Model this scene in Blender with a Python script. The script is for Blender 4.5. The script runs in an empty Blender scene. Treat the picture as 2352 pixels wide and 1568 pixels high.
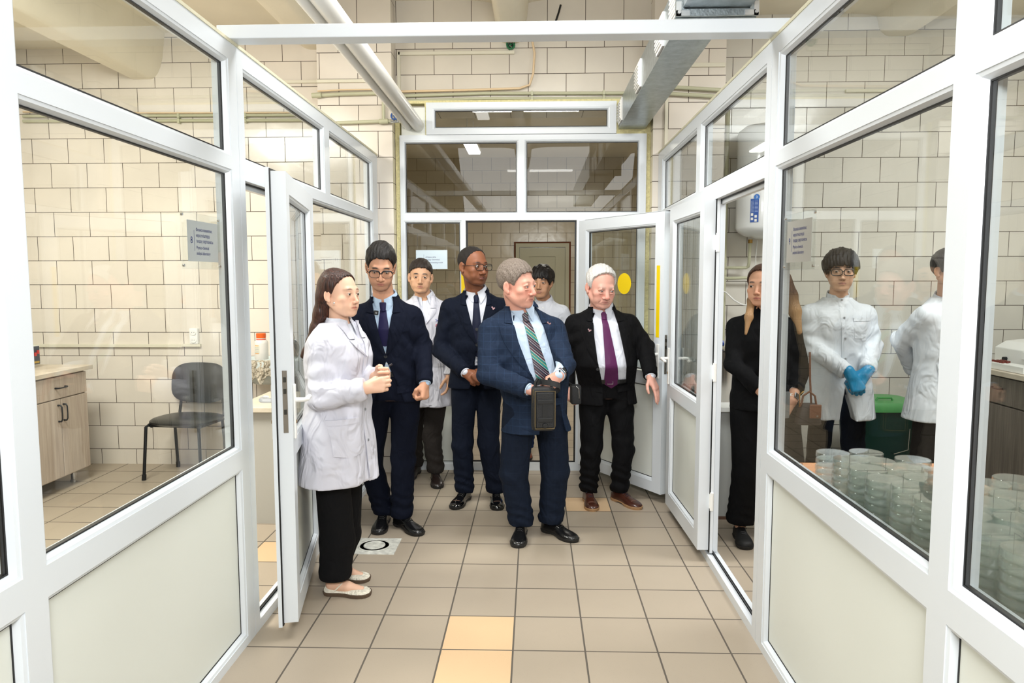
import bpy, math, random
import numpy as np
from mathutils import Vector, Matrix
random.seed(7); RNG = np.random.default_rng(7)
sc = bpy.context.scene; C = sc.collection
PI = math.pi

# ------------------------------------------------------------------ camera
CF, CPIT, CYAW, CROL, CH = 1656.11, .0887521, -.0309903, -.0016493, 1.586
def cam_axes():
    cp, sp, cy, sy, cr, sr = math.cos(CPIT), math.sin(CPIT), math.cos(CYAW), math.sin(CYAW), math.cos(CROL), math.sin(CROL)
    fw = np.array([sy*cp, cy*cp, -sp]); r = np.array([cy, -sy, 0.]); u = np.cross(r, fw)
    return cr*r+sr*u, -sr*r+cr*u, fw
CR, CU, CFW = cam_axes()
cd = bpy.data.cameras.new('camera'); cam = bpy.data.objects.new('camera', cd); C.objects.link(cam)
cd.sensor_width = 36; cd.sensor_fit = 'HORIZONTAL'; cd.lens = 36*CF/2352; cd.clip_start = .05; cd.clip_end = 60
cam.matrix_world = Matrix(((CR[0], CU[0], -CFW[0], 0), (CR[1], CU[1], -CFW[1], 0), (CR[2], CU[2], -CFW[2], CH), (0, 0, 0, 1)))
sc.camera = cam
def W(u, v, y):
    """the real place of a measured point, given how deep into the room it stands"""
    d = CFW+CR*(u-1176)/CF-CU*(v-784)/CF
    return np.array([0, 0, CH])+d*y/d[1]
def WF(u, v, z=0.):
    d = CFW+CR*(u-1176)/CF-CU*(v-784)/CF
    return np.array([0, 0, CH])+d*(z-CH)/d[2]

# ------------------------------------------------------------------ world, exposure, big lights
w = bpy.data.worlds.new('world'); sc.world = w; w.use_nodes = True
w.node_tree.nodes['Background'].inputs[0].default_value = (.9, .95, 1, 1); w.node_tree.nodes['Background'].inputs[1].default_value = .12
sc.view_settings.view_transform = 'Standard'; sc.view_settings.look = 'None'
sc.view_settings.exposure = 0.0; sc.view_settings.gamma = 1; sc.view_settings.use_curve_mapping = False
cy = sc.cycles
cy.max_bounces = 7; cy.diffuse_bounces = 3; cy.glossy_bounces = 4; cy.transmission_bounces = 4; cy.transparent_max_bounces = 96
cy.caustics_reflective = False; cy.caustics_refractive = False; cy.sample_clamp_indirect = 4.0
cy.use_adaptive_sampling = True; cy.adaptive_threshold = .025
cy.use_denoising = True
try: cy.denoiser = 'OPENIMAGEDENOISE'; cy.denoising_input_passes = 'RGB_ALBEDO_NORMAL'
except Exception: pass
def area(name, loc, target, sx, sy, power, col=(1, 1, 1)):
    l = bpy.data.lights.new(name, 'AREA'); l.shape = 'RECTANGLE'; l.size = sx; l.size_y = sy; l.energy = power; l.color = col
    o = bpy.data.objects.new(name, l); C.objects.link(o); o.location = loc
    o.rotation_euler = (Vector(target)-Vector(loc)).to_track_quat('-Z', 'Y').to_euler(); return o
area('added_flash_fill', (.15, -.45, 2.42), (0, 4.2, 1.25), 1.0, .45, 92, (.98, .99, 1))  # added panel, fills in for bounced flash; set low, clear of the screen reflections
area('flash_bounced_off_ceiling', (.2, -.9, 3.6), (.1, 2.6, .6), 3.0, 2.4, 80, (.98, .99, 1))
area('ceiling_lamp_light_corridor', (-.1, 3.6, 3.45), (-.1, 3.6, 0), 1.2, .5, 72, (1, .998, .99))
area('ceiling_lamp_light_left_room', (-2.75, 3.2, 3.12), (-2.75, 4.0, 0), 1.2, .8,  128, (1, .965, .885))
area('ceiling_lamp_light_right_room', (2.6, 3.4, 3.4), (2.6, 4.0, 0), 1.2, .8, 74, (.97, .995, 1))
area('ceiling_lamp_light_far_room', (.6, 8.6, 3.2), (.6, 8.6, 0), 1.2, .5, 60, (1, .96, .86))

# ------------------------------------------------------------------ materials
MATS = {}
def srgb(h):
    h = h.lstrip('#'); c = [int(h[i:i+2], 16)/255 for i in (0, 2, 4)]
    return tuple(x/12.92 if x <= .04045 else ((x+.055)/1.055)**2.4 for x in c)
def nodes(name):
    m = bpy.data.materials.new(name); m.use_nodes = True; nt = m.node_tree
    return m, nt, nt.nodes['Principled BSDF'], nt.nodes['Material Output']
def mat(name, col, rough=.5, metal=0., bump=0., bscale=60., vary=0., vscale=4., coat=0., stretch=None, spec=.5, sheen=0.):
    if name in MATS: return MATS[name]
    if isinstance(col, str): col = srgb(col)
    m, nt, b, out = nodes(name); MATS[name] = m
    b.inputs['Base Color'].default_value = (*col, 1); b.inputs['Roughness'].default_value = rough; b.inputs['Metallic'].default_value = metal
    b.inputs['Coat Weight'].default_value = coat; b.inputs['Specular IOR Level'].default_value = spec
    if sheen: b.inputs['Sheen Weight'].default_value = sheen
    if bump or vary:
        tc = nt.nodes.new('ShaderNodeNewGeometry'); mp = nt.nodes.new('ShaderNodeMapping'); nt.links.new(tc.outputs['Position'], mp.inputs[0])
        if stretch: mp.inputs['Scale'].default_value = stretch
    if bump:
        n = nt.nodes.new('ShaderNodeTexNoise'); n.inputs['Scale'].default_value = bscale; n.inputs['Detail'].default_value = 3
        nt.links.new(mp.outputs[0], n.inputs['Vector'])
        bp = nt.nodes.new('ShaderNodeBump'); bp.inputs['Strength'].default_value = bump; bp.inputs['Distance'].default_value = .01
        nt.links.new(n.outputs[0], bp.inputs['Height']); nt.links.new(bp.outputs[0], b.inputs['Normal'])
    if vary:
        n = nt.nodes.new('ShaderNodeTexNoise'); n.inputs['Scale'].default_value = vscale; n.inputs['Detail'].default_value = 4
        nt.links.new(mp.outputs[0], n.inputs['Vector'])
        r = nt.nodes.new('ShaderNodeMapRange'); r.inputs['From Min'].default_value = .3; r.inputs['From Max'].default_value = .7
        r.inputs['To Min'].default_value = 1-vary; r.inputs['To Max'].default_value = 1+vary
        nt.links.new(n.outputs[0], r.inputs['Value'])
        mx = nt.nodes.new('ShaderNodeVectorMath'); mx.operation = 'SCALE'; mx.inputs[0].default_value = col
        nt.links.new(r.outputs[0], mx.inputs['Scale']); nt.links.new(mx.outputs[0], b.inputs['Base Color'])
    return m
def glass(name, tint=(.95, .97, .96), ior=1.5, edge=0., etint=(.6, .8, .7), milk=0.):
    """clear glass: what lies behind shows through, the rest mirrors by Fresnel"""
    m = bpy.data.materials.new(name); m.use_nodes = True; nt = m.node_tree; nt.nodes.clear(); MATS[name] = m
    out = nt.nodes.new('ShaderNodeOutputMaterial'); tr = nt.nodes.new('ShaderNodeBsdfTransparent'); gl = nt.nodes.new('ShaderNodeBsdfGlossy')
    gl.inputs['Roughness'].default_value = .0; tr.inputs[0].default_value = (*tint, 1)
    lf = nt.nodes.new('ShaderNodeLayerWeight'); pw = nt.nodes.new('ShaderNodeMath'); pw.operation = 'POWER'; pw.inputs[1].default_value = 5
    nt.links.new(lf.outputs['Facing'], pw.inputs[0]); ma = nt.nodes.new('ShaderNodeMath'); ma.operation = 'MULTIPLY_ADD'; f0 = ((ior-1)/(ior+1))**2
    ma.inputs[1].default_value = 1-f0; ma.inputs[2].default_value = f0; nt.links.new(pw.outputs[0], ma.inputs[0]); mx = nt.nodes.new('ShaderNodeMixShader')
    nt.links.new(ma.outputs[0], mx.inputs[0]); nt.links.new(tr.outputs[0], mx.inputs[1]); nt.links.new(gl.outputs[0], mx.inputs[2])
    if edge:
        lw = nt.nodes.new('ShaderNodeLayerWeight'); lw.inputs[0].default_value = edge
        mc = nt.nodes.new('ShaderNodeMix'); mc.data_type = 'RGBA'; mc.inputs[6].default_value = (*tint, 1); mc.inputs[7].default_value = (*etint, 1)
        nt.links.new(lw.outputs['Facing'], mc.inputs[0]); nt.links.new(mc.outputs[2], tr.inputs[0])
    if milk:
        df = nt.nodes.new('ShaderNodeBsdfDiffuse'); df.inputs[0].default_value = (.82, .88, .83, 1); m2 = nt.nodes.new('ShaderNodeMixShader'); m2.inputs[0].default_value = milk
        nt.links.new(mx.outputs[0], m2.inputs[1]); nt.links.new(df.outputs[0], m2.inputs[2]); nt.links.new(m2.outputs[0], out.inputs[0]); return m
    nt.links.new(mx.outputs[0], out.inputs[0]); return m
def tile_mat(name, ax, oh, ov, w_=.302, h_=.2, c1='#e3dbce', c2='#e8e0d4', mort='#4a3d30', rough=.16, ms=.0026):
    m, nt, b, out = nodes(name); MATS[name] = m; L = nt.links.new
    g = nt.nodes.new('ShaderNodeNewGeometry'); s = nt.nodes.new('ShaderNodeSeparateXYZ'); L(g.outputs['Position'], s.inputs[0])
    a = nt.nodes.new('ShaderNodeMath'); a.operation = 'ADD'; a.inputs[1].default_value = oh+60.4; L(s.outputs[ax], a.inputs[0])
    v = nt.nodes.new('ShaderNodeMath'); v.operation = 'ADD'; v.inputs[1].default_value = ov+8; L(s.outputs[2], v.inputs[0])
    c = nt.nodes.new('ShaderNodeCombineXYZ'); L(a.outputs[0], c.inputs[0]); L(v.outputs[0], c.inputs[1])
    br = nt.nodes.new('ShaderNodeTexBrick'); L(c.outputs[0], br.inputs['Vector']); br.offset = .5
    for k, x in (('Scale', 1), ('Mortar Size', ms), ('Mortar Smooth', .15), ('Bias', 0), ('Brick Width', w_), ('Row Height', h_)): br.inputs[k].default_value = x
    br.inputs['Color1'].default_value = (*srgb(c1), 1); br.inputs['Color2'].default_value = (*srgb(c2), 1); br.inputs['Mortar'].default_value = (*srgb(mort), 1)
    n = nt.nodes.new('ShaderNodeTexNoise'); n.inputs['Scale'].default_value = 2.2; n.inputs['Detail'].default_value = 5; L(g.outputs['Position'], n.inputs['Vector'])
    mr = nt.nodes.new('ShaderNodeMapRange'); mr.inputs['From Min'].default_value = .3; mr.inputs['From Max'].default_value = .7; mr.inputs['To Min'].default_value = .93; mr.inputs['To Max'].default_value = 1.05
    L(n.outputs[0], mr.inputs['Value']); sc_ = nt.nodes.new('ShaderNodeVectorMath'); sc_.operation = 'SCALE'; L(br.outputs['Color'], sc_.inputs[0]); L(mr.outputs[0], sc_.inputs['Scale']); L(sc_.outputs[0], b.inputs['Base Color'])
    rr = nt.nodes.new('ShaderNodeMapRange'); rr.inputs['To Min'].default_value = rough; rr.inputs['To Max'].default_value = .85; L(br.outputs['Fac'], rr.inputs['Value']); L(rr.outputs[0], b.inputs['Roughness'])
    n2 = nt.nodes.new('ShaderNodeTexNoise'); n2.inputs['Scale'].default_value = 7; L(g.outputs['Position'], n2.inputs['Vector'])
    ad = nt.nodes.new('ShaderNodeMath'); ad.operation = 'MULTIPLY_ADD'; ad.inputs[1].default_value = -1.2; L(br.outputs['Fac'], ad.inputs[0]); L(n2.outputs[0], ad.inputs[2])
    bp = nt.nodes.new('ShaderNodeBump'); bp.inputs['Strength'].default_value = .25; bp.inputs['Distance'].default_value = .006; L(ad.outputs[0], bp.inputs['Height']); L(bp.outputs[0], b.inputs['Normal'])
    return m
def floor_mat():
    m, nt, b, out = nodes('floor_tile'); L = nt.links.new; T = .308
    g = nt.nodes.new('ShaderNodeNewGeometry'); s = nt.nodes.new('ShaderNodeSeparateXYZ'); L(g.outputs['Position'], s.inputs[0])
    def mth(op, a, bv=None, c=None):
        q = nt.nodes.new('ShaderNodeMath'); q.operation = op
        for i, x in enumerate((a, bv, c)):
            if x is None: continue
            if hasattr(x, 'links'): L(x, q.inputs[i])
            else: q.inputs[i].default_value = x
        return q.outputs[0]
    ax = mth('MULTIPLY_ADD', s.outputs[0], 1/T, .39774/T); ay = mth('MULTIPLY_ADD', s.outputs[1], 1/T, -2.94857/T)
    fx, fy = mth('FLOOR', ax), mth('FLOOR', ay)
    ex, ey = mth('PINGPONG', ax, .5), mth('PINGPONG', ay, .5)
    e = mth('MINIMUM', ex, ey); gm = mth('LESS_THAN', e, .0125)
    c = nt.nodes.new('ShaderNodeCombineXYZ'); L(fx, c.inputs[0]); L(fy, c.inputs[1])
    wn = nt.nodes.new('ShaderNodeTexWhiteNoise'); L(c.outputs[0], wn.inputs[0])
    tot = None
    for i, j in ((0, 0), (0, -1), (2, 6), (-4, 3)):
        k = mth('MULTIPLY', mth('COMPARE', fx, i, .1), mth('COMPARE', fy, j, .1)); tot = k if tot is None else mth('MAXIMUM', tot, k)
    mx = nt.nodes.new('ShaderNodeMix'); mx.data_type = 'RGBA'; mx.inputs[6].default_value = (*srgb('#aea18f'), 1); mx.inputs[7].default_value = (*srgb('#dcbc94'), 1); L(tot, mx.inputs[0])
    n = nt.nodes.new('ShaderNodeTexNoise'); n.inputs['Scale'].default_value = 3; n.inputs['Detail'].default_value = 6; L(g.outputs['Position'], n.inputs['Vector'])
    n3 = nt.nodes.new('ShaderNodeTexNoise'); n3.inputs['Scale'].default_value = 260; L(g.outputs['Position'], n3.inputs['Vector'])
    spk = mth('MULTIPLY', mth('LESS_THAN', n3.outputs[0], .30), .25)
    f = mth('ADD', mth('ADD', mth('MULTIPLY', wn.outputs[0], .07), mth('MULTIPLY', n.outputs[0], .12)), .9)
    f = mth('SUBTRACT', f, spk)
    v = nt.nodes.new('ShaderNodeVectorMath'); v.operation = 'SCALE'; L(mx.outputs[2], v.inputs[0]); L(f, v.inputs['Scale'])
    m2 = nt.nodes.new('ShaderNodeMix'); m2.data_type = 'RGBA'; L(gm, m2.inputs[0]); L(v.outputs[0], m2.inputs[6]); m2.inputs[7].default_value = (*srgb('#5a534a'), 1)
    L(m2.outputs[2], b.inputs['Base Color'])
    L(mth('MULTIPLY_ADD', gm, .4, .42), b.inputs['Roughness'])
    bp = nt.nodes.new('ShaderNodeBump'); bp.inputs['Strength'].default_value = .4; bp.inputs['Distance'].default_value = .003
    L(mth('SUBTRACT', 1, gm), bp.inputs['Height']); L(bp.outputs[0], b.inputs['Normal']); return m
def wood_mat(name, c1, c2, scale=(30, 30, 1.6), rough=.5):
    m, nt, b, out = nodes(name); MATS[name] = m; L = nt.links.new
    g = nt.nodes.new('ShaderNodeNewGeometry'); mp = nt.nodes.new('ShaderNodeMapping'); mp.inputs['Scale'].default_value = scale; L(g.outputs['Position'], mp.inputs[0])
    n = nt.nodes.new('ShaderNodeTexNoise'); n.inputs['Scale'].default_value = 1.6; n.inputs['Detail'].default_value = 6; n.inputs['Distortion'].default_value = .6; L(mp.outputs[0], n.inputs['Vector'])
    r = nt.nodes.new('ShaderNodeValToRGB'); r.color_ramp.elements[0].position = .35; r.color_ramp.elements[1].position = .68
    r.color_ramp.elements[0].color = (*srgb(c1), 1); r.color_ramp.elements[1].color = (*srgb(c2), 1); L(n.outputs[0], r.inputs[0]); L(r.outputs[0], b.inputs['Base Color']); b.inputs['Roughness'].default_value = rough; return m

PVC = mat('white_pvc', '#dfe5ea', .28)
PVCD = mat('worn_white_pvc', '#e2e4e2', .45, vary=.06, vscale=30)
PANEL = mat('ivory_panel', '#e2e6df', .42)
GASK = mat('black_rubber', '#0b0c0e', .5)
GLASS = glass('clear_pane', (.955, .97, .96))
GLASSD = glass('far_pane', (.93, .94, .92))
DISH = glass('petri_glass', (.997, .999, .998), 1.42, .3, (.93, .965, .95), milk=.03)
LENS = glass('spectacle_lens', (.96, .97, .97), 1.4)
ACRYL = glass('acrylic', (.97, .985, .98), 1.3)
CEIL = mat('cream_ceiling_paint', '#ece4cf', .55, bump=.25, bscale=14, vary=.05, vscale=2)
BLK = mat('black_plastic', '#101113', .45)
CHROME = mat('chrome', '#d8dadc', .15, 1.)
STEEL = mat('brushed_steel', '#b9b4ae', .25, 1., vary=.05)
GALV = mat('galvanized_steel', '#a3acb0', .33, .9, bump=.12, bscale=90, vary=.16, vscale=26)
WHP = mat('white_plastic', '#eeeeea', .35)

# ------------------------------------------------------------------ geometry helpers
class MB:
    def __init__(s): s.v = []; s.f = []; s.sm = []
    def add(s, vs, fs, smooth=False):
        k = len(s.v); s.v += [tuple(float(x) for x in p) for p in vs]; s.f += [tuple(i+k for i in f) for f in fs]; s.sm += [smooth]*len(fs); return s
    def box(s, x0, x1, y0, y1, z0, z1, m=None):
        vs = [(x, y, z) for x in (x0, x1) for y in (y0, y1) for z in (z0, z1)]
        if m: vs = [m(*p) for p in vs]
        return s.add(vs, [(0, 1, 3, 2), (4, 6, 7, 5), (0, 4, 5, 1), (2, 3, 7, 6), (0, 2, 6, 4), (1, 5, 7, 3)])
    def tube(s, pts, r, n=12, cap=True, closed=False, sq=1.):
        pts = [Vector(p) for p in pts]; N = len(pts); rs = r if hasattr(r, '__len__') else [r]*N
        vs = []; up = None
        for i, p in enumerate(pts):
            if closed: t = (pts[(i+1) % N]-pts[i-1])
            else: t = pts[min(i+1, N-1)]-pts[max(i-1, 0)]
            t.normalize()
            if up is None: up = t.orthogonal().normalized()
            up = (up-t*up.dot(t)).normalized(); w2 = t.cross(up)
            for k in range(n):
                a = 2*PI*k/n; vs.append(p+(up*math.cos(a)+w2*math.sin(a)*sq)*rs[i])
        fs = []
        for i in range(N if closed else N-1):
            j = (i+1) % N
            for k in range(n): fs.append((i*n+k, i*n+(k+1) % n, j*n+(k+1) % n, j*n+k))
        if cap and not closed: fs += [tuple(range(n))[::-1], tuple((N-1)*n+k for k in range(n))]
        return s.add(vs, fs, True)
    def lathe(s, c, prof, n=32, ax='z'):
        vs = []; fs = []
        for r, h in prof:
            for k in range(n):
                a = 2*PI*k/n; x, y = r*math.cos(a), r*math.sin(a)
                p = (x, y, h) if ax == 'z' else (x, h, y) if ax == 'y' else (h, x, y)
                vs.append((c[0]+p[0], c[1]+p[1], c[2]+p[2]))
        for i in range(len(prof)-1):
            for k in range(n): fs.append((i*n+k, i*n+(k+1) % n, (i+1)*n+(k+1) % n, (i+1)*n+k))
        if prof[0][0] > 1e-6: fs.append(tuple(range(n))[::-1])
        if prof[-1][0] > 1e-6: fs.append(tuple((len(prof)-1)*n+k for k in range(n)))
        return s.add(vs, fs, True)
    def build(s, name, m, parent=None, bevel=0., flat=None, world=True):
        me = bpy.data.meshes.new(name); me.from_pydata(s.v, [], s.f); me.validate()
        import bmesh
        b = bmesh.new(); b.from_mesh(me); bmesh.ops.remove_doubles(b, verts=b.verts, dist=1e-6); bmesh.ops.recalc_face_normals(b, faces=b.faces)
        b.to_mesh(me); b.free()
        me.polygons.foreach_set('use_smooth', [bool(any(s.sm))]*len(me.polygons)); me.update()
        if any(s.sm):
            try: me.set_sharp_from_angle(angle=.7)
            except Exception: pass
        if m is not None: me.materials.append(m)
        o = bpy.data.objects.new(name, me); C.objects.link(o)
        if parent is not None:
            o.parent = parent
            o.matrix_parent_inverse = parent_inv(parent)
        if bevel:
            md = o.modifiers.new('bevel', 'BEVEL'); md.width = bevel; md.segments = 2; md.limit_method = 'ANGLE'; md.harden_normals = False
        return o
def parent_inv(p):
    M = Matrix.Identity(4); q = p
    while q is not None:
        M = q.matrix_basis if M is None else q.matrix_parent_inverse @ q.matrix_basis @ M if q.parent else q.matrix_basis @ M
        q = q.parent
    return M.inverted()
def thing(name, loc, label, cat, group=None):
    o = bpy.data.objects.new(name, None); C.objects.link(o); o.location = loc; o.empty_display_size = .05
    return tag(o, label, cat, group)
def tag(o, label, cat, group=None):
    o['label'] = label; o['category'] = cat
    if group: o['group'] = group
    return o
def struct(o, label=None):
    o['kind'] = 'structure'
    if label: o['label'] = label
    return o
def sempty(name, loc, label=None):
    o = bpy.data.objects.new(name, None); C.objects.link(o); o.location = loc; return struct(o, label)
def copy_tree(o, parent=None):
    c = o.copy(); C.objects.link(c)
    if parent is not None: c.parent = parent; c.matrix_parent_inverse = o.matrix_parent_inverse.copy()
    for ch in list(o.children): copy_tree(ch, c)
    return c
# ------------------------------------------------------------------ the shell
FLOOR = floor_mat()
struct(MB().box(-4.4, 4.2, -2.7, 11.9, -.12, 0).build('floor', FLOOR), 'beige square ceramic tile floor')
TL = tile_mat('tile_left_room', 0, -.072, .07); TC = tile_mat('tile_centre', 0, .05, -.005, c1='#dad2c3', c2='#dfd8cb')
TR = tile_mat('tile_right_room', 0, .06, .05, c1='#dedacf', c2='#e3dfd5'); TSX = tile_mat('tile_side', 1, 0, .07)
TP = tile_mat('tile_pilaster', 0, .02, .07)
TFAR = tile_mat('tile_far_room', 0, .09, .1, c1='#c8bca4', c2='#cdc2ac', mort='#54452f')
struct(MB().box(-4.4, -1.70, 5.96, 6.35, 0, 4).build('wall_back_left_room', TL))
struct(MB().box(-1.70, -1.115, 5.75, 6.35, 0, 4).build('wall_pilaster_left', TP))
struct(MB().box(-1.115, .92, 5.93, 6.35, 2.95, 4).build('wall_back_centre', TC))
struct(MB().box(.92, 1.47, 5.75, 6.35, 0, 4).build('wall_pilaster_right', TP))
struct(MB().box(1.47, 4.2, 6.05, 6.35, 0, 4).build('wall_back_right_room', TR))
struct(MB().box(-4.4, -4.25, -2.7, 5.96, 0, 4).build('wall_left', TSX))
struct(MB().box(4.05, 4.2, -2.7, 6.05, 0, 4).build('wall_right', TSX))
struct(MB().box(-4.4, 4.2, -2.85, -2.7, 0, 4).build('wall_front', TC))
struct(MB().box(-4.4, 4.2, 11.8, 11.95, 0, 4).build('wall_far_room', TFAR))
struct(MB().box(-2.9, -2.75, 6.35, 11.8, 0, 4).build('wall_far_left', TSX))
struct(MB().box(2.75, 2.9, 6.35, 11.8, 0, 4).build('wall_far_right', TSX))
# ribbed concrete ceiling: shallow vaults between ribs that run away from the camera
def ceil_z(x):
    ribs = [(-3.2, 3.2, .17), (-1.74, 3.42, .16), (-.19, 3.44, .12), (1.4, 3.5, .15), (2.9, 3.5, .15)]
    base = 3.5 if x < -3.2 else 3.58 if x < -1.74 else 3.78
    if x > 1.4: base = 3.68
    z = base-.05
    for i in range(len(ribs)-1):
        a, b = ribs[i][0], ribs[i+1][0]
        if a <= x <= b: z = base-.10*(2*(x-(a+b)/2)/(b-a))**6
    for rx, rz, rw in ribs:
        d = abs(x-rx); t = min(1, max(0, (d-rw*.38)/(rw*.75)))
        t = 1-math.sqrt(max(0, 1-t*t)) if t < 1 else 1
        z = min(z, rz+(z-rz)*t) if d < rw*1.13 else z
    return z
xs = sorted(set([-4.4+8.6*i/172 for i in range(173)]+[r+o for r in (-3.2, -1.74, -.19, 1.4, 2.9) for o in (-.2, -.17, -.15, -.13, -.1, -.08, -.065, -.045, 0, .045, .065, .08, .1, .13, .15, .17, .2)]))
m = MB(); vs = []
for x in xs: z = ceil_z(x); vs += [(x, -2.7, z), (x, 6.1, z), (x, -2.7, 4.1), (x, 6.1, 4.1)]
fs = []
for i in range(len(xs)-1):
    a, b = 4*i, 4*i+4; fs += [(a, a+1, b+1, b), (a+2, b+2, b+3, a+3)]
m.add(vs, fs, True); struct(m.build('ceiling', CEIL), 'cream painted ribbed concrete ceiling')
struct(MB().box(-2.9, 2.9, 6.35, 11.8, 3.5, 3.6).build('ceiling_far_room', CEIL))

# ------------------------------------------------------------------ PVC partitions
def gridsolid(g, mp, A0, A1, Z0, Z1, holes, d0, d1):
    As = sorted(set([A0, A1]+[h[0] for h in holes]+[h[1] for h in holes])); Zs = sorted(set([Z0, Z1]+[h[2] for h in holes]+[h[3] for h in holes]))
    As = [a for a in As if A0 <= a <= A1]; Zs = [z for z in Zs if Z0 <= z <= Z1]
    na, nz = len(As)-1, len(Zs)-1
    S = [[not any(h[0] < (As[i]+As[i+1])/2 < h[1] and h[2] < (Zs[j]+Zs[j+1])/2 < h[3] for h in holes) for j in range(nz)] for i in range(na)]
    vs = [mp(a, z, d) for a in As for z in Zs for d in (d0, d1)]
    ix = lambda i, j, k: (i*len(Zs)+j)*2+k
    fs = []
    for i in range(na):
        for j in range(nz):
            if not S[i][j]: continue
            fs += [(ix(i, j, 0), ix(i+1, j, 0), ix(i+1, j+1, 0), ix(i, j+1, 0)), (ix(i, j, 1), ix(i, j+1, 1), ix(i+1, j+1, 1), ix(i+1, j, 1))]
            for di, dj, (p, q) in ((-1, 0, ((i, j), (i, j+1))), (1, 0, ((i+1, j), (i+1, j+1))), (0, -1, ((i, j), (i+1, j))), (0, 1, ((i, j+1), (i+1, j+1)))):
                ii, jj = i+di, j+dj
                if 0 <= ii < na and 0 <= jj < nz and S[ii][jj]: continue
                fs.append((ix(*p, 0), ix(*q, 0), ix(*q, 1), ix(*p, 1)))
    g.add(vs, fs)
def ring(g, mp, R0, dA, R1, dB):
    """sloping strip between the rectangle R0 at depth dA and R1 at depth dB"""
    c = lambda R, d: [mp(R[0], R[2], d), mp(R[1], R[2], d), mp(R[1], R[3], d), mp(R[0], R[3], d)]
    g.add(c(R0, dA)+c(R1, dB), [(i, (i+1) % 4, 4+(i+1) % 4, 4+i) for i in range(4)])
def grow(R, e): return (R[0]-e, R[1]+e, R[2]-e, R[3]+e)
def framed(name, mp, A0, A1, Z0, Z1, opens, parent, free=(), depth=.07, e=.018, dg=.024, gm=None):
    """opens: (a0,a1,z0,z1,kind) glazed or panelled holes; free: holes that stay open"""
    g = MB(); gridsolid(g, mp, A0, A1, Z0, Z1, [grow(o[:4], e) for o in opens]+list(free), 0, depth)
    for o in opens:
        R = o[:4]
        ring(g, mp, grow(R, e), .003, grow(R, e*.45), .006); ring(g, mp, grow(R, e*.45), .006, R, dg-.001)
        ring(g, mp, grow(R, e), depth-.003, grow(R, e*.45), depth-.006); ring(g, mp, grow(R, e*.45), depth-.006, R, dg+.011)
    fr = g.build(name, PVC, parent)
    for o in opens:
        R = o[:4]; k = MB()
        ring(k, mp, R, dg-.002, grow(R, -.0045), dg-.002); ring(k, mp, grow(R, -.0045), dg-.002, grow(R, -.0045), dg+.012); ring(k, mp, R, dg+.012, grow(R, -.0045), dg+.012)
        k.build('gasket', GASK, parent)
        q = MB(); q.box(R[0]-.004, R[1]+.004, R[2]-.004, R[3]+.004, dg, dg+.006, lambda a, z2, z3: mp(a, z2, z3))
        if o[4] == 'glass': q.build('glass_pane', gm or GLASS, parent)
        else: q.build('panel', PANEL, parent)
    return fr
# the box helper passes (x, y, z) = (a, z, d)
mapL = lambda a, z, d: (-1.24-d, a, z)
mapR = lambda a, z, d: (.965+d, a, z)
mapB = lambda a, z, d: (a, 5.83+d, z)
LOW, UP, PAN = (.876, 2.01), (2.102, 2.452), (.056, .757)
for side, mp in (('left', mapL), ('right', mapR)):
    root = sempty('wall_partition_'+side, mp(1.5, 0, .03), 'white framed glass partition along the %s side of the corridor' % side)
    op = []
    for a0, a1 in ((-2.2, -1.2), (-1.05, .25), (.40, 1.637), (1.757, 2.952)):
        op += [(a0, a1, *LOW, 'glass'), (a0, a1, *UP, 'glass'), (a0, a1, *PAN, 'panel')]
    framed('frame', mp, -2.7, 3.049, .0, 2.54, op, root)
    op = [(3.135, 4.29, *UP, 'glass'), (4.43, 5.56, *UP, 'glass'), (4.07, 5.56, *LOW, 'glass'), (4.07, 5.56, *PAN, 'panel')]
    framed('frame', mp, 3.052, 5.745, .0, 2.54, op, root, free=[(3.105, 3.985, .045, 2.0)])
    s = MB(); s.box(3.105, 3.985, .045, .062, .030, .036, mp); s.build('gasket', GASK, root)
    s = MB(); ring(s, mp, (3.106, 3.984, .046, 1.999), .03, (3.112, 3.978, .052, 1.993), .03); ring(s, mp, (3.112, 3.978, .052, 1.993), .03, (3.112, 3.978, .052, 1.993), .036); s.build('gasket', GASK, root)
    s = MB(); s.box(3.105, 3.13, .05, 2.0, .037, .06, mp); s.box(3.96, 3.985, .05, 2.0, .037, .06, mp); s.box(3.105, 3.985, 1.975, 2.0, .037, .06, mp); s.build('door_stop', PVC, root)
    s = MB(); s.box(-2.7, 5.745, 2.54, 2.553, -.004, .055, mp); s.build('foam_seal', mat('pale_foam', '#dcd8bd', .8, bump=.5, bscale=60), root)
struct(MB().add(*(lambda a, b, c, d: ([(-1.29, a, c), (-1.29, b, c), (-1.29, b, d), (-1.29, a, d), (1.02, a+.0, c), (1.02, b+.0, c), (1.02, b, d), (1.02, a, d)], [(0, 3, 2, 1), (4, 5, 6, 7), (0, 1, 5, 4), (1, 2, 6, 5), (2, 3, 7, 6), (3, 0, 4, 7)]))(2.985, 3.075, 2.553, 2.607)).build('trim_1', PVC, bevel=.004), 'white pvc bar spanning the corridor between the partition tops')

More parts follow.
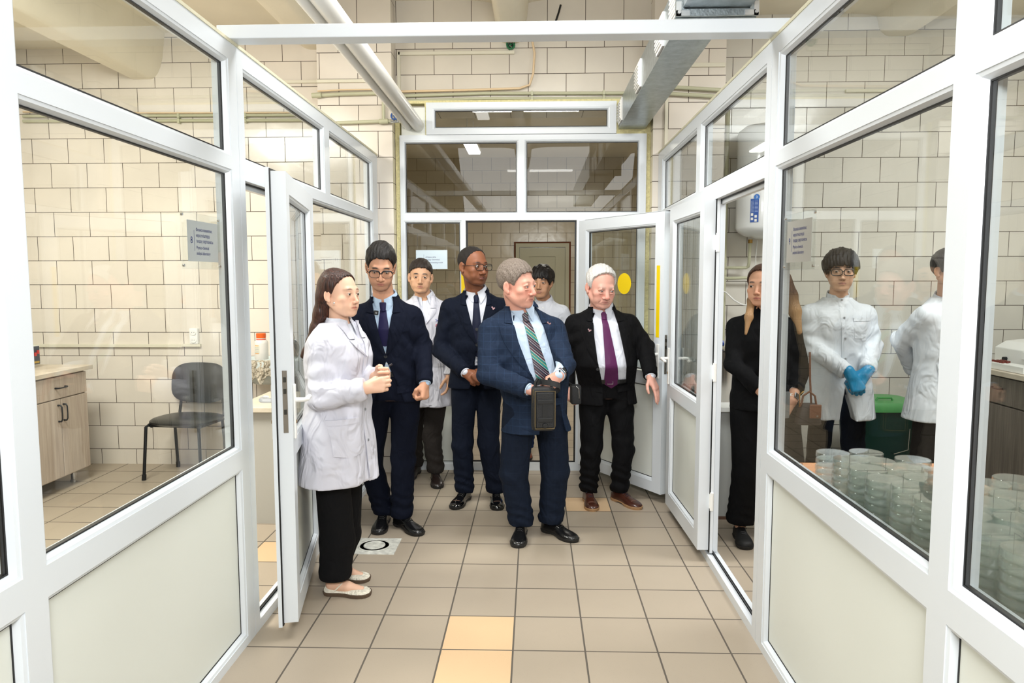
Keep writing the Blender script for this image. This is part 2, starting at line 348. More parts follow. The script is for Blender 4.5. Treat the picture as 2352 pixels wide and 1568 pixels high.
# back screen in the doorway wall
root = sempty('wall_glazed_screen', (-.1, 5.86, 0), 'white framed glazed screen with a doorway at the end of the corridor')
framed('frame', mapB, -1.075, .884, 0, 2.712, [(-1.03, -.144, 2.107, 2.652, 'glass'), (-.062, .82, 2.107, 2.652, 'glass'), (-1.033, -.602, .89, 2.022, 'glass'), (-1.033, -.602, .068, .79, 'panel'), (.43, .82, .89, 2.022, 'glass'), (.43, .82, .068, .79, 'panel')], root, free=[(-.552, .338, .062, 2.04)], gm=GLASSD)
s = MB(); ring(s, mapB, (-.55, .336, .064, 2.038), .03, (-.538, .324, .076, 2.026), .03); ring(s, mapB, (-.538, .324, .076, 2.026), .03, (-.538, .324, .076, 2.026), .036); s.build('gasket', GASK, root)
s = MB(); s.box(-.590, -.555, 5.8275, 5.8295, 1.17, 1.665); s.build('warning_strip', mat('yellow_sticker', '#f0cf00', .4), root)
root = sempty('window_1', (-.1, 5.86, 2.8), 'narrow strip window above the glazed screen')
framed('window_frame', mapB, -.86, .645, 2.716, 2.965, [(-.79, .574, 2.775, 2.903, 'glass')], root, gm=GLASSD, depth=.06)
struct(MB().box(-1.06, -.87, 5.845, 5.93, 2.715, 2.93).build('trim_2', mat('off_white_board', '#e3e6df', .5)))
FOAM = mat('yellow_foam', '#e2d9a4', .85, bump=1., bscale=70, vary=.12, vscale=40)
s = MB()
for a0, a1, z0, z1 in ((-1.112, -1.075, 0, 2.962), (.884, .919, 0, 2.712), (-1.112, .92, 2.962, 2.985), (-.874, -.859, 2.712, 2.962), (.646, .919, 2.712, 2.962)): s.box(a0, a1, 5.85, 5.94, z0, z1)
struct(s.build('trim_3', FOAM), 'yellow mounting foam around the glazed screen')
# far room door
root = sempty('door_4', (.125, 11.78, 0), 'grey green panelled door in the far room wall')
DG = mat('grey_green_paint', '#b3b096', .4)
s = MB(); gridsolid(s, lambda a, z, d: (a, 11.72+d, z), -.30, .56, 0, 2.13, [(-.24, .50, .02, 2.07)], 0, .08); s.build('door_frame', DG, root)
s = MB(); gridsolid(s, lambda a, z, d: (a, 11.74+d, z), -.235, .495, .03, 2.06, [(-.08, .34, .12, 1.92)], 0, .04); s.box(-.09, .35, 11.755, 11.77, .11, 1.93); s.build('door_leaf', DG, root)
s = MB(); gridsolid(s, lambda a, z, d: (a, 11.77+d, z), -.33, .59, 0, 2.16, [(-.30, .56, -.1, 2.13)], 0, .03); s.build('rust_edge', mat('rust_brown', '#6b3c22', .8), root)

# ------------------------------------------------------------------ door leaves
def lever(parent, mp, a, z, d, sgn, da):
    """lever handle with long back plate; d = face depth, sgn = outward, da = lever direction along the leaf"""
    m = MB(); m.box(a-.016, a+.016, z-.17, z+.07, min(d, d+sgn*.010), max(d, d+sgn*.010), lambda x, y, q: mp(x, y, q))
    h = m.build('handle_plate', WHP, parent, bevel=.004)
    m = MB(); pts = [(a, z, d+sgn*.008), (a, z, d+sgn*.045), (a+da*.012, z+.001, d+sgn*.055), (a+da*.05, z+.002, d+sgn*.057), (a+da*.115, z-.004, d+sgn*.055), (a+da*.122, z-.006, d+sgn*.045)]
    m.tube([mp(*p) for p in pts], [.011, .010, .011, .010, .009, .007], 12); m.build('handle', WHP, parent)
    m = MB(); m.tube([mp(a, z-.095, d+sgn*.009), mp(a, z-.095, d+sgn*.013)], .008, 12); m.build('keyhole', mat('brass', '#8a6d3a', .3, 1.), parent)
def leaf(name, hinge, free, n, label, wd, pan=(.18, .787), gl=(.90, 1.925), hsign=1, zb=.07, zt=2.03, stile=.105):
    h = Vector(hinge); u = (Vector(free)-h).normalized(); nn = Vector(n).normalized()
    mp = lambda a, z, d: (h.x+u.x*a+nn.x*d, h.y+u.y*a+nn.y*d, z)
    root = sempty(name, mp(wd/2, 0, .03), label)
    framed('door_frame', mp, 0, wd, zb, zt, [(stile, wd-stile, *gl, 'glass'), (stile, wd-stile, *pan, 'panel')], root, depth=.062)
    # overlap flange with its black seal, on the hidden side
    g = MB(); gridsolid(g, mp, -.012, wd+.014, zb-.014, zt+.014, [(.03, wd-.03, zb+.03, zt-.03)], .066, .082); g.build('door_flange', PVC, root)
    g = MB(); gridsolid(g, mp, -.008, wd+.010, zb-.010, zt+.010, [(.03, wd-.03, zb+.03, zt-.03)], .0605, .0665); g.build('seal', GASK, root)
    lever(root, mp, wd-.045, 1.055, 0, -1, -1); lever(root, mp, wd-.045, 1.055, .082, 1, -1)
    g = MB(); g.box(wd-.002, wd+.003, .92, 1.19, .018, .038, lambda a, z, d: mp(a, z, d)); g.build('lock_strip', STEEL, root)
    g = MB()
    for zz in (1.0, 1.09, 1.14): g.box(wd+.002, wd+.006, zz, zz+.022, .022, .034, lambda a, z, d: mp(a, z, d))
    g.build('latch', mat('dark_steel', '#45443f', .4, .8), root)
    for zz in (.30, 1.02, 1.72):
        g = MB(); g.tube([mp(-.018, zz, .07), mp(-.018, zz+.10, .07)], .010, 12); g.box(-.02, .02, zz+.01, zz+.09, .06, .078, lambda a, z, d: mp(a, z, d)); g.build('hinge', WHP, root)
    return root, mp
# left leaf stands a little open into the corridor; we face its outer side at a slant
leaf('door_1', (-1.215, 3.945), (-1.04, 3.03), (-.98, -.19), 'white glazed door leaf standing ajar on the left side of the corridor', .925)
rt, mpr = leaf('door_2', (.91, 3.935), (.884, 4.75), (1, .03), 'white glazed door leaf folded back against the right partition', .84)
rt, mpb = leaf('door_3', (.355, 5.79), (.875, 4.965), (.846, .533), 'white glazed door leaf with yellow warning stickers, open at the corridor end', .985, pan=(.165, .82), gl=(.93, 1.935))
YEL = mat('yellow_sticker', '#f0cf00', .4)
g = MB(); g.box(.915, .948, 1.17, 1.665, -.0015, 0, lambda a, z, d: mpb(a, z, d)); o = g.build('warning_strip', YEL, rt); o['label'] = 'yellow strip sticker'
g = MB(); R = .077
ring_ = [mpb(.538+R*math.cos(t), 1.538+R*math.sin(t), .022) for t in [2*PI*i/40 for i in range(40)]]; rng2 = [mpb(.538+R*math.cos(t), 1.538+R*math.sin(t), .0235) for t in [2*PI*i/40 for i in range(40)]]
g.add(ring_+rng2, [tuple(range(40)), tuple(range(79, 39, -1))]+[(i, (i+1) % 40, 40+(i+1) % 40, 40+i) for i in range(40)]); o = g.build('warning_disc', YEL, rt); o['label'] = 'round yellow sticker'

# ------------------------------------------------------------------ ceiling services
PIPEW = mat('white_glossy_pipe', '#e9e8e2', .25)
def pipe(name, pts, r, m, label, cat='pipe', group=None, n=14): return tag(MB().tube(pts, r, n).build(name, m), label, cat, group)
pipe('drain_pipe', [(-.925, -2.6, 2.81), (-.925, 5.9, 2.79)], .048, PIPEW, 'thicker of the two white pipes running along the corridor ceiling to the back screen')
pipe('drain_pipe', [(-1.003, -2.6, 2.80), (-1.003, 5.9, 2.775)], .026, PIPEW, 'thinner white pipe running beside the thick one to the back screen')
t = thing('air_duct', (.77, 4.7, 2.75), 'galvanized rectangular air duct running along the corridor ceiling on the right', 'air duct')
g = MB(); g.box(.663, .87, 3.40, 5.90, 2.75, 2.95); g.build('duct_body', GALV, t)
g = MB(); g.box(.655, .95, -.6, 3.36, 2.77, 3.07); g.build('duct_section', GALV, t)
g = MB(); g.box(.663, .87, 3.36, 3.40, 2.75, 2.95); g.build('duct_neck', GALV, t)
g = MB(); gridsolid(g, lambda a, z, d: (a, 3.325+d, z), .625, .985, 2.735, 3.11, [(.66, .95, 2.765, 3.08)], 0, .012); gridsolid(g, lambda a, z, d: (a, 3.352+d, z), .628, .985, 2.735, 3.11, [(.66, .95, 2.765, 3.08)], 0, .012); g.build('flange', GALV, t)
for cx, cz in ((.625, 2.735), (.925, 2.735)):
    g = MB(); g.box(cx, cx+.06, 3.318, 3.324, cz, cz+.022); g.box(cx if cx < .7 else cx+.04, (cx if cx < .7 else cx+.04)+.022, 3.318, 3.324, cz, cz+.06)
    g.tube([(cx+(.012 if cx < .7 else .05), 3.319, cz+.012), (cx+(.012 if cx < .7 else .05), 3.306, cz+.012)], .008, 6); g.build('flange_corner', mat('zinc', '#d5d8da', .3, .8), t)
for yy in (5.68, 4.72, 3.93, 3.52):
    g = MB(); g.box(.652, .664, yy-.095, yy+.095, 2.765, 2.935); g.box(.645, .653, yy-.08, yy+.08, 2.78, 2.92)
    for k in range(6): g.box(.640, .646, yy-.075, yy+.075, 2.79+k*.021, 2.80+k*.021)
    g.build('vent_grille', WHP, t, bevel=.002)
OLIVE = mat('grey_green_pipe', '#bdbda0', .45)
def clip(p, parent):
    g = MB(); g.box(p[0]-.008, p[0]+.008, p[1]-.018, p[1]+.02, p[2]-.018, p[2]+.018); g.build('clip', OLIVE, parent)
for zz, r, lab in ((3.045, .0125, 'upper'), (3.005, .0115, 'lower')):
    t = thing('water_pipe', (-.1, 5.9, zz), '%s of the two grey green water pipes on the tiles above the strip window' % lab, 'pipe')
    g = MB(); g.tube([(-1.08, 5.905, zz-.01), (-.4, 5.905, zz+.005), (.9, 5.905, zz-.005)], r, 12); g.build('pipe_run', OLIVE, t)
    for xx in (-.02, .55): clip((xx, 5.905, zz), t)
for zz, lab in ((2.90, 'upper'), (2.86, 'lower')):
    t = thing('water_pipe', (-3, 5.93, zz), '%s grey green water pipe high on the left room back wall' % lab, 'pipe')
    g = MB(); g.tube([(-4.2, 5.935, zz+.01), (-1.9, 5.935, zz), (-1.72, 5.93, zz)], .012, 12); g.build('pipe_run', OLIVE, t)
    for xx in (-3.8, -2.9, -2.35): clip((xx, 5.935, zz), t)
t = thing('water_pipe', (-1.5, 5.72, 3.0), 'grey green water pipe crossing the left pilaster', 'pipe')
g = MB(); g.tube([(-1.72, 5.73, 3.0), (-1.5, 5.725, 3.01), (-1.12, 5.725, 3.015)], .014, 12); g.tube([(-1.735, 5.72, 3.0), (-1.66, 5.72, 3.003)], .02, 12); g.build('pipe_run', OLIVE, t)
t = thing('water_pipe', (-1.2, 5.72, 2.8), 'grey green branch pipe dropping to the blue stop valve', 'pipe')
g = MB(); g.tube([(-1.175, 5.72, 3.0), (-1.175, 5.72, 2.81)], .013, 12); g.tube([(-1.69, 5.72, 2.785), (-1.175, 5.72, 2.80), (-1.09, 5.72, 2.80)], .013, 12); g.tube([(-1.21, 5.72, 2.797), (-1.14, 5.72, 2.80)], .02, 12); g.build('pipe_run', OLIVE, t)
t = thing('stop_valve', (-1.075, 5.70, 2.80), 'small stop valve with blue handwheel beside the white pipes', 'valve')
g = MB(); g.tube([(-1.12, 5.72, 2.80), (-1.05, 5.72, 2.80)], .015, 12); g.tube([(-1.08, 5.72, 2.80), (-1.078, 5.66, 2.812)], .008, 10); g.build('valve_body', CHROME, t)
g = MB(); g.tube([(-1.078+.026*math.cos(a), 5.655, 2.825+.026*math.sin(a)) for a in [2*PI*i/20 for i in range(20)]], .006, 8, closed=True); g.tube([(-1.104, 5.655, 2.825), (-1.052, 5.655, 2.825)], .004, 8); g.tube([(-1.078, 5.655, 2.80), (-1.078, 5.655, 2.85)], .004, 8); g.build('handwheel', mat('blue_paint', '#1d4e94', .35), t)
for zz, dz in ((3.035, 0.), (2.985, 0)):
    pipe('water_pipe', [(.93, 5.9, zz), (1.0, 5.72, zz), (1.04, 5.72, zz+.003), (1.5, 5.71, zz-.03)], .014, OLIVE, '%s grey green pipe passing behind the duct onto the right pilaster' % ('upper' if dz == 0 and zz > 3 else 'lower'))
BEIGE = mat('beige_cable', '#e3c9a3', .5)
pipe('cable', [(-.02, 5.9, 3.46), (0, 5.91, 3.36), (-.01, 5.9, 3.2), (-.04, 5.9, 3.11), (-.12, 5.9, 3.085), (-.4, 5.9, 3.078), (-.8, 5.9, 3.072), (-1.08, 5.89, 3.066)], .009, BEIGE, 'beige cable curving down from the junction box to the pipes', 'cable', n=10)
pipe('cable', [(-1.69, 5.72, 3.032), (-1.5, 5.715, 3.04), (-1.13, 5.72, 3.042)], .006, BEIGE, 'beige cable lying on the pipe across the left pilaster', 'cable', n=8)
pipe('cable', [(-4.2, 5.94, 2.945), (-3.3, 5.94, 2.93), (-2.7, 5.94, 2.925), (-1.72, 5.94, 2.92)], .007, BEIGE, 'beige cable above the pipes on the left room back wall', 'cable', n=8)
pipe('cable', [(.205, 5.90, 3.72), (.19, 5.88, 3.66), (.17, 5.88, 3.60), (.14, 5.9, 3.55)], .008, BLK, 'short black cable stub hanging from the ceiling by the rib', 'cable', n=8)
t = thing('junction_box', (-.19, 5.93, 3.42), 'open green round junction box with loose wires under the ceiling rib', 'junction box')
g = MB(); g.lathe((-.19, 5.93, 3.425), [(.001, 0), (.036, 0), (.036, -.03), (.033, -.03), (.031, -.006), (.001, -.006)], 24, 'y'); g.build('housing', mat('green_plastic', '#127a45', .4), t)
for k in range(6):
    a = k*1.05; g = MB(); g.tube([(-.19+.02*math.cos(a), 5.925, 3.425+.02*math.sin(a)), (-.19+.012*math.cos(a+1), 5.895, 3.425+.012*math.sin(a+1)), (-.19+.022*math.cos(a+2), 5.90, 3.42+.02*math.sin(a+2))], .0025, 6); g.build('wire', (CHROME, BLK, BLK)[k % 3], t)
TRK = mat('ivory_trunking', '#ded9c5', .45)
def trunk(x0, x1, y0, y1, z0, z1, lab): return tag(MB().box(x0, x1, y0, y1, z0, z1).build('cable_trunking', TRK, bevel=.002), lab, 'cable trunking')
trunk(-1.09, -.16, 5.905, 5.93, 3.355, 3.38, 'ivory cable trunking leading left from the junction box')
trunk(-1.10, -1.075, 5.905, 5.93, 3.06, 3.38, 'upright ivory trunking in the left corner above the screen')
trunk(-2.6, -1.70, 5.94, 5.96, 3.155, 3.178, 'ivory trunking high on the left room back wall')
trunk(-1.70, -1.12, 5.73, 5.75, 3.10, 3.125, 'ivory trunking across the left pilaster')
trunk(-4.25, -2.95, 5.935, 5.96, 1.005, 1.03, 'long ivory trunking along the left room wall behind the chair')
trunk(-2.96, -2.80, 5.93, 5.96, 1.01, 1.035, 'short ivory trunking piece below the wall socket')
trunk(1.005, 1.03, 5.725, 5.75, 2.55, 3.45, 'upright ivory trunking on the right pilaster')
trunk(1.06, 1.46, 5.73, 5.75, 3.19, 3.22, 'ivory trunking across the right pilaster')
trunk(2.5, 2.95, 6.02, 6.05, 3.06, 3.085, 'ivory trunking high on the right room back wall')

# ceiling lamps (fluorescent boxes; seen mostly as reflections)
EMIT = bpy.data.materials.new('lamp_diffuser'); EMIT.use_nodes = True
EMIT.node_tree.nodes['Principled BSDF'].inputs['Emission Color'].default_value = (1, .98, .94, 1); EMIT.node_tree.nodes['Principled BSDF'].inputs['Emission Strength'].default_value = 7
def ceil_lamp(x, y, z, lab, along='y', L=1.2, wd=.16):
    t = thing('ceiling_lamp', (x, y, z), lab, 'ceiling lamp'); a, b = (wd/2, L/2) if along == 'y' else (L/2, wd/2)
    g = MB(); g.box(x-a, x+a, y-b, y+b, z+.02, z+.07); g.build('housing', WHP, t, bevel=.004)
    g = MB(); g.box(x-a+.01, x+a-.01, y-b+.01, y+b-.01, z, z+.02); g.build('diffuser', EMIT, t)
    for s in (-.35, .35):
        g = MB(); p = (x, y+s*L) if along == 'y' else (x+s*L, y); g.tube([(*p, z+.07), (*p, ceil_z(p[0])+.02 if y < 6.1 else 3.5)], .006, 8); g.build('rod', WHP, t)
ceil_lamp(-.62, 3.3, 3.5, 'long fluorescent lamp under the corridor ceiling'); ceil_lamp(-2.4, 2.2, 3.33, 'fluorescent lamp under the left room ceiling')
ceil_lamp(2.3, 2.2, 3.4, 'fluorescent lamp under the right room ceiling'); ceil_lamp(-.75, 8.6, 3.12, 'fluorescent lamp hanging in the far room')
ceil_lamp(.1, -1.6, 3.5, 'fluorescent lamp under the ceiling behind the viewer', 'x')
# ------------------------------------------------------------------ bodies grown from smooth distance fields
F32 = np.float32
def spaced(lo, hi, coarse, fine=()):
    """grid coordinates: coarse everywhere, fine inside the given (a, b, step) ranges"""
    out = [lo]; x = lo
    while x < hi:
        st = coarse
        for a, b, s in fine:
            if a-coarse*.5 <= x <= b: st = min(st, s)
        x += st; out.append(x)
    return np.array(out, F32)
class Field:
    def __init__(s, xs, ys, zs):
        s.c = (xs, ys, zs); s.V = np.full((len(xs), len(ys), len(zs)), .15, F32)
    def _idx(s, lo, hi):
        r = []
        for k in range(3):
            a = max(0, np.searchsorted(s.c[k], lo[k])-1); b = min(len(s.c[k]), np.searchsorted(s.c[k], hi[k])+1)
            if b-a < 2: return None
            r.append(slice(int(a), int(b)))
        return tuple(r)
    def op(s, fn, lo, hi, k=.01, mode='add', pad=.03):
        lo = np.asarray(lo)-pad-k; hi = np.asarray(hi)+pad+k
        ix = s._idx(lo, hi)
        if ix is None: return
        X = s.c[0][ix[0]][:, None, None]; Y = s.c[1][ix[1]][None, :, None]; Z = s.c[2][ix[2]][None, None, :]
        d = fn(X, Y, Z).astype(F32); v = s.V[ix]
        if mode == 'add':
            h = np.clip(.5+.5*(v-d)/k, 0, 1) if k > 0 else (d < v).astype(F32)
            s.V[ix] = v*(1-h)+d*h-k*h*(1-h)
        elif mode == 'sub':
            d = -d; h = np.clip(.5-.5*(v-d)/k, 0, 1) if k > 0 else (d > v).astype(F32)
            s.V[ix] = v*(1-h)+d*h+k*h*(1-h)
        elif mode == 'and': s.V[ix] = np.maximum(v, d)
        elif mode == 'off': s.V[ix] = v+d
    def ell(s, c, r, R=None, k=.01, mode='add'):
        c = np.asarray(c, float); r = np.asarray(r, float); R = np.eye(3) if R is None else np.asarray(R)
        def fn(X, Y, Z):
            p = [X-c[0], Y-c[1], Z-c[2]]; q = [(R[0, i]*p[0]+R[1, i]*p[1]+R[2, i]*p[2])/r[i] for i in range(3)]
            k0 = np.sqrt(q[0]**2+q[1]**2+q[2]**2)+1e-6; k1 = np.sqrt((q[0]/r[0])**2+(q[1]/r[1])**2+(q[2]/r[2])**2)+1e-6
            return k0*(k0-1)/k1
        ext = np.abs(R)@r; s.op(fn, c-ext, c+ext, k, mode)
    def cone(s, a, b, ra, rb, k=.01, mode='add', flat=None):
        """tapered limb from a to b; flat=(axis vector, factor) squashes its section"""
        a = np.asarray(a, float); b = np.asarray(b, float); ab = b-a; L2 = max(1e-9, ab@ab)
        def fn(X, Y, Z):
            p0, p1, p2 = X-a[0], Y-a[1], Z-a[2]; t = np.clip((p0*ab[0]+p1*ab[1]+p2*ab[2])/L2, 0, 1)
            d0, d1, d2 = p0-t*ab[0], p1-t*ab[1], p2-t*ab[2]; q = d0*d0+d1*d1+d2*d2
            if flat is not None:
                f = flat[0]; dd = d0*f[0]+d1*f[1]+d2*f[2]; q = q+dd*dd*(flat[1]**2-1)
            return np.sqrt(np.maximum(q, 1e-12))-(ra+(rb-ra)*t)
        m = max(ra, rb); s.op(fn, np.minimum(a, b)-m, np.maximum(a, b)+m, k, mode)
    def net(s):
        """surface nets on the (uneven) grid"""
        V = s.V; V[0], V[-1] = .1, .1; V[:, 0], V[:, -1] = .1, .1; V[:, :, 0], V[:, :, -1] = .1, .1
        ins = V < 0; nx, ny, nz = V.shape
        c8 = np.zeros((nx-1, ny-1, nz-1), np.int8)
        for i in (0, 1):
            for j in (0, 1):
                for k in (0, 1): c8 += ins[i:nx-1+i, j:ny-1+j, k:nz-1+k]
        act = (c8 > 0) & (c8 < 8); ijk = np.argwhere(act); n = len(ijk)
        idm = np.full(act.shape, -1, np.int32); idm[act] = np.arange(n)
        acc = np.zeros((n, 3)); cnt = np.zeros(n); xs, ys, zs = s.c
        I, J, K = ijk.T
        def corner(o): return V[I+o[0], J+o[1], K+o[2]]
        P = [(0, 0, 0), (1, 0, 0), (0, 1, 0), (1, 1, 0), (0, 0, 1), (1, 0, 1), (0, 1, 1), (1, 1, 1)]
        for a in P:
            for ax in range(3):
                if a[ax]: continue
                b = list(a); b[ax] = 1; va, vb = corner(a), corner(b); m = (va < 0) != (vb < 0)
                t = np.where(m, va/(va-vb+1e-20), 0)
                p = np.stack([xs[I+a[0]], ys[J+a[1]], zs[K+a[2]]], -1).astype(float); q = np.stack([xs[I+b[0]], ys[J+b[1]], zs[K+b[2]]], -1)
                acc += np.where(m[:, None], p+(q-p)*t[:, None], 0); cnt += m
        v = acc/cnt[:, None]; fs = []
        for ax in range(3):
            sl = [slice(1, -1)]*3; sl[ax] = slice(0, -1)
            sl2 = list(sl); sl2[ax] = slice(1, None)
            A, B = ins[tuple(sl)], ins[tuple(sl2)]
            e = np.argwhere(A != B); flip = A[tuple(e.T)]; off = [1, 1, 1]; off[ax] = 0; e = e+np.array(off)
            u, w_ = [(1, 2), (2, 0), (0, 1)][ax]
            def at(du, dw):
                q = e.copy(); q[:, u] -= du; q[:, w_] -= dw; return idm[tuple(q.T)]
            f = np.stack([at(1, 1), at(0, 1), at(0, 0), at(1, 0)], -1); f[~flip] = f[~flip][:, ::-1]; fs.append(f)
        return v, np.concatenate(fs)
def relax(v, f, it=1, amt=.5):
    e = np.concatenate([f[:, [0, 1]], f[:, [1, 2]], f[:, [2, 3]], f[:, [3, 0]]])
    for _ in range(it):
        s = np.zeros_like(v); c = np.zeros(len(v))
        np.add.at(s, e[:, 0], v[e[:, 1]]); np.add.at(s, e[:, 1], v[e[:, 0]]); np.add.at(c, e[:, 0], 1); np.add.at(c, e[:, 1], 1)
        v = v*(1-amt)+amt*s/c[:, None]
    return v
def biggest(v, f, minfrac=.02):
    """drop crumbs that float loose from the main surface"""
    lab = np.arange(len(v)); ed = np.concatenate([f[:, [0, 1]], f[:, [1, 2]], f[:, [2, 3]]])
    while True:
        m = np.minimum(lab[ed[:, 0]], lab[ed[:, 1]]); old = lab.copy()
        np.minimum.at(lab, ed[:, 0], m); np.minimum.at(lab, ed[:, 1], m); lab = lab[lab]
        if (lab == old).all(): break
    u, c = np.unique(lab, return_counts=True); keep = u[c > max(20, minfrac*len(v))]
    k = np.isin(lab, keep); mp = np.cumsum(k)-1; f = f[k[f[:, 0]]]
    return v[k], mp[f]
def surf_obj(name, v, f, m, parent, colors=None, org=(0, 0, 0)):
    me = bpy.data.meshes.new(name)
    me.vertices.add(len(v)); me.vertices.foreach_set('co', np.asarray(v, F32).ravel())
    me.loops.add(f.size); me.loops.foreach_set('vertex_index', f.astype(np.int32).ravel())
    me.polygons.add(len(f)); me.polygons.foreach_set('loop_start', np.arange(0, f.size, 4, dtype=np.int32)); me.polygons.foreach_set('loop_total', np.full(len(f), 4, np.int32))
    me.polygons.foreach_set('use_smooth', np.ones(len(f), bool)); me.update(calc_edges=True)
    me.materials.append(m)
    if colors is not None:
        a = me.color_attributes.new('Col', 'FLOAT_COLOR', 'POINT'); a.data.foreach_set('color', np.concatenate([colors, np.ones((len(v), 1))], 1).astype(F32).ravel())
    o = bpy.data.objects.new(name, me); C.objects.link(o)
    if parent is not None: o.parent = parent; o.matrix_parent_inverse = parent_inv(parent)
    return o
def skin_mat():
    m, nt, b, out = nodes('skin'); a = nt.nodes.new('ShaderNodeVertexColor'); a.layer_name = 'Col'
    nt.links.new(a.outputs[0], b.inputs['Base Color']); b.inputs['Roughness'].default_value = .48
    b.inputs['Subsurface Weight'].default_value = .0; b.inputs['Specular IOR Level'].default_value = .4
    g = nt.nodes.new('ShaderNodeNewGeometry'); n = nt.nodes.new('ShaderNodeTexNoise'); n.inputs['Scale'].default_value = 420; nt.links.new(g.outputs['Position'], n.inputs['Vector'])
    bp = nt.nodes.new('ShaderNodeBump'); bp.inputs['Strength'].default_value = .12; bp.inputs['Distance'].default_value = .004; nt.links.new(n.outputs[0], bp.inputs['Height']); nt.links.new(bp.outputs[0], b.inputs['Normal'])
    return m
SKIN = skin_mat()
def cloth_mat(name, col, rough=.85, plaid=None, shine=.14, wr=.35, ws=9):
    """woven cloth with soft creases; plaid = (line colour, spacing)"""
    if name in MATS: return MATS[name]
    m, nt, b, out = nodes(name); MATS[name] = m; L = nt.links.new
    col = srgb(col); b.inputs['Base Color'].default_value = (*col, 1); b.inputs['Roughness'].default_value = rough; b.inputs['Specular IOR Level'].default_value = shine
    g = nt.nodes.new('ShaderNodeNewGeometry')
    n = nt.nodes.new('ShaderNodeTexNoise'); n.inputs['Scale'].default_value = ws; n.inputs['Detail'].default_value = 2; n.inputs['Distortion'].default_value = 1.2
    mp = nt.nodes.new('ShaderNodeMapping'); mp.inputs['Scale'].default_value = (1.4, 1.4, .8); mp.inputs['Rotation'].default_value = (.3, .5, .2); L(g.outputs['Position'], mp.inputs[0]); L(mp.outputs[0], n.inputs['Vector'])
    n2 = nt.nodes.new('ShaderNodeTexNoise'); n2.inputs['Scale'].default_value = 700; L(g.outputs['Position'], n2.inputs['Vector'])
    b1 = nt.nodes.new('ShaderNodeBump'); b1.inputs['Strength'].default_value = wr; b1.inputs['Distance'].default_value = .05; L(n.outputs[0], b1.inputs['Height'])
    b2 = nt.nodes.new('ShaderNodeBump'); b2.inputs['Strength'].default_value = .15; b2.inputs['Distance'].default_value = .002; L(n2.outputs[0], b2.inputs['Height']); L(b1.outputs[0], b2.inputs['Normal']); L(b2.outputs[0], b.inputs['Normal'])
    if plaid:
        s = nt.nodes.new('ShaderNodeSeparateXYZ'); L(g.outputs['Position'], s.inputs[0]); fac = None
        for ax in (0, 2):
            q = nt.nodes.new('ShaderNodeMath'); q.operation = 'PINGPONG'; q.inputs[1].default_value = plaid[1]/2; L(s.outputs[ax], q.inputs[0])
            c = nt.nodes.new('ShaderNodeMath'); c.operation = 'LESS_THAN'; c.inputs[1].default_value = .0009; L(q.outputs[0], c.inputs[0])
            if fac is None: fac = c.outputs[0]
            else:
                mxx = nt.nodes.new('ShaderNodeMath'); mxx.operation = 'MAXIMUM'; L(fac, mxx.inputs[0]); L(c.outputs[0], mxx.inputs[1]); fac = mxx.outputs[0]
        mx = nt.nodes.new('ShaderNodeMix'); mx.data_type = 'RGBA'; mx.inputs[6].default_value = (*col, 1); mx.inputs[7].default_value = (*srgb(plaid[0]), 1); L(fac, mx.inputs[0]); L(mx.outputs[2], b.inputs['Base Color'])
    return m
def hair_mat(name, c1, c2, scale, rough=.42, ends=None):
    if name in MATS: return MATS[name]
    m, nt, b, out = nodes(name); MATS[name] = m; L = nt.links.new
    g = nt.nodes.new('ShaderNodeNewGeometry'); mp = nt.nodes.new('ShaderNodeMapping'); mp.inputs['Scale'].default_value = scale; L(g.outputs['Position'], mp.inputs[0])
    n = nt.nodes.new('ShaderNodeTexNoise'); n.inputs['Scale'].default_value = 1; n.inputs['Detail'].default_value = 3; n.inputs['Distortion'].default_value = .3; L(mp.outputs[0], n.inputs['Vector'])
    r = nt.nodes.new('ShaderNodeValToRGB'); r.color_ramp.elements[0].position = .35; r.color_ramp.elements[1].position = .65
    r.color_ramp.elements[0].color = (*srgb(c1), 1); r.color_ramp.elements[1].color = (*srgb(c2), 1); L(n.outputs[0], r.inputs[0]); L(r.outputs[0], b.inputs['Base Color'])
    if ends:     # bleached lengths below a height: (colour, z where they begin, z where fully light)
        s = nt.nodes.new('ShaderNodeSeparateXYZ'); L(g.outputs['Position'], s.inputs[0]); mr = nt.nodes.new('ShaderNodeMapRange'); mr.inputs['From Min'].default_value = ends[1]; mr.inputs['From Max'].default_value = ends[2]; L(s.outputs[2], mr.inputs['Value'])
        mx = nt.nodes.new('ShaderNodeMix'); mx.data_type = 'RGBA'; mx.inputs[7].default_value = (*srgb(ends[0]), 1); L(mr.outputs[0], mx.inputs[0]); L(r.outputs[0], mx.inputs[6]); L(mx.outputs[2], b.inputs['Base Color'])
    b.inputs['Roughness'].default_value = rough; b.inputs['Specular IOR Level'].default_value = .35
    bp = nt.nodes.new('ShaderNodeBump'); bp.inputs['Strength'].default_value = .7; bp.inputs['Distance'].default_value = .006; L(n.outputs[0], bp.inputs['Height']); L(bp.outputs[0], b.inputs['Normal']); return m
EYEW = mat('eye_white', '#cdc6c0', .3); PUPIL = mat('pupil', '#050505', .1)
def nrm(v): v = np.asarray(v, float); return v/np.linalg.norm(v)
def frame(yaw, pitch=0., roll=0.):
    """columns: X to the person's left, F where the face points, U up; yaw 0 looks at the viewer, + turns to the viewer's right; pitch + looks down"""
    a = math.radians(yaw); F = np.array([math.sin(a), -math.cos(a), 0.]); X = np.array([math.cos(a), math.sin(a), 0.]); U = np.array([0, 0, 1.])
    p = math.radians(pitch); F, U = F*math.cos(p)-U*math.sin(p), U*math.cos(p)+F*math.sin(p)
    r = math.radians(roll); X, U = X*math.cos(r)-U*math.sin(r), U*math.cos(r)+X*math.sin(r)
    return np.stack([X, F, U], 1)

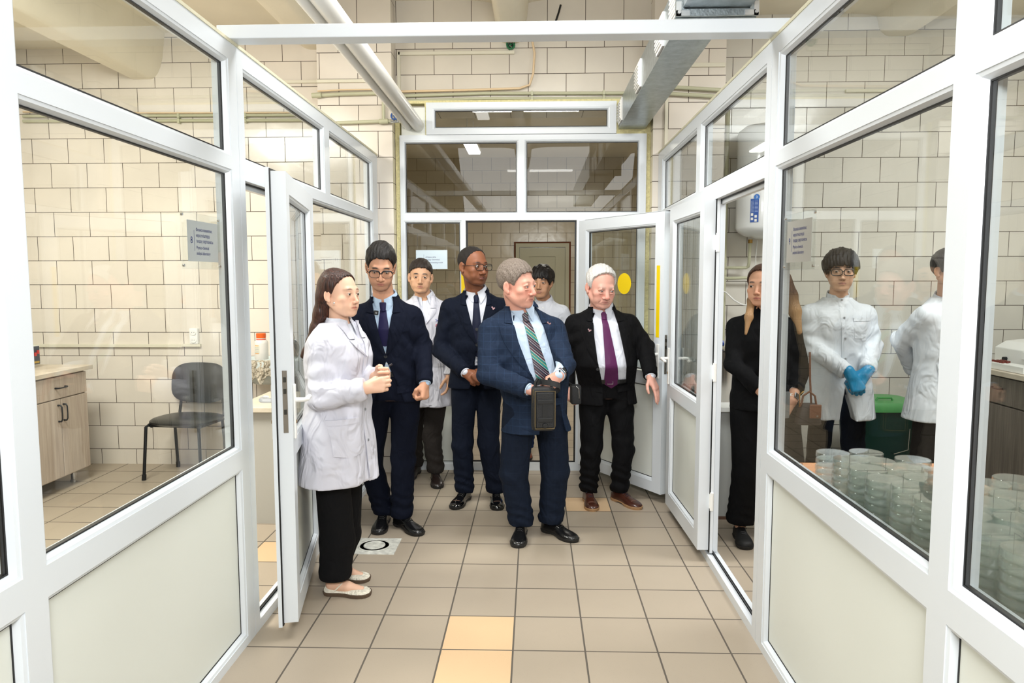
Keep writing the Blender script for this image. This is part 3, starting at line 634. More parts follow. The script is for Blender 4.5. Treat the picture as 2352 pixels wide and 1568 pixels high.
class Head:
    """local axes (x left, f forward, u up), origin between the eyes' level at skull centre; all metres at scale 1"""
    def __init__(s, pos, R, sc_=1., wide=1., jaw=1., chin=0., nose=1., lips=1., old=0., eye=1., long=1.):
        s.o = np.asarray(pos, float); s.R = R; s.s = sc_; s.p = dict(wide=wide, jaw=jaw, chin=chin, nose=nose, lips=lips, old=old, eye=eye, long=long)
    def w(s, x, f, u): return s.o+s.R@(np.array([x, f, u])*s.s)
    def E(s, F, c, r, k=.01, mode='add', R=None):
        F.ell(s.w(*c), np.array(r)*s.s, s.R if R is None else s.R@R, k*s.s, mode)
    def K(s, F, a, b, ra, rb, k=.01, mode='add'): F.cone(s.w(*a), s.w(*b), ra*s.s, rb*s.s, k*s.s, mode)
    def build(s, F):
        P = s.p; wd = P['wide']; jw = P['jaw']; n = P['nose']; ch = P['chin']; lg = P['long']
        s.E(F, (0, -.016, .036), (.073*wd, .094, .079), .01)
        s.E(F, (0, .022, -.012*lg), (.062*wd, .068, .082*lg), .02)
        s.E(F, (0, .030, -.062*lg), (.052*jw, .050, .046), .02)
        for q in (-1, 1): s.K(F, (q*.055*jw, -.012, -.040*lg), (q*.026*jw, .060, -.093*lg), .017, .017, .022)
        s.E(F, (0, .073+ch, -.097*lg), (.021, .016, .016), .018)
        for q in (-1, 1):
            s.E(F, (q*.043*wd, .058, -.026*lg), (.021, .019, .018), .018)
            s.E(F, (q*.036*wd, .062, -.058*lg), (.020, .018, .022), .018)
        s.K(F, (-.034, .074, .019), (.034, .074, .019), .013, .013, .014)
        for q in (-1, 1): s.E(F, (q*.032, .101, -.001), (.017, .017, .0125), .010, 'sub')
        s.K(F, (0, .081, .010), (0, .103+.006*(n-1), -.034*lg), .0075*n, .0105*n, .010)
        s.E(F, (0, .104, -.037*lg), (.0115*n, .0115*n, .0095*n), .006)
        for q in (-1, 1):
            s.E(F, (q*.0135*n, .095, -.041*lg), (.0075*n, .010, .0075), .005)
            s.E(F, (q*.0065*n, .103, -.048*lg), (.0038, .005, .0035), .002, 'sub')
        # mouth
        L = P['lips']
        s.E(F, (0, .079, -.066*lg), (.026, .013, .019), .014)
        for q in (-1, 1): s.K(F, (0, .0925, -.0632*lg), (q*.021, .0845, -.0662*lg), .0042*L, .0018, .004)
        s.K(F, (-.009, .0912, -.0722*lg), (.009, .0912, -.0722*lg), .0048*L, .0048*L, .005)
        for q in (-1, 1): s.K(F, (0, .0995, -.0676*lg), (q*.024, .089, -.0680*lg), .0032, .0016, .002, 'sub')
        # eyes: lids around the ball, cut by a narrow opening
        for q in (-1, 1):
            s.E(F, (q*.032, .0745, 0), (.0155, .0145, .0138), .004)
            s.E(F, (q*.032, .0925, -.0006), (.0146, .0115, .0036*P['eye']), .001, 'sub')
            s.K(F, (q*.021, .0915, .0075), (q*.044, .084, .0075), .0020, .0016, .003, 'sub')
            if P['old']:
                s.E(F, (q*.033, .083, -.0155), (.013, .0065, .004), .004)
                s.K(F, (q*.020, .094, -.045*lg), (q*.034, .080, -.070*lg), .0028, .0018, .004, 'sub'); s.K(F, (q*.038, .088, .0105), (q*.048, .076, .004), .0055, .004, .004)
                pass
        # ears
        for q in (-1, 1):
            a = math.radians(q*22); Rz = np.array([[math.cos(a), -math.sin(a), 0], [math.sin(a), math.cos(a), 0], [0, 0, 1]])
            s.E(F, (q*.077*wd, -.010, -.006), (.0065, .017, .030), .006, R=Rz)
            s.E(F, (q*.084*wd, -.006, -.002), (.0055, .010, .019), .004, 'sub', R=Rz)
            s.E(F, (q*.074*wd, .000, -.032), (.006, .009, .010), .006)
    def eyes(s, parent, iris='#3a2414', gaze=(0, 0)):
        im = mat('iris_'+iris[1:], iris, .15)
        for q in (-1, 1):
            c = s.w(q*.032, .0757, 0); r = .0128*s.s; g = MB(); g.lathe((0, 0, 0), [(r*math.sin(PI*i/14), r*math.cos(PI*i/14)) for i in range(1, 14)], 20)
            d = nrm(s.R@np.array([math.sin(math.radians(gaze[0])), 1, -math.sin(math.radians(gaze[1]))])); Z = np.array(Vector(d).to_track_quat('Z', 'Y').to_matrix())
            g.v = [tuple(c+Z@np.array(p)) for p in g.v]; o = g.build('eye', EYEW, parent)
            for rr, m, nm in ((.0064, im, 'iris'), (.0026, PUPIL, 'pupil')):
                rr *= s.s; h = r+(.0003 if nm == 'iris' else .0006); k = MB(); vs = [tuple(c+Z@np.array((rr*math.cos(t), rr*math.sin(t), math.sqrt(max(0, h*h-rr*rr))))) for t in [2*PI*i/16 for i in range(16)]]
                k.add(vs+[tuple(c+Z@np.array((0, 0, h+.0005)))], [(i, (i+1) % 16, 16) for i in range(16)], True); k.build(nm, m, o)
    def colors(s, v, base, lip, brow, browh=.020, stub=None, red=.0, spots=0., lash=None, browd=1.):
        q = (v-s.o)@s.R/s.s; x, f, u = q.T; ax = np.abs(x); lg = s.p['long']
        base = np.array(srgb(base)); col = np.tile(base, (len(v), 1))
        def blend(m, c): m = np.clip(m, 0, 1)[:, None]; col[:] = col*(1-m)+np.array(c)*m
        front = (f > .03)
        if red:
            rc = base*np.array([1.02, .62, .60])
            m = .55*np.exp(-(((ax-.042)/.026)**2+((u+.032)/.020)**2))*front+np.exp(-((x/.014)**2+((u+.035)/.016)**2))*front+.6*np.exp(-(((ax-.078)/.012)**2+((u+.006)/.03)**2)); blend(m*red, rc)
        if stub: blend(.30*np.clip((-u-.050)/.02, 0, 1)*(f > -.01)*(q[:, 2] > -.14)*(ax < .08), srgb(stub))
        if spots:
            h = np.sin(v[:, 0]*611)*np.sin(v[:, 1]*707+1)*np.sin(v[:, 2]*653+2); blend((h > .55)*spots, base*np.array([.82, .62, .55]))
        m = (f > .072)*np.exp(-((x/.0205)**4+((u+.0674*lg+.02*(ax/.024)**2*.1)/(.0072*(1-.5*(ax/.022)**2*(ax < .022)-.4*(ax >= .022))))**4))*(ax < .023); blend(m*.8, srgb(lip))
        m = (f > .070)*np.exp(-((x/.0215)**6+((u+.0677*lg)/.0016)**2)); blend(m*.75, np.array(srgb(lip))*.22)
        m = (f > .085)*np.exp(-(((ax-.0065)/.0035)**2+((u+.049*lg)/.0028)**2)); blend(m*.7, base*.25)
        bu = browh+.004*(1-((ax-.030)/.02)**2); m = 1.25*np.exp(-(((u-bu)/.0046)**2+((ax-.031)/.0170)**4))*(f > .04); blend(m*browd, srgb(brow))
        m = np.exp(-(((ax-.032)/.0150)**4+((u-.0046+.0015*((ax-.032)/.014)**2)/.0019)**2))*(f > .06); blend(m*.9, srgb(lash or brow))
        m = np.exp(-(((ax-.032)/.0145)**4+((u+.0052)/.0016)**2))*(f > .06); blend(m*.35, base*.35)
        return col

def hand(F, H, wrist, d, n, side, pose, sc_=1.):
    """wrist point, direction to the knuckles d, palm normal n (where the palm faces), side: +1 thumb on cross(d, n)"""
    d = nrm(d); n = np.asarray(n, float); n = nrm(n-d*(n@d)); t = np.cross(d, n)*side; w0 = np.asarray(wrist, float); q = sc_
    def P(a, b, c): return w0+(d*a+t*b+n*c)*q
    H.append((w0.copy(), d, t, n))
    for b0, b1, l in ((.014, .027, .088), (.006, .010, .092), (-.004, -.010, .088), (-.013, -.028, .080)):
        F.cone(P(.0, b0, 0), P(l, b1, 0), .0155*q, .0125*q, .012*q)
    F.cone(P(.01, .016, .006), P(.045, .028, .012), .016*q, .014*q, .012*q)
    F.cone(P(-.02, 0, 0), P(.015, 0, 0), .026*q, .024*q, .015*q, flat=(n, 1.25))
    cur = {'relax': (28, 34, 22), 'fist': (82, 88, 55), 'flat': (8, 8, 5), 'wrap': (55, 60, 30), 'curl': (48, 55, 35)}[pose]
    for i, (b, l, L3) in enumerate(((.027, .088, (.042, .025, .020)), (.010, .092, (.046, .029, .021)), (-.010, .088, (.043, .027, .020)), (-.028, .080, (.034, .020, .018)))):
        p = P(l, b, 0); a = 0.; r = (.0098, .0092, .0084, .0072); sp = (b/.028)*.10*(.3 if pose in ('fist', 'wrap') else 1)
        for j in range(3):
            a += math.radians(cur[j]+(4 if i == 3 else 0)-(6 if i == 0 and pose == 'relax' else 0)+i*2)
            dd = nrm(d*math.cos(a)+n*math.sin(a)+t*sp); p2 = p+dd*L3[j]*q
            F.cone(p, p2, r[j]*q, r[j+1]*q, .003*q); p = p2
    tb = P(.022, .026, .008)
    if pose in ('fist', 'wrap'): seq = [(.040, (.62, .35, .70)), (.032, (.70, -.35, .62)), (.026, (.5, -.75, .45))]
    elif pose == 'flat': seq = [(.040, (.62, .70, .25)), (.030, (.90, .35, .15)), (.025, (1, .1, .1))]
    else: seq = [(.040, (.65, .52, .50)), (.031, (.85, .10, .45)), (.025, (.9, -.1, .4))]
    r = (.0125, .0105, .0098, .008)
    for j, (l, v) in enumerate(seq):
        dd = nrm(d*v[0]+t*v[1]+n*v[2]); p2 = tb+dd*l*q; F.cone(tb, p2, r[j]*q, r[j+1]*q, .004*q); tb = p2

class Torso:
    """stack of rounded sections between pelvis and neck; rows (z, half width, half depth, forward shift)"""
    def __init__(s, pelvis, neck, yaw, rows, n=2.3):
        s.p = np.asarray(pelvis, float); s.n_ = np.asarray(neck, float); a = math.radians(yaw); s.X = np.array([math.cos(a), math.sin(a)]); s.F = np.array([math.sin(a), -math.cos(a)])
        s.rows = np.array(sorted(rows)); s.n = n
    def cen(s, z):
        t = np.clip((np.asarray(z)-s.p[2])/(s.n_[2]-s.p[2]), -1.2, 1.1); t = np.where(t < 0, t*.25, t)
        return s.p[0]+(s.n_[0]-s.p[0])*t, s.p[1]+(s.n_[1]-s.p[1])*t
    def sec(s, z):
        z = np.asarray(z); r = s.rows; return [np.interp(z, r[:, 0], r[:, i]) for i in (1, 2, 3)]
    def add(s, F, infl=0., k=.02, z0=None, z1=None, mode='add', split=None, wob=0.):
        z0 = s.rows[0, 0] if z0 is None else z0; z1 = s.rows[-1, 0] if z1 is None else z1
        def fn(X, Y, Z):
            cx, cyy = s.cen(Z); a, b, c = s.sec(Z); a = a+infl; b = b+infl
            px, py = X-cx, Y-cyy; u = px*s.X[0]+py*s.X[1]; t = px*s.F[0]+py*s.F[1]-c
            if wob: th = np.arctan2(t, u); fade = np.clip((s.p[2]+.05-Z)/.35, 0, 1); t = t+wob*fade*np.sin(th*7+Z*3)*.6; u = u+wob*fade*np.cos(th*5+1+Z*4)*.6
            d = ((np.abs(u)/a)**s.n+(np.abs(t)/b)**s.n)**(1/s.n)-1
            d = d*np.minimum(a, b); return np.maximum(np.maximum(d, z0-Z), Z-z1)
        m = s.rows[:, 1].max()+infl+.05; c0 = np.array([*s.cen(z0), z0]); c1 = np.array([*s.cen(z1), z1])
        F.op(fn, np.minimum(c0, c1)-[m, m, 0], np.maximum(c0, c1)+[m, m, 0], k, mode)
    def front(s, u, z, off=0., back=False):
        cx, cyy = s.cen(z); a, b, c = s.sec(z); a = a+off; b = b+off; t = b*max(0., 1-abs(u/a)**s.n)**(1/s.n); t = c+(-t if back else t)
        return np.array([cx+s.X[0]*u+s.F[0]*t, cyy+s.X[1]*u+s.F[1]*t, z])
    def patch(s, name, pts_fn, nu, nv, off, thick, m, parent, back=False, smooth=True):
        """a cloth piece lying on the torso; pts_fn(i/nu, j/nv) -> (u, z, extra offset)"""
        g = MB(); vs = []
        for lay in (0, 1):
            for i in range(nu+1):
                for j in range(nv+1):
                    u, z, e = pts_fn(i/nu, j/nv); vs.append(s.front(u, z, off+e-(thick if lay else 0), back))
        N = (nu+1)*(nv+1); ix = lambda i, j, l: l*N+i*(nv+1)+j; fs = []
        for i in range(nu):
            for j in range(nv): fs += [(ix(i, j, 0), ix(i+1, j, 0), ix(i+1, j+1, 0), ix(i, j+1, 0)), (ix(i, j, 1), ix(i, j+1, 1), ix(i+1, j+1, 1), ix(i+1, j, 1))]
        for i in range(nu):
            for j in (0, nv): fs.append((ix(i, j, 0), ix(i+1, j, 0), ix(i+1, j, 1), ix(i, j, 1)))
        for j in range(nv):
            for i in (0, nu): fs.append((ix(i, j, 0), ix(i, j+1, 0), ix(i, j+1, 1), ix(i, j, 1)))
        g.add(vs, fs, smooth); return g.build(name, m, parent)
def crease(F, c, r, d, freq, amp, ph=0.):
    """soft folds around a joint: ridges across direction d, fading out at radius r"""
    c = np.asarray(c, float); d = nrm(d)
    def fn(X, Y, Z):
        p0, p1, p2 = X-c[0], Y-c[1], Z-c[2]; q = (p0*p0+p1*p1+p2*p2)/(r*r)
        s = (p0*d[0]+p1*d[1]+p2*d[2])+.022*np.sin(p0*21+p1*17+ph)+.018*np.sin(p2*19+p0*9+ph*2)
        return 1.5*amp*np.exp(-q*2.2)*np.sin(s*freq+ph)
    F.op(fn, c-r*1.3, c+r*1.3, 0, 'off', pad=0)
def gauss_hairline(fs, us): return lambda f, ax: np.interp(f, fs, us)
HAIRLINE = {
    'man': ([-.13, -.06, -.026, -.012, .010, .020, .040, .052, .062, .13], [-.080, -.075, -.058, .020, .014, -.018, .030, .060, .072, .078]),
    'fringe': ([-.13, -.06, -.026, -.012, .010, .020, .045, .06, .075, .13], [-.080, -.075, -.058, .016, .010, -.018, .010, .034, .036, .036]),
    'bald': ([-.13, -.06, -.026, -.012, .008, .016, .030, .045, .060, .13], [-.080, -.072, -.052, .018, .016, -.002, .050, .086, .104, .125]),
    'crop': ([-.13, -.06, -.026, -.012, .010, .018, .038, .052, .064, .13], [-.05, -.04, -.020, .030, .028, .022, .050, .064, .068, .072]),
    'long': ([-.13, -.06, -.020, -.004, .004, .016, .034, .050, .066, .13], [-.12, -.12, -.100, -.060, -.002, .012, .050, .080, .094, .102]),
    'white': ([-.13, -.06, -.026, -.012, .008, .018, .030, .046, .060, .13], [-.088, -.080, -.062, .006, .002, -.022, .056, .092, .106, .120])}
def hair(H, parent, m, style='man', t=.012, tuft=.003, fwd=0., top=0., extra=None, seed=0, step=.0034, name='hair', side=0., parting=0., strands=None, flatax=None):
    s = H.s; wd = H.p['wide']; o = H.o; e = .14*s
    lo, hi = o-np.array([e, e, e]), o+np.array([e, e, e*1.15]); pts = [(p, r) for p, r in (extra or [])]
    for p, r in pts: lo = np.minimum(lo, np.asarray(p)-np.max(r)-.02); hi = np.maximum(hi, np.asarray(p)+np.max(r)+.02)
    for (pa, ra), (pb, rb) in (strands or []): lo = np.minimum(lo, np.minimum(pa, pb)-.09); hi = np.maximum(hi, np.maximum(pa, pb)+.09)
    F = Field(*[spaced(lo[i], hi[i], step*s if i < 3 else step) for i in range(3)])
    H.E(F, (0, -.016+fwd, .036+top), (.073*wd+t+side, .094+t, .079+t+top), 0)
    fs, us = HAIRLINE[style]; R = H.R
    def cut(X, Y, Z):
        p = [X-o[0], Y-o[1], Z-o[2]]; x, f, u = [(R[0, i]*p[0]+R[1, i]*p[1]+R[2, i]*p[2])/s for i in range(3)]
        h = np.interp(f, fs, us); ax = np.abs(x)
        h = h-.012*np.clip((ax-.02)/.05, 0, 1)*(f > .04)+.003*np.sin(x*330+seed)*(f > .03)
        d = (h-u)*s*.8
        if parting: d = np.maximum(d, .006*s-np.sqrt(((x-.004)*1.6)**2+np.maximum(0, .10-u)**2)*s*.5-.0*f) if False else d
        return d
    F.op(cut, lo, hi, 0, 'and', pad=0)
    # hollow towards the scalp so that only hair shows above the skin
    if tuft:
        def tf(X, Y, Z):
            p = [X-o[0], Y-o[1], Z-o[2]]; x, f, u = [(R[0, i]*p[0]+R[1, i]*p[1]+R[2, i]*p[2])/s for i in range(3)]
            return tuft*(np.sin(x*160+f*60+seed)*np.sin(f*95+x*40+seed*2)+.6*np.sin(x*310+u*90+f*120+seed))
        F.op(tf, lo, hi, 0, 'off', pad=0)
    for (pa, ra), (pb, rb) in (strands or []): F.cone(pa, pb, ra, rb, .02, flat=flatax)
    for i, (p, r) in enumerate(pts):
        if i and pts[i-1] is not None and not np.isscalar(r):
            pass
        if np.isscalar(r): F.ell(p, (r, r, r), None, .012)
        else: F.ell(p, r, None, .012)
    return finish(F, name, m, parent, 1)
def strand(F, pts, rs, k=.012, flat=None):
    for i in range(len(pts)-1): F.cone(pts[i], pts[i+1], rs[i], rs[i+1], k, flat=flat)
def finish(F, name, m, parent, rl=1, colors=None, amt=.5):
    v, f = F.net(); v, f = biggest(v, f)
    if rl: v = relax(v, f, rl, amt)
    return surf_obj(name, v, f, m, parent, colors(v) if colors else None)
def glasses(H, parent, m, kind='full', w_=.027, h_=.019, u0=-.003, r=.0019):
    g = MB(); L = lambda x, f, u: H.w(x, f, u)
    for q in (-1, 1):
        pts = []
        for i in range(28):
            a = 2*PI*i/28; ca, sa = math.cos(a), math.sin(a); x = w_*math.copysign(abs(ca)**.6, ca); z = h_*math.copysign(abs(sa)**.7, sa)
            pts.append((q*.033+x, .1115-.0045*abs(q*.033+x)/.06-.02*max(0, abs(q*.033+x)-.045)*4, u0+z))
        rr = [r*(1.7 if kind == 'brow' and p[2] > u0+.002 else (.55 if kind == 'brow' else 1))*H.s for p in pts]
        g.tube([L(*p) for p in pts], rr, 8, closed=True)
        g.tube([L(q*.060, .1045, u0+.008), L(q*.071, .094, u0+.008), L(q*.0775, .045, u0+.006), L(q*.080, .0, u0+.004), L(q*.080, -.018, u0-.012)], r*.9*H.s, 8)
    g.tube([L(-.0075, .1105, u0+.003), L(0, .1135, u0+.006), L(.0075, .1105, u0+.003)], r*H.s, 8)
    o = g.build('glasses', m, parent)
    for q in (-1, 1):
        k = MB(); vs = [L(q*.033+w_*.97*math.copysign(abs(math.cos(a))**.6, math.cos(a)), .1105, u0+h_*.97*math.copysign(abs(math.sin(a))**.7, math.sin(a))) for a in [2*PI*i/24 for i in range(24)]]
        k.add(vs, [tuple(range(24))]); k.build('lens', LENS, o)
    return o
# shoes -------------------------------------------------------------
def shoe(parent, ankle, yaw, m, sole, L=.295, wd=.05, lace=BLK, kind='derby', cap=False, toe_pt=1.):
    a = math.radians(yaw); X = np.array([math.cos(a), math.sin(a), 0]); F = np.array([math.sin(a), -math.cos(a), 0]); o = np.array([ankle[0], ankle[1], 0.])
    P = lambda x, f, z: o+X*x+F*f+np.array([0, 0, z])
    fs = [-.07, -.06, -.04, -.01, .03, .07, .11, .15, .18, .20, .213, .219]; k = (L-.07)/.219*1.0
    hw = [.016, .028, .034, .034, .031, .035, .044, .047, .043, .034*toe_pt, .020*toe_pt, .006]; ht = {'derby': [.050, .075, .09, .095, .088, .070, .055, .048, .043, .038, .030, .020], 'flat': [.035, .045, .045, .035, .030, .030, .034, .036, .034, .030, .024, .016], 'sneaker': [.05, .075, .09, .095, .09, .074, .062, .056, .052, .046, .038, .026]}[kind]
    g = MB(); vs = []; n = 14; hw = [h*wd/.047 for h in hw]
    for f, h, t in zip(fs, hw, ht):
        for j in range(n+1):
            b = PI*j/n; vs.append(P(h*1.0*math.copysign(abs(math.cos(b))**.75, math.cos(b)), f*k, .018+(t-.018)*math.sin(b)**.8))
    fc = []; N = n+1
    for i in range(len(fs)-1):
        for j in range(n): fc.append((i*N+j, i*N+j+1, (i+1)*N+j+1, (i+1)*N+j))
        fc.append((i*N, (i+1)*N, (i+1)*N+n, i*N+n))
    fc += [tuple(range(N)), tuple((len(fs)-1)*N+j for j in range(N))][::1]
    g.add(vs, fc, True); s = g.build('shoe', m, parent)
    if kind == 'flat':
        pass
    g = MB(); vs = []
    for z, e in ((.0, -.001), (.016, .003), (.020, .0025)):
        for f, h in zip(fs, hw): vs += [P((h+e), f*k+(.004 if f > .19 else -.004 if f < -.06 else 0)*(e > 0), z)]
        for f, h in list(zip(fs, hw))[::-1]: vs += [P(-(h+e), f*k+(.004 if f > .19 else -.004 if f < -.06 else 0)*(e > 0), z)]
    M_ = 2*len(fs); fc = [tuple(range(M_))[::-1], tuple(range(2*M_, 3*M_))]
    for q in (0, 1):
        for j in range(M_): fc.append((q*M_+j, q*M_+(j+1) % M_, (q+1)*M_+(j+1) % M_, (q+1)*M_+j))
    if kind == 'derby':      # the arch lifts off the ground between heel block and ball
        vs = [tuple(v) for v in vs]; L1 = len(fs)
        for q in (0,):
            for j, f in enumerate(fs+fs[::-1]):
                if .0 <= f <= .08: x_, y_, z_ = vs[q*M_+j]; vs[q*M_+j] = (x_, y_, .010)
    g.add(vs, fc); g.build('sole', sole, s)
    if kind == 'derby' or kind == 'sneaker':
        for i in range(4):
            f = .045+i*.016; zt = np.interp(f, np.array(fs)*k, ht)+.002; g = MB()
            g.tube([P(-.019, f-.003, zt-.007), P(-.008, f+.002, zt), P(.008, f-.002, zt), P(.019, f+.003, zt-.007)], .0019, 6); g.build('lace', lace, s)
        g = MB()
        for q in (-1, 1): g.tube([P(0, .04, .093), P(q*.02, .050, .094), P(q*.026, .060, .082), P(q*.010, .05, .09)], .0019, 6)
        g.build('lace', lace, s)
        if kind == 'derby':
            for q in (-1, 1):
                g = MB(); g.tube([P(q*.020, .028, .086), P(q*.024, .06, .072), P(q*.022, .095, .060), P(q*.036, .085, .045), P(q*.041, .05, .035)], .0016, 6); g.build('seam', m, s)
        if cap:
            g = MB(); g.tube([P(.045*math.cos(b), .145*k+.01*math.sin(b), .018+(.0305)*math.sin(b)**.8+.0005) for b in [PI*i/12 for i in range(13)]], .0012, 6); g.build('seam', mat('tan_thread', '#9a7460', .6), s)
    return s

def person(sp):
    """sp: label, y (depth), yaw, pelvis, neck, head dict, arms, feet, outfit"""
    rt = thing('person', (*np.asarray(sp['pelvis'])[:2], 0), sp['label'], 'person', sp.get('group'))
    yaw = sp['yaw']; pel = np.asarray(sp['pelvis'], float); nk = np.asarray(sp['neck'], float); b = sp.get('build', {})
    hw, ww, cw, sw = b.get('hip', .165), b.get('waist', .150), b.get('chest', .170), b.get('sh', .185); pd, bd, cdp = b.get('hd', .115), b.get('belly', .110), b.get('cd', .118); bf = b.get('bf', .0)
    zp, zn = pel[2], nk[2]; zz = lambda t: zp+(zn-zp)*t
    rows = [(zz(-.16), hw*.93, pd*.95, 0), (zz(0), hw, pd, 0), (zz(.28), ww, bd, bf), (zz(.45), (ww+cw)/2, (bd+cdp)/2, bf*.8), (zz(.66), cw, cdp, .005), (zz(.80), sw*.93, cdp*.86, .0), (zz(.87), sw*.84, .086, -.004), (zz(.925), sw*.64, .076, -.006), (zz(.97), sw*.46, .070, -.006), (zz(1.0), .070, .064, -.006)]
    T = Torso(pel, nk, yaw, rows); X3 = np.array([*T.X, 0]); F3 = np.array([*T.F, 0]); U3 = np.array([0, 0, 1.])
    cx, cyy = T.cen(zz(.86)); sh0 = np.array([cx, cyy, zz(.80)])
    arms = {}
    for s_, q in (('L', 1), ('R', -1)):
        if s_ in sp['arms']:
            A = dict(sp['arms'][s_]); A['s'] = sh0+X3*q*(sw-.035)+np.asarray(A.get('ds', (0, 0, 0))); A['e'] = np.asarray(A['e'], float); A['w'] = np.asarray(A['w'], float); A['q'] = q; arms[s_] = A
    hd = sp['head']; H = Head(hd['pos'], frame(*hd['rot']), hd.get('s', 1.), **hd.get('shape', {}))
    feet = sp['feet']; hips = {'L': pel+X3*hw*.52-U3*.05, 'R': pel-X3*hw*.52-U3*.05}
    # ---- body: one continuous skin
    allp = [pel, nk, H.o]+[A[k] for A in arms.values() for k in 'sew']+[np.asarray(f['a'], float) for f in feet.values()]
    lo = np.min(allp, 0)-.16; hi = np.max(allp, 0)+.16; lo[2] = -.02; hi[2] = H.o[2]+.14*H.s
    fine = [[], [], []]
    for i in range(3):
        e = (.105, .135, .135)[i]*H.s if i != 2 else .13*H.s
        fine[i].append((H.o[i]-e-.0, H.o[i]+e, hd.get('res', .0027)*max(1., H.s)))
        for A in arms.values():
            if A.get('hand'):
                c = A['w']+nrm(A['hd'])*.08; fine[i].append((c[i]-.11, c[i]+.11, sp.get('hres', .0036)))
    F = Field(*[spaced(lo[i], hi[i], .015, fine[i]) for i in range(3)])
    T.add(F, -.014, .02)
    nb = b.get('neckr', .055)
    F.cone(nk-U3*.03+F3*.004, H.w(0, -.014, -.045), nb*1.08, nb, .03)
    for A in arms.values():
        F.cone(A['s'], A['e'], .045, .037, .02); F.cone(A['e'], A['w'], .037, .026*b.get('wrist', 1.), .012)
        if A.get('hand'): hand(F, [], A['w'], A['hd'], A['hn'], A['q']*A.get('side', -1), A['hand'], b.get('hand', 1.))
    for s_, f in feet.items():
        kn = np.asarray(f['k'], float); F.cone(hips[s_], kn, .07, .05, .02); F.cone(kn, np.array([*np.asarray(f['a'])[:2], .09]), .048, .036, .012)
        if f.get('bare'): yw = math.radians(f['yaw']); fd = np.array([math.sin(yw), -math.cos(yw), 0]); a0 = np.array([*np.asarray(f['a'])[:2], .05]); F.cone(a0-fd*.02, a0+fd*.06-U3*.012, .033, .028, .015); F.cone(a0+fd*.06-U3*.012, a0+fd*.13-U3*.024, .028, .020, .012)
    H.build(F)
    cf = hd['col']
    finish(F, 'body', SKIN, rt, 1, lambda v: H.colors(v, **cf), .35)
    H.eyes(rt, hd.get('iris', '#3a2414'), hd.get('gaze', (0, 0)))
    if hd.get('hair'):
        hair(H, rt, **hd['hair'])
    if hd.get('glasses'): glasses(H, rt, **hd['glasses'])
    # ---- trousers
    tr = sp['trousers']; m = tr['m']; zb = tr.get('top', zz(.14)); lo = np.min([pel, *[np.asarray(f['a'], float) for f in feet.values()], *[np.asarray(f['k'], float) for f in feet.values()]], 0)-.2; hi = np.max([pel, *[np.asarray(f['k'], float) for f in feet.values()]], 0)+.2
    lo[2] = 0; hi[2] = zb+.04; F = Field(*[spaced(lo[i], hi[i], .009) for i in range(3)])
    T.add(F, .004, .02, z0=zz(-.16), z1=zb)
    r0, r1, r2 = tr.get('r', (.092, .068, .062)); hem = tr.get('hem', .055)
    for s_, f in feet.items():
        kn = np.asarray(f['k'], float); an = np.array([*np.asarray(f['a'])[:2], hem+.03]); hp = hips[s_]
        F.cone(hp, kn, r0, r1, .03); F.cone(kn, an, r1, r2, .02); F.cone(an, an-U3*.04, r2, r2*.97, .01)
    F.op(lambda X, Y, Z: hem-Z+0*X+0*Y, lo, hi, 0, 'and', pad=0)
    for j, (s_, f) in enumerate(feet.items()):
        kn = np.asarray(f['k'], float); an = np.array([*np.asarray(f['a'])[:2], hem+.08])
        cr = tr.get('crease', 1.); crease(F, an, .16, (.1, .1, 1), 95, .0042*cr, j*2.); crease(F, kn, .15, (.3*(-1)**j, .2, 1), 60, .0035*cr, 1+j); crease(F, hips[s_]-U3*.12, .18, (.8*(-1)**j, .1, .7), 45, .0035*cr, 2+j)
    finish(F, tr.get('name', 'trousers'), m, rt, 1)
    if 'belt' in tr:
        g = MB(); vs = []
        for z in (zb-.022, zb+.008):
            for i in range(40):
                a = 2*PI*i/40; ss, tt = math.cos(a), math.sin(a); aa, bb, cc = T.sec(z); aa += .009; bb += .009; cx, cyy = T.cen(z)
                u = aa*math.copysign(abs(ss)**.87, ss); t = cc+bb*math.copysign(abs(tt)**.87, tt); vs.append((cx+T.X[0]*u+T.F[0]*t, cyy+T.X[1]*u+T.F[1]*t, z))
        g.add(vs, [(i, (i+1) % 40, 40+(i+1) % 40, 40+i) for i in range(40)]+[tuple(range(40))[::-1], tuple(range(40, 80))]); bl = g.build('belt', tr['belt'], rt)
        c = T.front(0, zb-.007, .011); g = MB(); s2 = T.front(.019, zb-.007, .012); s3 = T.front(-.019, zb-.007, .012); g.tube([s2+U3*.015, s3+U3*.015, s3-U3*.015, s2-U3*.015], .0022, 6, closed=True); g.build('buckle', CHROME, bl)
    # ---- shoes
    for s_, f in feet.items():
        sh = sp['shoes']; shoe(rt, f['a'], f['yaw'], sh['m'], sh['sole'], **{k: v for k, v in sh.items() if k not in ('m', 'sole')})
    ctx = dict(rt=rt, T=T, arms=arms, H=H, zz=zz, X=X3, F=F3, U=U3, pel=pel, nk=nk, sw=sw, b=b)
    sp['outfit'](ctx)
    return rt
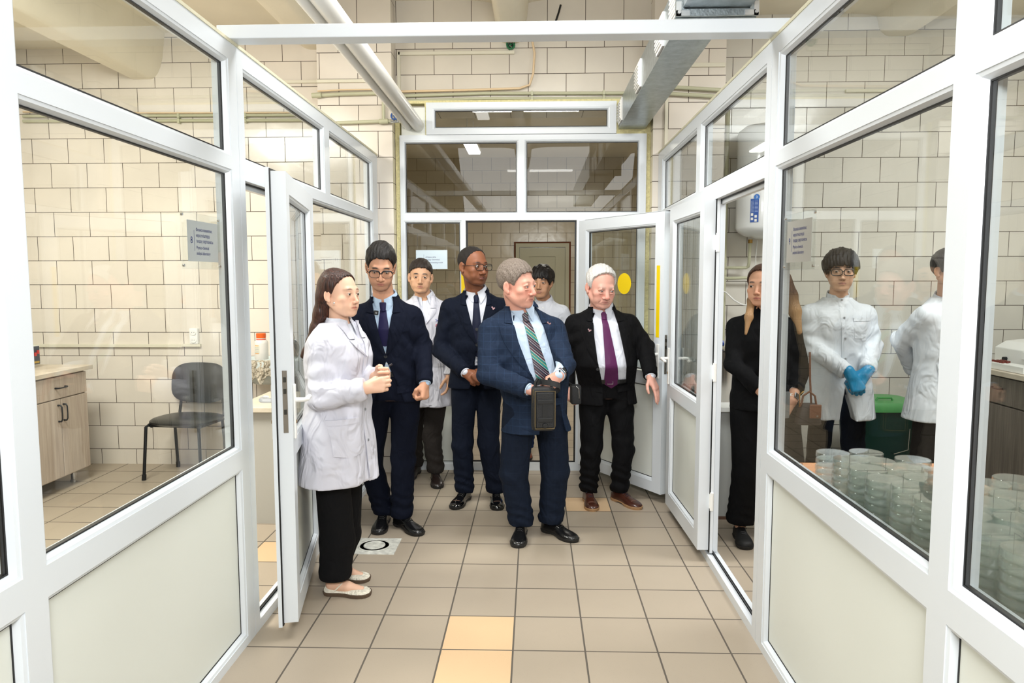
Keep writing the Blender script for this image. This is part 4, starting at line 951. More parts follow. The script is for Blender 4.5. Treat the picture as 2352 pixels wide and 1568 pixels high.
def sleeves(F, c, r=(.066, .056, .047), end=.97, k=.03, amp=1., flare=0.):
    for s_, A in c['arms'].items():
        s, e, w_ = A['s'], A['e'], A['w']; wr = e+(w_-e)*A.get('end', end); rr = A.get('r', r)
        F.cone(s, e, rr[0], rr[1], k); F.cone(e, wr, rr[1], rr[2]+flare, k*.5)
        d1, d2 = nrm(e-s), nrm(wr-e); perp = np.cross(d1, d2); perp = perp if np.linalg.norm(perp) > .2 else c['X']
        bis = nrm(d1+d2); crease(F, e, .12, nrm(d1-d2+bis*.6) if np.linalg.norm(d1-d2) > .3 else bis, 75, .0045*amp, 1.); crease(F, s*.6+e*.4, .11, nrm(d1+.3*c['F']), 60, .003*amp, 2.)
        crease(F, (e+wr)/2+.3*(wr-e), .09, d2, 95, .003*amp, .5)
def sleeve_cut(F, c, end=.97):
    """open the sleeve end so that it closes flat at the cuff"""
    for A in c['arms'].values():
        s, e, w_ = A['s'], A['e'], A['w']; d = nrm(w_-e); p = e+(w_-e)*A.get('end', end)+d*.012
        def fn(X, Y, Z): return -np.minimum((X-p[0])*d[0]+(Y-p[1])*d[1]+(Z-p[2])*d[2], .09-np.sqrt((X-p[0])**2+(Y-p[1])**2+(Z-p[2])**2))
        F.op(fn, p-.12, p+.12, .004, 'sub', pad=0)
def collar(c, m, r=None, h=.040, spread=.62, drop=.052, lean=.014, gap=.10, name='collar', dz=0., fall=0.):
    """folded shirt collar around the neck with two points in front"""
    r = c['b'].get('neckr', .055)+.013 if r is None else r
    nk = c['nk']+c['U']*dz; ax = nrm(c['H'].w(0, -.014, -.045)-c['nk']); F = nrm(c['F']-ax*(c['F']@ax)); X = np.cross(F, ax)*-1.
    if X@c['X'] < 0: X = -X
    g = MB(); n = 36; vs = []
    for i in range(n+1):
        a = gap+(2*PI-2*gap)*i/n; fr = min(a, 2*PI-a); p = max(0, 1-(fr-gap)/spread); dn = drop*p**1.2; rr = r*(1+.04*math.cos(a))
        dirv = F*math.cos(a)+X*math.sin(a)
        top = nk+dirv*(rr-.004)+ax*(h*(1-.35*p)-.008); mid = nk+dirv*(rr+.003)+ax*(h*(1-.35*p)-.004); bot = nk+dirv*(rr+lean+.020*p)+ax*(-.006-dn)
        vs += [top, mid, bot, bot-dirv*.003-ax*.001, mid-dirv*.005-ax*.004]
    fs = []
    for i in range(n):
        for j in range(5): fs.append((i*5+j, (i+1)*5+j, (i+1)*5+(j+1) % 5, i*5+(j+1) % 5))
    fs += [(4, 3, 2, 1, 0), tuple(n*5+j for j in range(5))]
    g.add(vs, fs, True); return g.build(name, m, c['rt'])
def cuffs(c, m, which='LR', ext=.018, r=.036, name='shirt_cuff'):
    for s_ in which:
        A = c['arms'].get(s_)
        if A is None: continue
        d = nrm(A['w']-A['e']); p = A['e']+(A['w']-A['e'])*A.get('end', .97); g = MB(); g.tube([p-d*.03, p+d*(ext-.004), p+d*ext, p+d*(ext-.001)], [r, r, r-.003, r-.007], 20); g.build(name, m, c['rt'])
def grid_for(c, step, zlo, zhi, infl=.1):
    T, pts = c['T'], [c['pel'], c['nk']]+[A[k] for A in c['arms'].values() for k in 'sew']
    lo = np.min(pts, 0)-infl-.04; hi = np.max(pts, 0)+infl+.04
    m = T.rows[:, 1].max()+.06; lo[:2] = np.minimum(lo[:2], c['pel'][:2]-m); hi[:2] = np.maximum(hi[:2], c['pel'][:2]+m); lo[2] = min(zlo-.03, lo[2]); hi[2] = zhi
    return Field(*[spaced(lo[i], hi[i], step) for i in range(3)]), lo, hi
def vcut(F, T, prof, lo, hi, tmin=.0, k=.004):
    """open the garment's front: prof rows (z, left edge, right edge); nothing is cut where the edges cross"""
    pr = np.array(sorted(prof))
    def fn(X, Y, Z):
        cx, cyy = T.cen(Z); px, py = X-cx, Y-cyy; u = px*T.X[0]+py*T.X[1]; t = px*T.F[0]+py*T.F[1]
        a = np.interp(Z, pr[:, 0], pr[:, 1]); b_ = np.interp(Z, pr[:, 0], pr[:, 2])
        return -np.minimum(np.minimum(np.minimum(u-a, b_-u), (t-tmin)), np.minimum(Z-pr[0, 0]+.001, pr[-1, 0]+.06-Z))
    F.op(fn, lo, hi, k, 'sub', pad=0)
def tie(c, m, zt, zb, w0=.018, w1=.046, off=.006, u0=0., u1=0., name='tie', knotw=.021, bend=0.):
    T = c['T']; zk = zt-.045
    def f(i, j):
        z = zk+(zb-zk)*i; w_ = w0+(w1-w0)*min(1, i*1.15)
        if i > .93: tipf = (i-.93)/.07; z = zk+(zb-zk)*.93+(zb-zk)*.07*tipf*(1-abs(2*j-1)); 
        return ((u0+(u1-u0)*i)+(2*j-1)*w_+bend*math.sin(PI*i), z, .004*math.cos((2*j-1)*1.3))
    o = T.patch(name, f, 26, 8, off, .006, m, c['rt'])
    def k(i, j):
        z = zt-(zt-zk+.006)*i; w_ = knotw-.006*i; return (u0+(2*j-1)*w_, z, .010*math.cos((2*j-1)*1.35)+.004*math.sin(PI*i))
    T.patch('tie_knot', k, 8, 8, off+.004, .014, m, o); return o
def button(c, T, u, z, off, m, parent, r=.0085, hgt=.003):
    p = T.front(u, z, off); q = T.front(u, z, off+hgt); g = MB(); g.tube([p, q], r, 12); return g.build('button', m, parent)
def suit(jm, sm, tm=None, zbtn=.3, hem=-.17, open_=None, vt=.070, lap=.078, infl=.018, tie_kw=None, btns=((0, 0),), sleeve=(.070, .060, .050), pocket=True, cut=.05, shirt_btn=True, pin=None, step=.0078, neckdrop=0., cuffw='LR', collar_kw=None):
    def f(c):
        T, zz = c['T'], c['zz']; ztop = zz(1.0)
        # shirt
        F, lo, hi = grid_for(c, .009, zz(-.05), ztop+.06)
        T.add(F, .0, .02, z0=zz(-.04), z1=ztop+.004)
        crease(F, T.front(.05, zz(.35)), .14, (1, 0, .4), 55, .0025); crease(F, T.front(-.06, zz(.5)), .14, (1, 0, -.5), 50, .002, 2)
        for A in c['arms'].values(): F.cone(A['s'], A['e'], .05, .042, .02); F.cone(A['e'], A['w'], .042, .031, .015)
        sh = finish(F, 'shirt', sm, c['rt'], 1)
        T.patch('placket', lambda i, j: ((j-.5)*.030, zz(.10)+(zz(.95)-zz(.10))*i, 0), 20, 2, .004, .003, sm, sh)
        if shirt_btn:
            for z in np.linspace(zz(.16), zz(.86), 7): button(c, T, 0, z, .004, WHP, sh, .0055, .002)
        collar(c, sm, **(collar_kw or {})); cuffs(c, sm, cuffw)
        # jacket
        zh = zz(hem); F, lo, hi = grid_for(c, step, zh, ztop+.05)
        rows0 = T.rows; T.rows = np.array(sorted([(zh, rows0[1, 1]+.018, rows0[1, 2]+.012, 0)]+[tuple(r) for r in rows0 if r[0] > zh+.05])); T.add(F, infl, .02, z0=zh, z1=ztop+.006, wob=.006)
        sleeves(F, c, sleeve)
        for q in (-1, 1):
            crease(F, T.front(q*.12, zz(.30), infl), .16, (.5*q, .2, 1), 52, .0032, q); crease(F, T.front(q*.07, zz(.1), infl), .17, (1, .2, .25*q), 40, .003, q+1); crease(F, c['arms']['L']['s']*(q > 0)+c['arms']['R']['s']*(q < 0)-c['U']*.13+c['F']*.06, .12, (q*.7, .2, 1), 65, .004, q) if 'L' in c['arms'] and 'R' in c['arms'] else None
        zb = zz(zbtn)
        if open_ is None: prof = [(zh-.03, -cut-.006, cut), (zb-.02, .002, -.002)], [(zb, .001, -.001), (zb+(ztop-zb)*.5, -vt*.55, vt*.55), (ztop-.03, -vt, vt), (ztop+.04, -vt*1.05, vt*1.05)]
        else: prof = None, [(zz(t), a, b_) for t, a, b_ in open_]
        for p in prof:
            if p: vcut(F, T, p, lo, hi)
        nka = nrm(c['H'].w(0, -.014, -.045)-c['nk']); F.cone(c['nk']-nka*.015, c['nk']+nka*.08, c['b'].get('neckr', .055)+.010, c['b'].get('neckr', .055)+.018, .004, 'sub')
        sleeve_cut(F, c)
        J = finish(F, 'jacket', jm, c['rt'], 1)
        # lapels and collar fall
        pr = np.array(sorted(prof[1])); zl0 = zb if open_ is None else zz(.30); zn1 = zz(.83)
        for q, col in ((-1, 1), (1, 2)):
            edge = lambda z: np.interp(z, pr[:, 0], pr[:, col])
            def lp(i, j, q=q, edge=edge):
                z = zl0+(zn1-zl0)*i; w_ = lap*(math.sin(min(1, i*1.12)*PI/2)**.8); e = edge(z); zz_ = z+(.012*j if i > .96 else 0); return (e+q*w_*j, zz_, .006*math.sin(PI*min(1, j*1.1))*min(1, i*3)+.002)
            T.patch('lapel', lp, 18, 5, infl+.003, .004, jm, J)
            def cl(i, j, q=q, edge=edge):
                z = zn1+.006+(ztop+.012-zn1-.006)*i; e = edge(min(z, ztop)); w_ = lap*.62*(1-.25*i)*(.9-.1*i); e2 = e*(1-.18*i*i); return (e2+q*w_*j*(1-.2*i), z+(.020*(1-j)-.008*j)*(1-i)*0+.006*j*(1-i), .008*math.sin(PI*min(1, j*1.05)))
            T.patch('lapel_collar', cl, 8, 5, infl+.004, .004, jm, J)
        # collar behind the neck
        col = collar(c, jm, r=c['b'].get('neckr', .055)+.022, h=.026, spread=.5, drop=.0, lean=.012, gap=.75, name='jacket_collar', dz=-.004)
        if pocket:
            for q in (-1, 1): T.patch('pocket_flap', lambda i, j, q=q: (q*(.052+.095*i), zz(.02)+.012*i-.044*j-.0*i, 0), 6, 3, infl+.003, .004, jm, J)
            if open_ is None: T.patch('breast_pocket', lambda i, j: (.100+.05*i, zz(.66)+.010*i-.018*j, 0), 5, 2, infl+.002, .003, jm, J)
        for u, dz in btns: button(c, T, u, zb+dz, infl+.001, BLK, J, .0105, .004)
        if pin:
            pu, pz, pm = pin; g = MB(); p0 = T.front(pu, zz(pz), infl+.008)
            for dx, dz, r in ((0, 0, .007), (-.008, .010, .005), (.008, .004, .004)): g.tube([p0+c['X']*dx+c['U']*dz, p0+c['X']*dx+c['U']*dz+c['F']*.004], r, 10)
            g.build('lapel_pin', pm, J)
        T.rows = rows0
        if tm is not None: tie(c, tm, **dict(dict(zt=zz(.965), zb=zz(.02), off=.007), **(tie_kw or {})))
        for s_, A in c['arms'].items():
            d = nrm(A['w']-A['e']); pe = A['e']+(A['w']-A['e'])*A.get('end', .97)
            for i in range(3):
                sd = nrm(np.cross(d, c['F'])+c['F']*.8*(1)); p = pe-d*(.012+i*.017)+sd*.046; g = MB(); g.tube([p, p+sd*.004], .0055, 10); g.build('button', BLK, J)
    return f
def coat(cm, hem_z, under=None, vtop=.055, vz=.62, flare=.03, slit=None, stand=False, pockets=(), lap=.05, sleeve=(.070, .060, .052), infl=.020, btn_z=(), waist=None, step=.0085, logo=None, cuffw='', breast=None, yoke=None, side_off=0.):
    def f(c):
        T, zz = c['T'], c['zz']; ztop = zz(1.0); rows0 = T.rows
        if under is not None:
            F, lo, hi = grid_for(c, .009, zz(.3), ztop+.05); T.add(F, .0, .02, z0=zz(.4), z1=ztop+.004); sh = finish(F, 'shirt', under, c['rt'], 1)
            T.patch('placket', lambda i, j: ((j-.5)*.028, zz(.45)+(zz(.95)-zz(.45))*i, 0), 12, 2, .004, .003, under, sh)
            for z in (zz(.78), zz(.88)): button(c, T, 0, z, .004, WHP, sh, .0055, .002)
            collar(c, under, gap=.28, drop=.045)
        hipz = zz(-.02); T.rows = np.array(sorted([(hem_z-.01, rows0[1, 1]+flare, rows0[1, 2]+flare, .0)]+[(r[0], r[1]*(1 if waist is None else 1), r[2], r[3]) for r in rows0 if r[0] > hem_z+.25]))
        F, lo, hi = grid_for(c, step, hem_z, ztop+.05); T.add(F, infl, .02, z0=hem_z, z1=ztop+.006, wob=.012); sleeves(F, c, sleeve, amp=1.5)
        for i, (u, t) in enumerate(((.1, .3), (-.1, .35), (.08, .05), (-.09, 0.), (.12, -.3), (-.1, -.35), (0, .5), (.02, -.6))):
            for bk in (False, True): crease(F, T.front(u, max(hem_z+.05, zz(t)), infl, bk), .17, (1 if i % 2 else .5, .3, .35*(-1)**i), 42, .0034, i*1.3)
        if vz is not None: vcut(F, T, [(zz(vz), .001, -.001), (ztop-.02, -vtop, vtop), (ztop+.04, -vtop*1.1, vtop*1.1)], lo, hi)
        if slit: vcut(F, T, [(hem_z-.03, -slit[1]+slit[2], slit[1]+slit[2]), (slit[0]-.01, .002, -.002)], lo, hi)
        nka = nrm(c['H'].w(0, -.014, -.045)-c['nk']); F.cone(c['nk']-nka*.012, c['nk']+nka*.08, c['b'].get('neckr', .055)+.008, c['b'].get('neckr', .055)+.014, .004, 'sub')
        sleeve_cut(F, c); J = finish(F, 'lab_coat', cm, c['rt'], 1)
        zlow = (slit[0] if slit else hem_z+.02)
        T.patch('placket', lambda i, j: ((j-.5)*.040+.004, zlow+(zz(vz if vz is not None else .97)-zlow)*i, 0), 40, 3, infl+.002, .003, cm, J)
        for z in btn_z: button(c, T, .004, z, infl+.003, mat('snap_button', '#b9bcc0', .3, .6), J, .0065, .002)
        if stand:
            collar(c, cm, h=.044, spread=.3, drop=.0, lean=.004, gap=.16, name='coat_collar')
        else:
            zb = zz(vz); zn1 = zz(.84)
            for q in (-1, 1):
                e = lambda z, q=q: q*np.interp(z, [zb, ztop-.02], [0, vtop])
                T.patch('lapel', lambda i, j, q=q, e=e: (e(zb+(zn1-zb)*i)+q*lap*math.sin(min(1, i*1.1)*PI/2)*j, zb+(zn1-zb)*i, .005*math.sin(PI*j)+.002), 14, 4, infl+.003, .003, cm, J)
                T.patch('lapel_collar', lambda i, j, q=q, e=e: (e(zn1+(ztop-zn1)*i)*(1-.1*i)+q*lap*.9*(1-.25*i)*j, zn1+.005+(ztop+.006-zn1)*i+.012*(1-j)*0, .007*math.sin(PI*j)+.002), 6, 4, infl+.004, .003, cm, J)
            collar(c, cm, r=c['b'].get('neckr', .055)+.018, h=.028, spread=.5, drop=.0, lean=.012, gap=.8, name='coat_collar')
        for (u0, z0, wd, ht) in pockets:
            P_ = T.patch('pocket', lambda i, j: (u0+wd*j, z0+ht*i-.012*math.sin(PI*j)*(i < .05), .003*math.sin(PI*i)), 8, 6, infl+.0045, .004, cm, J)
            T.patch('pocket_hem', lambda i, j: (u0-.002+(wd+.004)*j, z0+ht-.022+.026*i, .003), 2, 6, infl+.0055, .004, cm, P_)
        if breast:
            u0, z0, wd, ht = breast; P_ = T.patch('breast_pocket', lambda i, j: (u0+wd*j, z0+ht*i, 0), 6, 5, infl+.003, .003, cm, J); T.patch('pocket_hem', lambda i, j: (u0-.002+(wd+.004)*j, z0+ht-.020+.022*i, .001), 2, 5, infl+.005, .003, cm, P_)
        if logo:
            u0, z0 = logo; g = MB(); p = T.front(u0, z0, infl+.004)
            for k in range(5):
                a = k*1.257; g.tube([p+c['X']*.010*math.cos(a)+c['U']*.010*math.sin(a), p+c['X']*.018*math.cos(a)+c['U']*.018*math.sin(a)], .0025, 6)
            g.tube([p-c['X']*.008, p+c['X']*.008], .003, 6); g.build('emblem', mat('blue_print', '#5a62a8', .6), J)
            g = MB(); g.tube([p-c['U']*.030-c['X']*.014, p-c['U']*.030+c['X']*.014], .0035, 6); g.tube([p-c['U']*.040-c['X']*.018, p-c['U']*.040+c['X']*.018], .0025, 6); g.build('emblem_line', mat('red_print', '#b5586a', .6), J)
        T.rows = rows0
    return f
def knit(m, hem_z, name='pullover', roll=None, sleeve=(.058, .050, .040), infl=.012, flare=.01, coll=None, cuff=None):
    def f(c):
        T, zz = c['T'], c['zz']; ztop = zz(1.0); rows0 = T.rows; T.rows = np.array(sorted([(hem_z-.01, rows0[1, 1]+flare, rows0[1, 2]+flare, 0)]+[tuple(r) for r in rows0 if r[0] > hem_z+.05]))
        F, lo, hi = grid_for(c, .0085, hem_z, ztop+.10); T.add(F, infl, .02, z0=hem_z, z1=ztop+.004, wob=.004); sleeves(F, c, sleeve, amp=.7)
        for i, (u, t) in enumerate(((.1, .3), (-.1, .35), (.08, .55), (-.09, .1))): crease(F, T.front(u, zz(t), infl), .16, (.6, .3, .6*(-1)**i), 50, .003, i*1.3)
        if roll:
            ax = nrm(c['H'].w(0, -.014, -.045)-c['nk']); nr = c['b'].get('neckr', .055); F.cone(c['nk']-ax*.01, c['nk']+ax*roll, nr+.014, nr+.010, .02); F.cone(c['nk']+ax*(roll-.025), c['nk']+ax*(roll+.06), nr+.002, nr+.004, .003, 'sub')
        sleeve_cut(F, c); J = finish(F, name, m, c['rt'], 1)
        if coll is not None: collar(c, coll, gap=.3, drop=.05); T.patch('placket', lambda i, j: ((j-.5)*.032, hem_z+.05+(zz(.95)-hem_z-.05)*i, 0), 20, 2, infl+.004, .003, coll, J); [button(c, T, 0, z, infl+.004, WHP, J, .0055, .002) for z in np.linspace(zz(.2), zz(.88), 6)]
        T.rows = rows0
    return f
def FT(u, v, yaw, ku, kv, L=.215, dk=-.03, **kw):
    t = WF(u, v); a = math.radians(yaw); d = np.array([math.sin(a), -math.cos(a), 0]); an = t-d*L; k = W(ku, kv, an[1]+dk); return dict(a=(an[0], an[1], 0.), k=k, yaw=yaw, **kw)
NAVY = cloth_mat('midnight_navy_wool', '#0e1322'); NAVY2 = cloth_mat('navy_wool', '#0e1422'); BLUEP = cloth_mat('blue_plaid_wool', '#1e2a3e', plaid=('#273850', .042)); BLUET = cloth_mat('dark_blue_wool', '#151d2c', plaid=('#192334', .042))
BLACKC = cloth_mat('black_wool', '#0c0c0e'); BLACKJ = cloth_mat('black_jersey', '#0f0f11', wr=.25); WHITEC = cloth_mat('white_coat_cotton', '#cdcdd7', .75, wr=.6, ws=7); WHITEG = cloth_mat('bluish_white_coat', '#dfe3e8', .75, wr=.55, ws=7)
SHW = cloth_mat('white_shirt', '#d6d9e2', .7, wr=.3); SHB = cloth_mat('light_blue_shirt', '#b5cbe2', .7, wr=.3); SHB2 = cloth_mat('pale_blue_shirt', '#c3d4e6', .7, plaid=('#b9cbe0', .006), wr=.3)
JEANS = cloth_mat('blue_denim', '#2b3c66'); BROWNT = cloth_mat('dark_grey_brown_cloth', '#2d2927')
LEATHB = mat('black_leather', '#121213', .25, coat=.3, bump=.1, bscale=90); PATENT = mat('patent_leather', '#0a0a0b', .08, coat=1.); LEATBR = mat('brown_leather', '#44241a', .28, coat=.4, vary=.25, vscale=20); SOLEB = mat('black_sole', '#1a1918', .6); SOLET = mat('tan_sole', '#b08a62', .6); LEATHD = mat('dark_brown_leather', '#241a18', .3, coat=.3)
def striped_tie():
    m, nt, b, out = nodes('striped_tie'); MATS['striped_tie'] = m; L = nt.links.new; g = nt.nodes.new('ShaderNodeNewGeometry'); mp = nt.nodes.new('ShaderNodeMapping'); mp.inputs['Rotation'].default_value = (0, math.radians(-40), 0); L(g.outputs['Position'], mp.inputs[0])
    s = nt.nodes.new('ShaderNodeSeparateXYZ'); L(mp.outputs[0], s.inputs[0]); q = nt.nodes.new('ShaderNodeMath'); q.operation = 'MODULO'; ad = nt.nodes.new('ShaderNodeMath'); ad.operation = 'ADD'; ad.inputs[1].default_value = 20; L(s.outputs[2], ad.inputs[0]); L(ad.outputs[0], q.inputs[0]); q.inputs[1].default_value = .085
    mr = nt.nodes.new('ShaderNodeMath'); mr.operation = 'DIVIDE'; mr.inputs[1].default_value = .085; L(q.outputs[0], mr.inputs[0]); r = nt.nodes.new('ShaderNodeValToRGB'); r.color_ramp.interpolation = 'CONSTANT'; L(mr.outputs[0], r.inputs[0])
    st = [(0, '#16182c'), (.08, '#b9b4b4'), (.10, '#2a1c33'), (.20, '#a8928a'), (.22, '#16182c'), (.33, '#cfc9c0'), (.35, '#1f7a74'), (.50, '#d0b060'), (.52, '#1b6f6c'), (.66, '#c8c2ba'), (.68, '#3a1d2c'), (.80, '#b9b4b4'), (.82, '#16182c'), (.93, '#8c5a50'), (.95, '#16182c')]
    el = r.color_ramp.elements; el[0].position = 0; el[0].color = (*srgb(st[0][1]), 1); el[1].position = st[1][0]; el[1].color = (*srgb(st[1][1]), 1)
    for p, c in st[2:]: e = el.new(p); e.color = (*srgb(c), 1)
    L(r.outputs[0], b.inputs['Base Color']); b.inputs['Roughness'].default_value = .5; return m
STRIPE = striped_tie(); TNAVY = cloth_mat('dark_navy_silk', '#161b30', .45, wr=.1); TIND = cloth_mat('indigo_silk', '#1f1d3f', .5, wr=.1); TPUR = cloth_mat('plum_silk', '#57264f', .4, wr=.12)
H_BLACK = hair_mat('black_hair', '#0d0b0b', '#1f1a18', (260, 260, 60)); H_DBR = hair_mat('dark_brown_hair', '#171210', '#33261f', (260, 260, 60)); H_GREY = hair_mat('grey_brown_hair', '#5e5148', '#8f8378', (330, 330, 90), .5); H_WHITE = hair_mat('white_hair', '#c2bfba', '#eceae6', (320, 320, 80), .55); H_LONG = hair_mat('long_dark_brown_hair', '#1c100d', '#4a2a20', (190, 190, 7), .35); H_OMB = hair_mat('blonde_ends_hair', '#7a573a', '#b8946a', (230, 230, 7), .4); H_BROWNL = hair_mat('brown_long_hair', '#2d1c15', '#5a3a28', (230, 230, 8), .4, ends=('#a9845c', 1.50, 1.40)); H_SHAD = hair_mat('cropped_black_hair', '#141110', '#2a2422', (420, 420, 420), .6)
FRM = mat('black_frame', '#0d0d0f', .3); FRMT = mat('metal_frame', '#2c2a2c', .3, .6)
def P4():
    Y = 4.98; a = W(1003, 812, Y-.04)
    return person(dict(label='person in navy suit and tie with black-rimmed glasses, hands clasped, beside the blue suit', pelvis=(-.405, 5.03, .93), neck=(-.405, 5.0, 1.485), yaw=6,
        build=dict(sh=.212, chest=.186, waist=.168, hip=.168, belly=.128, bf=.014, neckr=.060), head=dict(pos=(-.418, 4.945, 1.663), rot=(42, 3, 0), s=1.13, shape=dict(wide=1.05, jaw=1.08, nose=1.22, lips=1.35, eye=.95, chin=-.002), col=dict(base='#8a563b', lip='#7d4a44', brow='#1d1310', stub='#3a241c', browd=.85), hair=dict(m=H_SHAD, style='bald', t=.004, tuft=.0008), glasses=dict(m=FRM, w_=.0285, h_=.019), iris='#20120c', gaze=(8, 0)),
        arms=dict(R=dict(e=(-.650, 4.97, 1.085), w=(-.462, 4.76, .955), hd=(.78, -.12, -.50), hn=(-.1, .95, -.25), hand='curl'), L=dict(e=(-.165, 4.97, 1.10), w=(-.322, 4.735, .972), hd=(-.72, -.10, -.62), hn=(-.15, .92, -.2), hand='wrap')),
        feet=dict(R=FT(1043, 1170, -14, 1062, 1020), L=FT(1143, 1172, 6, 1122, 1020)), trousers=dict(m=NAVY2, r=(.092, .074, .068), hem=.065), shoes=dict(m=PATENT, sole=SOLEB, cap=True),
        outfit=suit(NAVY2, SHW, TNAVY, zbtn=.36, hem=-.20, vt=.078, lap=.075, infl=.018, tie_kw=dict(zt=1.468, zb=1.045, w1=.044), btns=((.0, 0), (0, .105)), pin=(.115, .80, mat('pin_red', '#c8a0a4', .3, .6)), collar_kw=dict(spread=.8, drop=.05))))
def P5():
    return person(dict(label='person in blue checked suit with green striped tie, holding the camera bag in the centre', pelvis=(.005, 4.32, .86), neck=(-.085, 4.30, 1.405), yaw=16,
        build=dict(sh=.228, chest=.212, waist=.205, hip=.180, belly=.165, bf=.030, cd=.140, hd=.130, neckr=.066), head=dict(pos=(-.102, 4.245, 1.540), rot=(58, 4, -3), s=1.13, shape=dict(wide=1.08, jaw=1.16, nose=1.2, lips=.8, old=1, eye=.75), col=dict(base='#d9a08c', lip='#b56a63', brow='#8a6a58', red=.6, spots=.3, browd=.6, lash='#8a5f50'), hair=dict(m=H_GREY, style='man', t=.008, tuft=.002, seed=3, top=.008), iris='#46525e', gaze=(6, 4)),
        arms=dict(R=dict(ds=(0, 0, -.035), e=(-.262, 4.12, 1.03), w=(-.035, 3.965, .968), hd=(.92, -.12, -.20), hn=(0, .6, -.7), hand='fist', r=(.078, .068, .054)), L=dict(ds=(0, 0, -.03), e=(.170, 4.12, 1.085), w=(.135, 3.955, 1.045), hd=(-.66, -.25, -.60), hn=(-.25, .75, -.55), hand='wrap', r=(.078, .066, .052), end=.93)),
        feet=dict(R=FT(1189, 1258, -4, 1180, 1085), L=FT(1322, 1245, 42, 1275, 1080)), trousers=dict(m=BLUET, r=(.105, .086, .078), hem=.07, crease=1.2), shoes=dict(m=LEATHB, sole=SOLEB),
        outfit=suit(BLUEP, SHB2, STRIPE, zbtn=.19, hem=-.36, vt=.092, lap=.085, infl=.018, open_=[(-.5, -.030, .17), (.02, -.002, .11), (.15, -.012, .09), (.35, -.060, .105), (.66, -.085, .10), (.95, -.085, .088), (1.05, -.09, .09)], tie_kw=dict(zt=1.380, zb=.985, w0=.020, w1=.043, u0=.0, u1=.02), btns=(), sleeve=(.080, .068, .054), pin=(.13, .83, mat('pin_red', '#c8a0a4', .3, .6)))))
def P6():
    return person(dict(label='white-haired person in black suit and plum tie reaching towards the right-hand doors', pelvis=(.505, 5.02, .835), neck=(.462, 5.0, 1.372), yaw=5,
        build=dict(sh=.222, chest=.205, waist=.198, hip=.178, belly=.165, bf=.035, cd=.140, neckr=.064), head=dict(pos=(.452, 4.93, 1.520), rot=(20, 16, 2), s=1.15, shape=dict(wide=1.08, jaw=1.14, nose=1.25, lips=.85, old=1, eye=.45), col=dict(base='#dba594', lip='#b8736b', brow='#c9b3a6', red=.6, spots=.2, browd=.5, lash='#8d6558'), hair=dict(m=H_WHITE, style='white', t=.010, tuft=.0018, seed=5, top=.005), iris='#5a6b78', gaze=(6, 22)),
        arms=dict(R=dict(e=(.212, 5.02, 1.06), w=(.232, 4.93, .835), hd=(.08, -.25, -1), hn=(1, .2, 0), hand='curl'), L=dict(e=(.768, 4.98, 1.105), w=(.775, 4.80, .925), hd=(.38, -.25, -.88), hn=(-.75, .55, -.25), hand='flat', end=.95)),
        feet=dict(R=FT(1362, 1174, 4, 1358, 1030), L=FT(1468, 1170, 32, 1432, 1030)), trousers=dict(m=BLACKC, r=(.100, .074, .064), hem=.075, crease=1.8, belt=LEATHB, top=.885), shoes=dict(m=LEATBR, sole=SOLET, cap=True, lace=mat('navy_lace', '#1d2233', .7)),
        outfit=suit(BLACKC, SHW, TPUR, zbtn=.2, hem=-.235, vt=.08, lap=.080, infl=.018, open_=[(-.5, -.055, .135), (0, -.045, .118), (.12, -.058, .115), (.35, -.085, .112), (.66, -.088, .095), (.95, -.078, .078), (1.05, -.08, .08)], tie_kw=dict(zt=1.352, zb=.828, w0=.018, w1=.049, u1=.010, knotw=.022), btns=((-.088, .03), (-.096, .11)), pin=(-.115, .73, mat('pin_red', '#c8a0a4', .3, .6)))))
def P2():
    return person(dict(label='person in navy suit and light blue shirt looking down, behind the long-haired person', pelvis=(-.872, 4.36, .93), neck=(-.900, 4.32, 1.462), yaw=2,
        build=dict(sh=.192, chest=.176, waist=.160, hip=.165, belly=.118, neckr=.058), head=dict(pos=(-.903, 4.235, 1.650), rot=(12, 22, 2), s=1.07, shape=dict(wide=1.0, jaw=1.0, nose=1.12, lips=1.0, eye=.5), col=dict(base='#cf9a7c', lip='#b26a62', brow='#1a1412', stub='#7a6358'), hair=dict(m=H_BLACK, style='man', t=.009, tuft=.003, seed=1, top=.008), glasses=dict(m=FRMT, kind='brow', w_=.0275, h_=.020, r=.0022), gaze=(-6, 26)),
        arms=dict(R=dict(e=(-1.135, 4.30, 1.17), w=(-1.06, 4.08, 1.0), hd=(.4, -.6, -.5), hn=(.8, .3, -.3), hand='relax'), L=dict(r=(.064, .055, .049), e=(-.680, 4.36, 1.18), w=(-.645, 4.20, .968), hd=(.02, -.28, -.96), hn=(-.9, .35, -.1), hand='fist')),
        feet=dict(R=FT(868, 1228, 2, 850, 1060), L=FT(966, 1230, 42, 926, 1055)), trousers=dict(m=NAVY, r=(.094, .076, .070), hem=.065, belt=LEATHB, top=1.02, crease=1.2), shoes=dict(m=LEATHB, sole=SOLEB),
        outfit=suit(NAVY, SHB, TIND, zbtn=.36, hem=-.17, vt=.066, lap=.085, infl=.018, cut=.10, tie_kw=dict(zt=1.44, zb=1.18, w1=.042), btns=((.0, 0),), collar_kw=dict(spread=.7, drop=.055))))
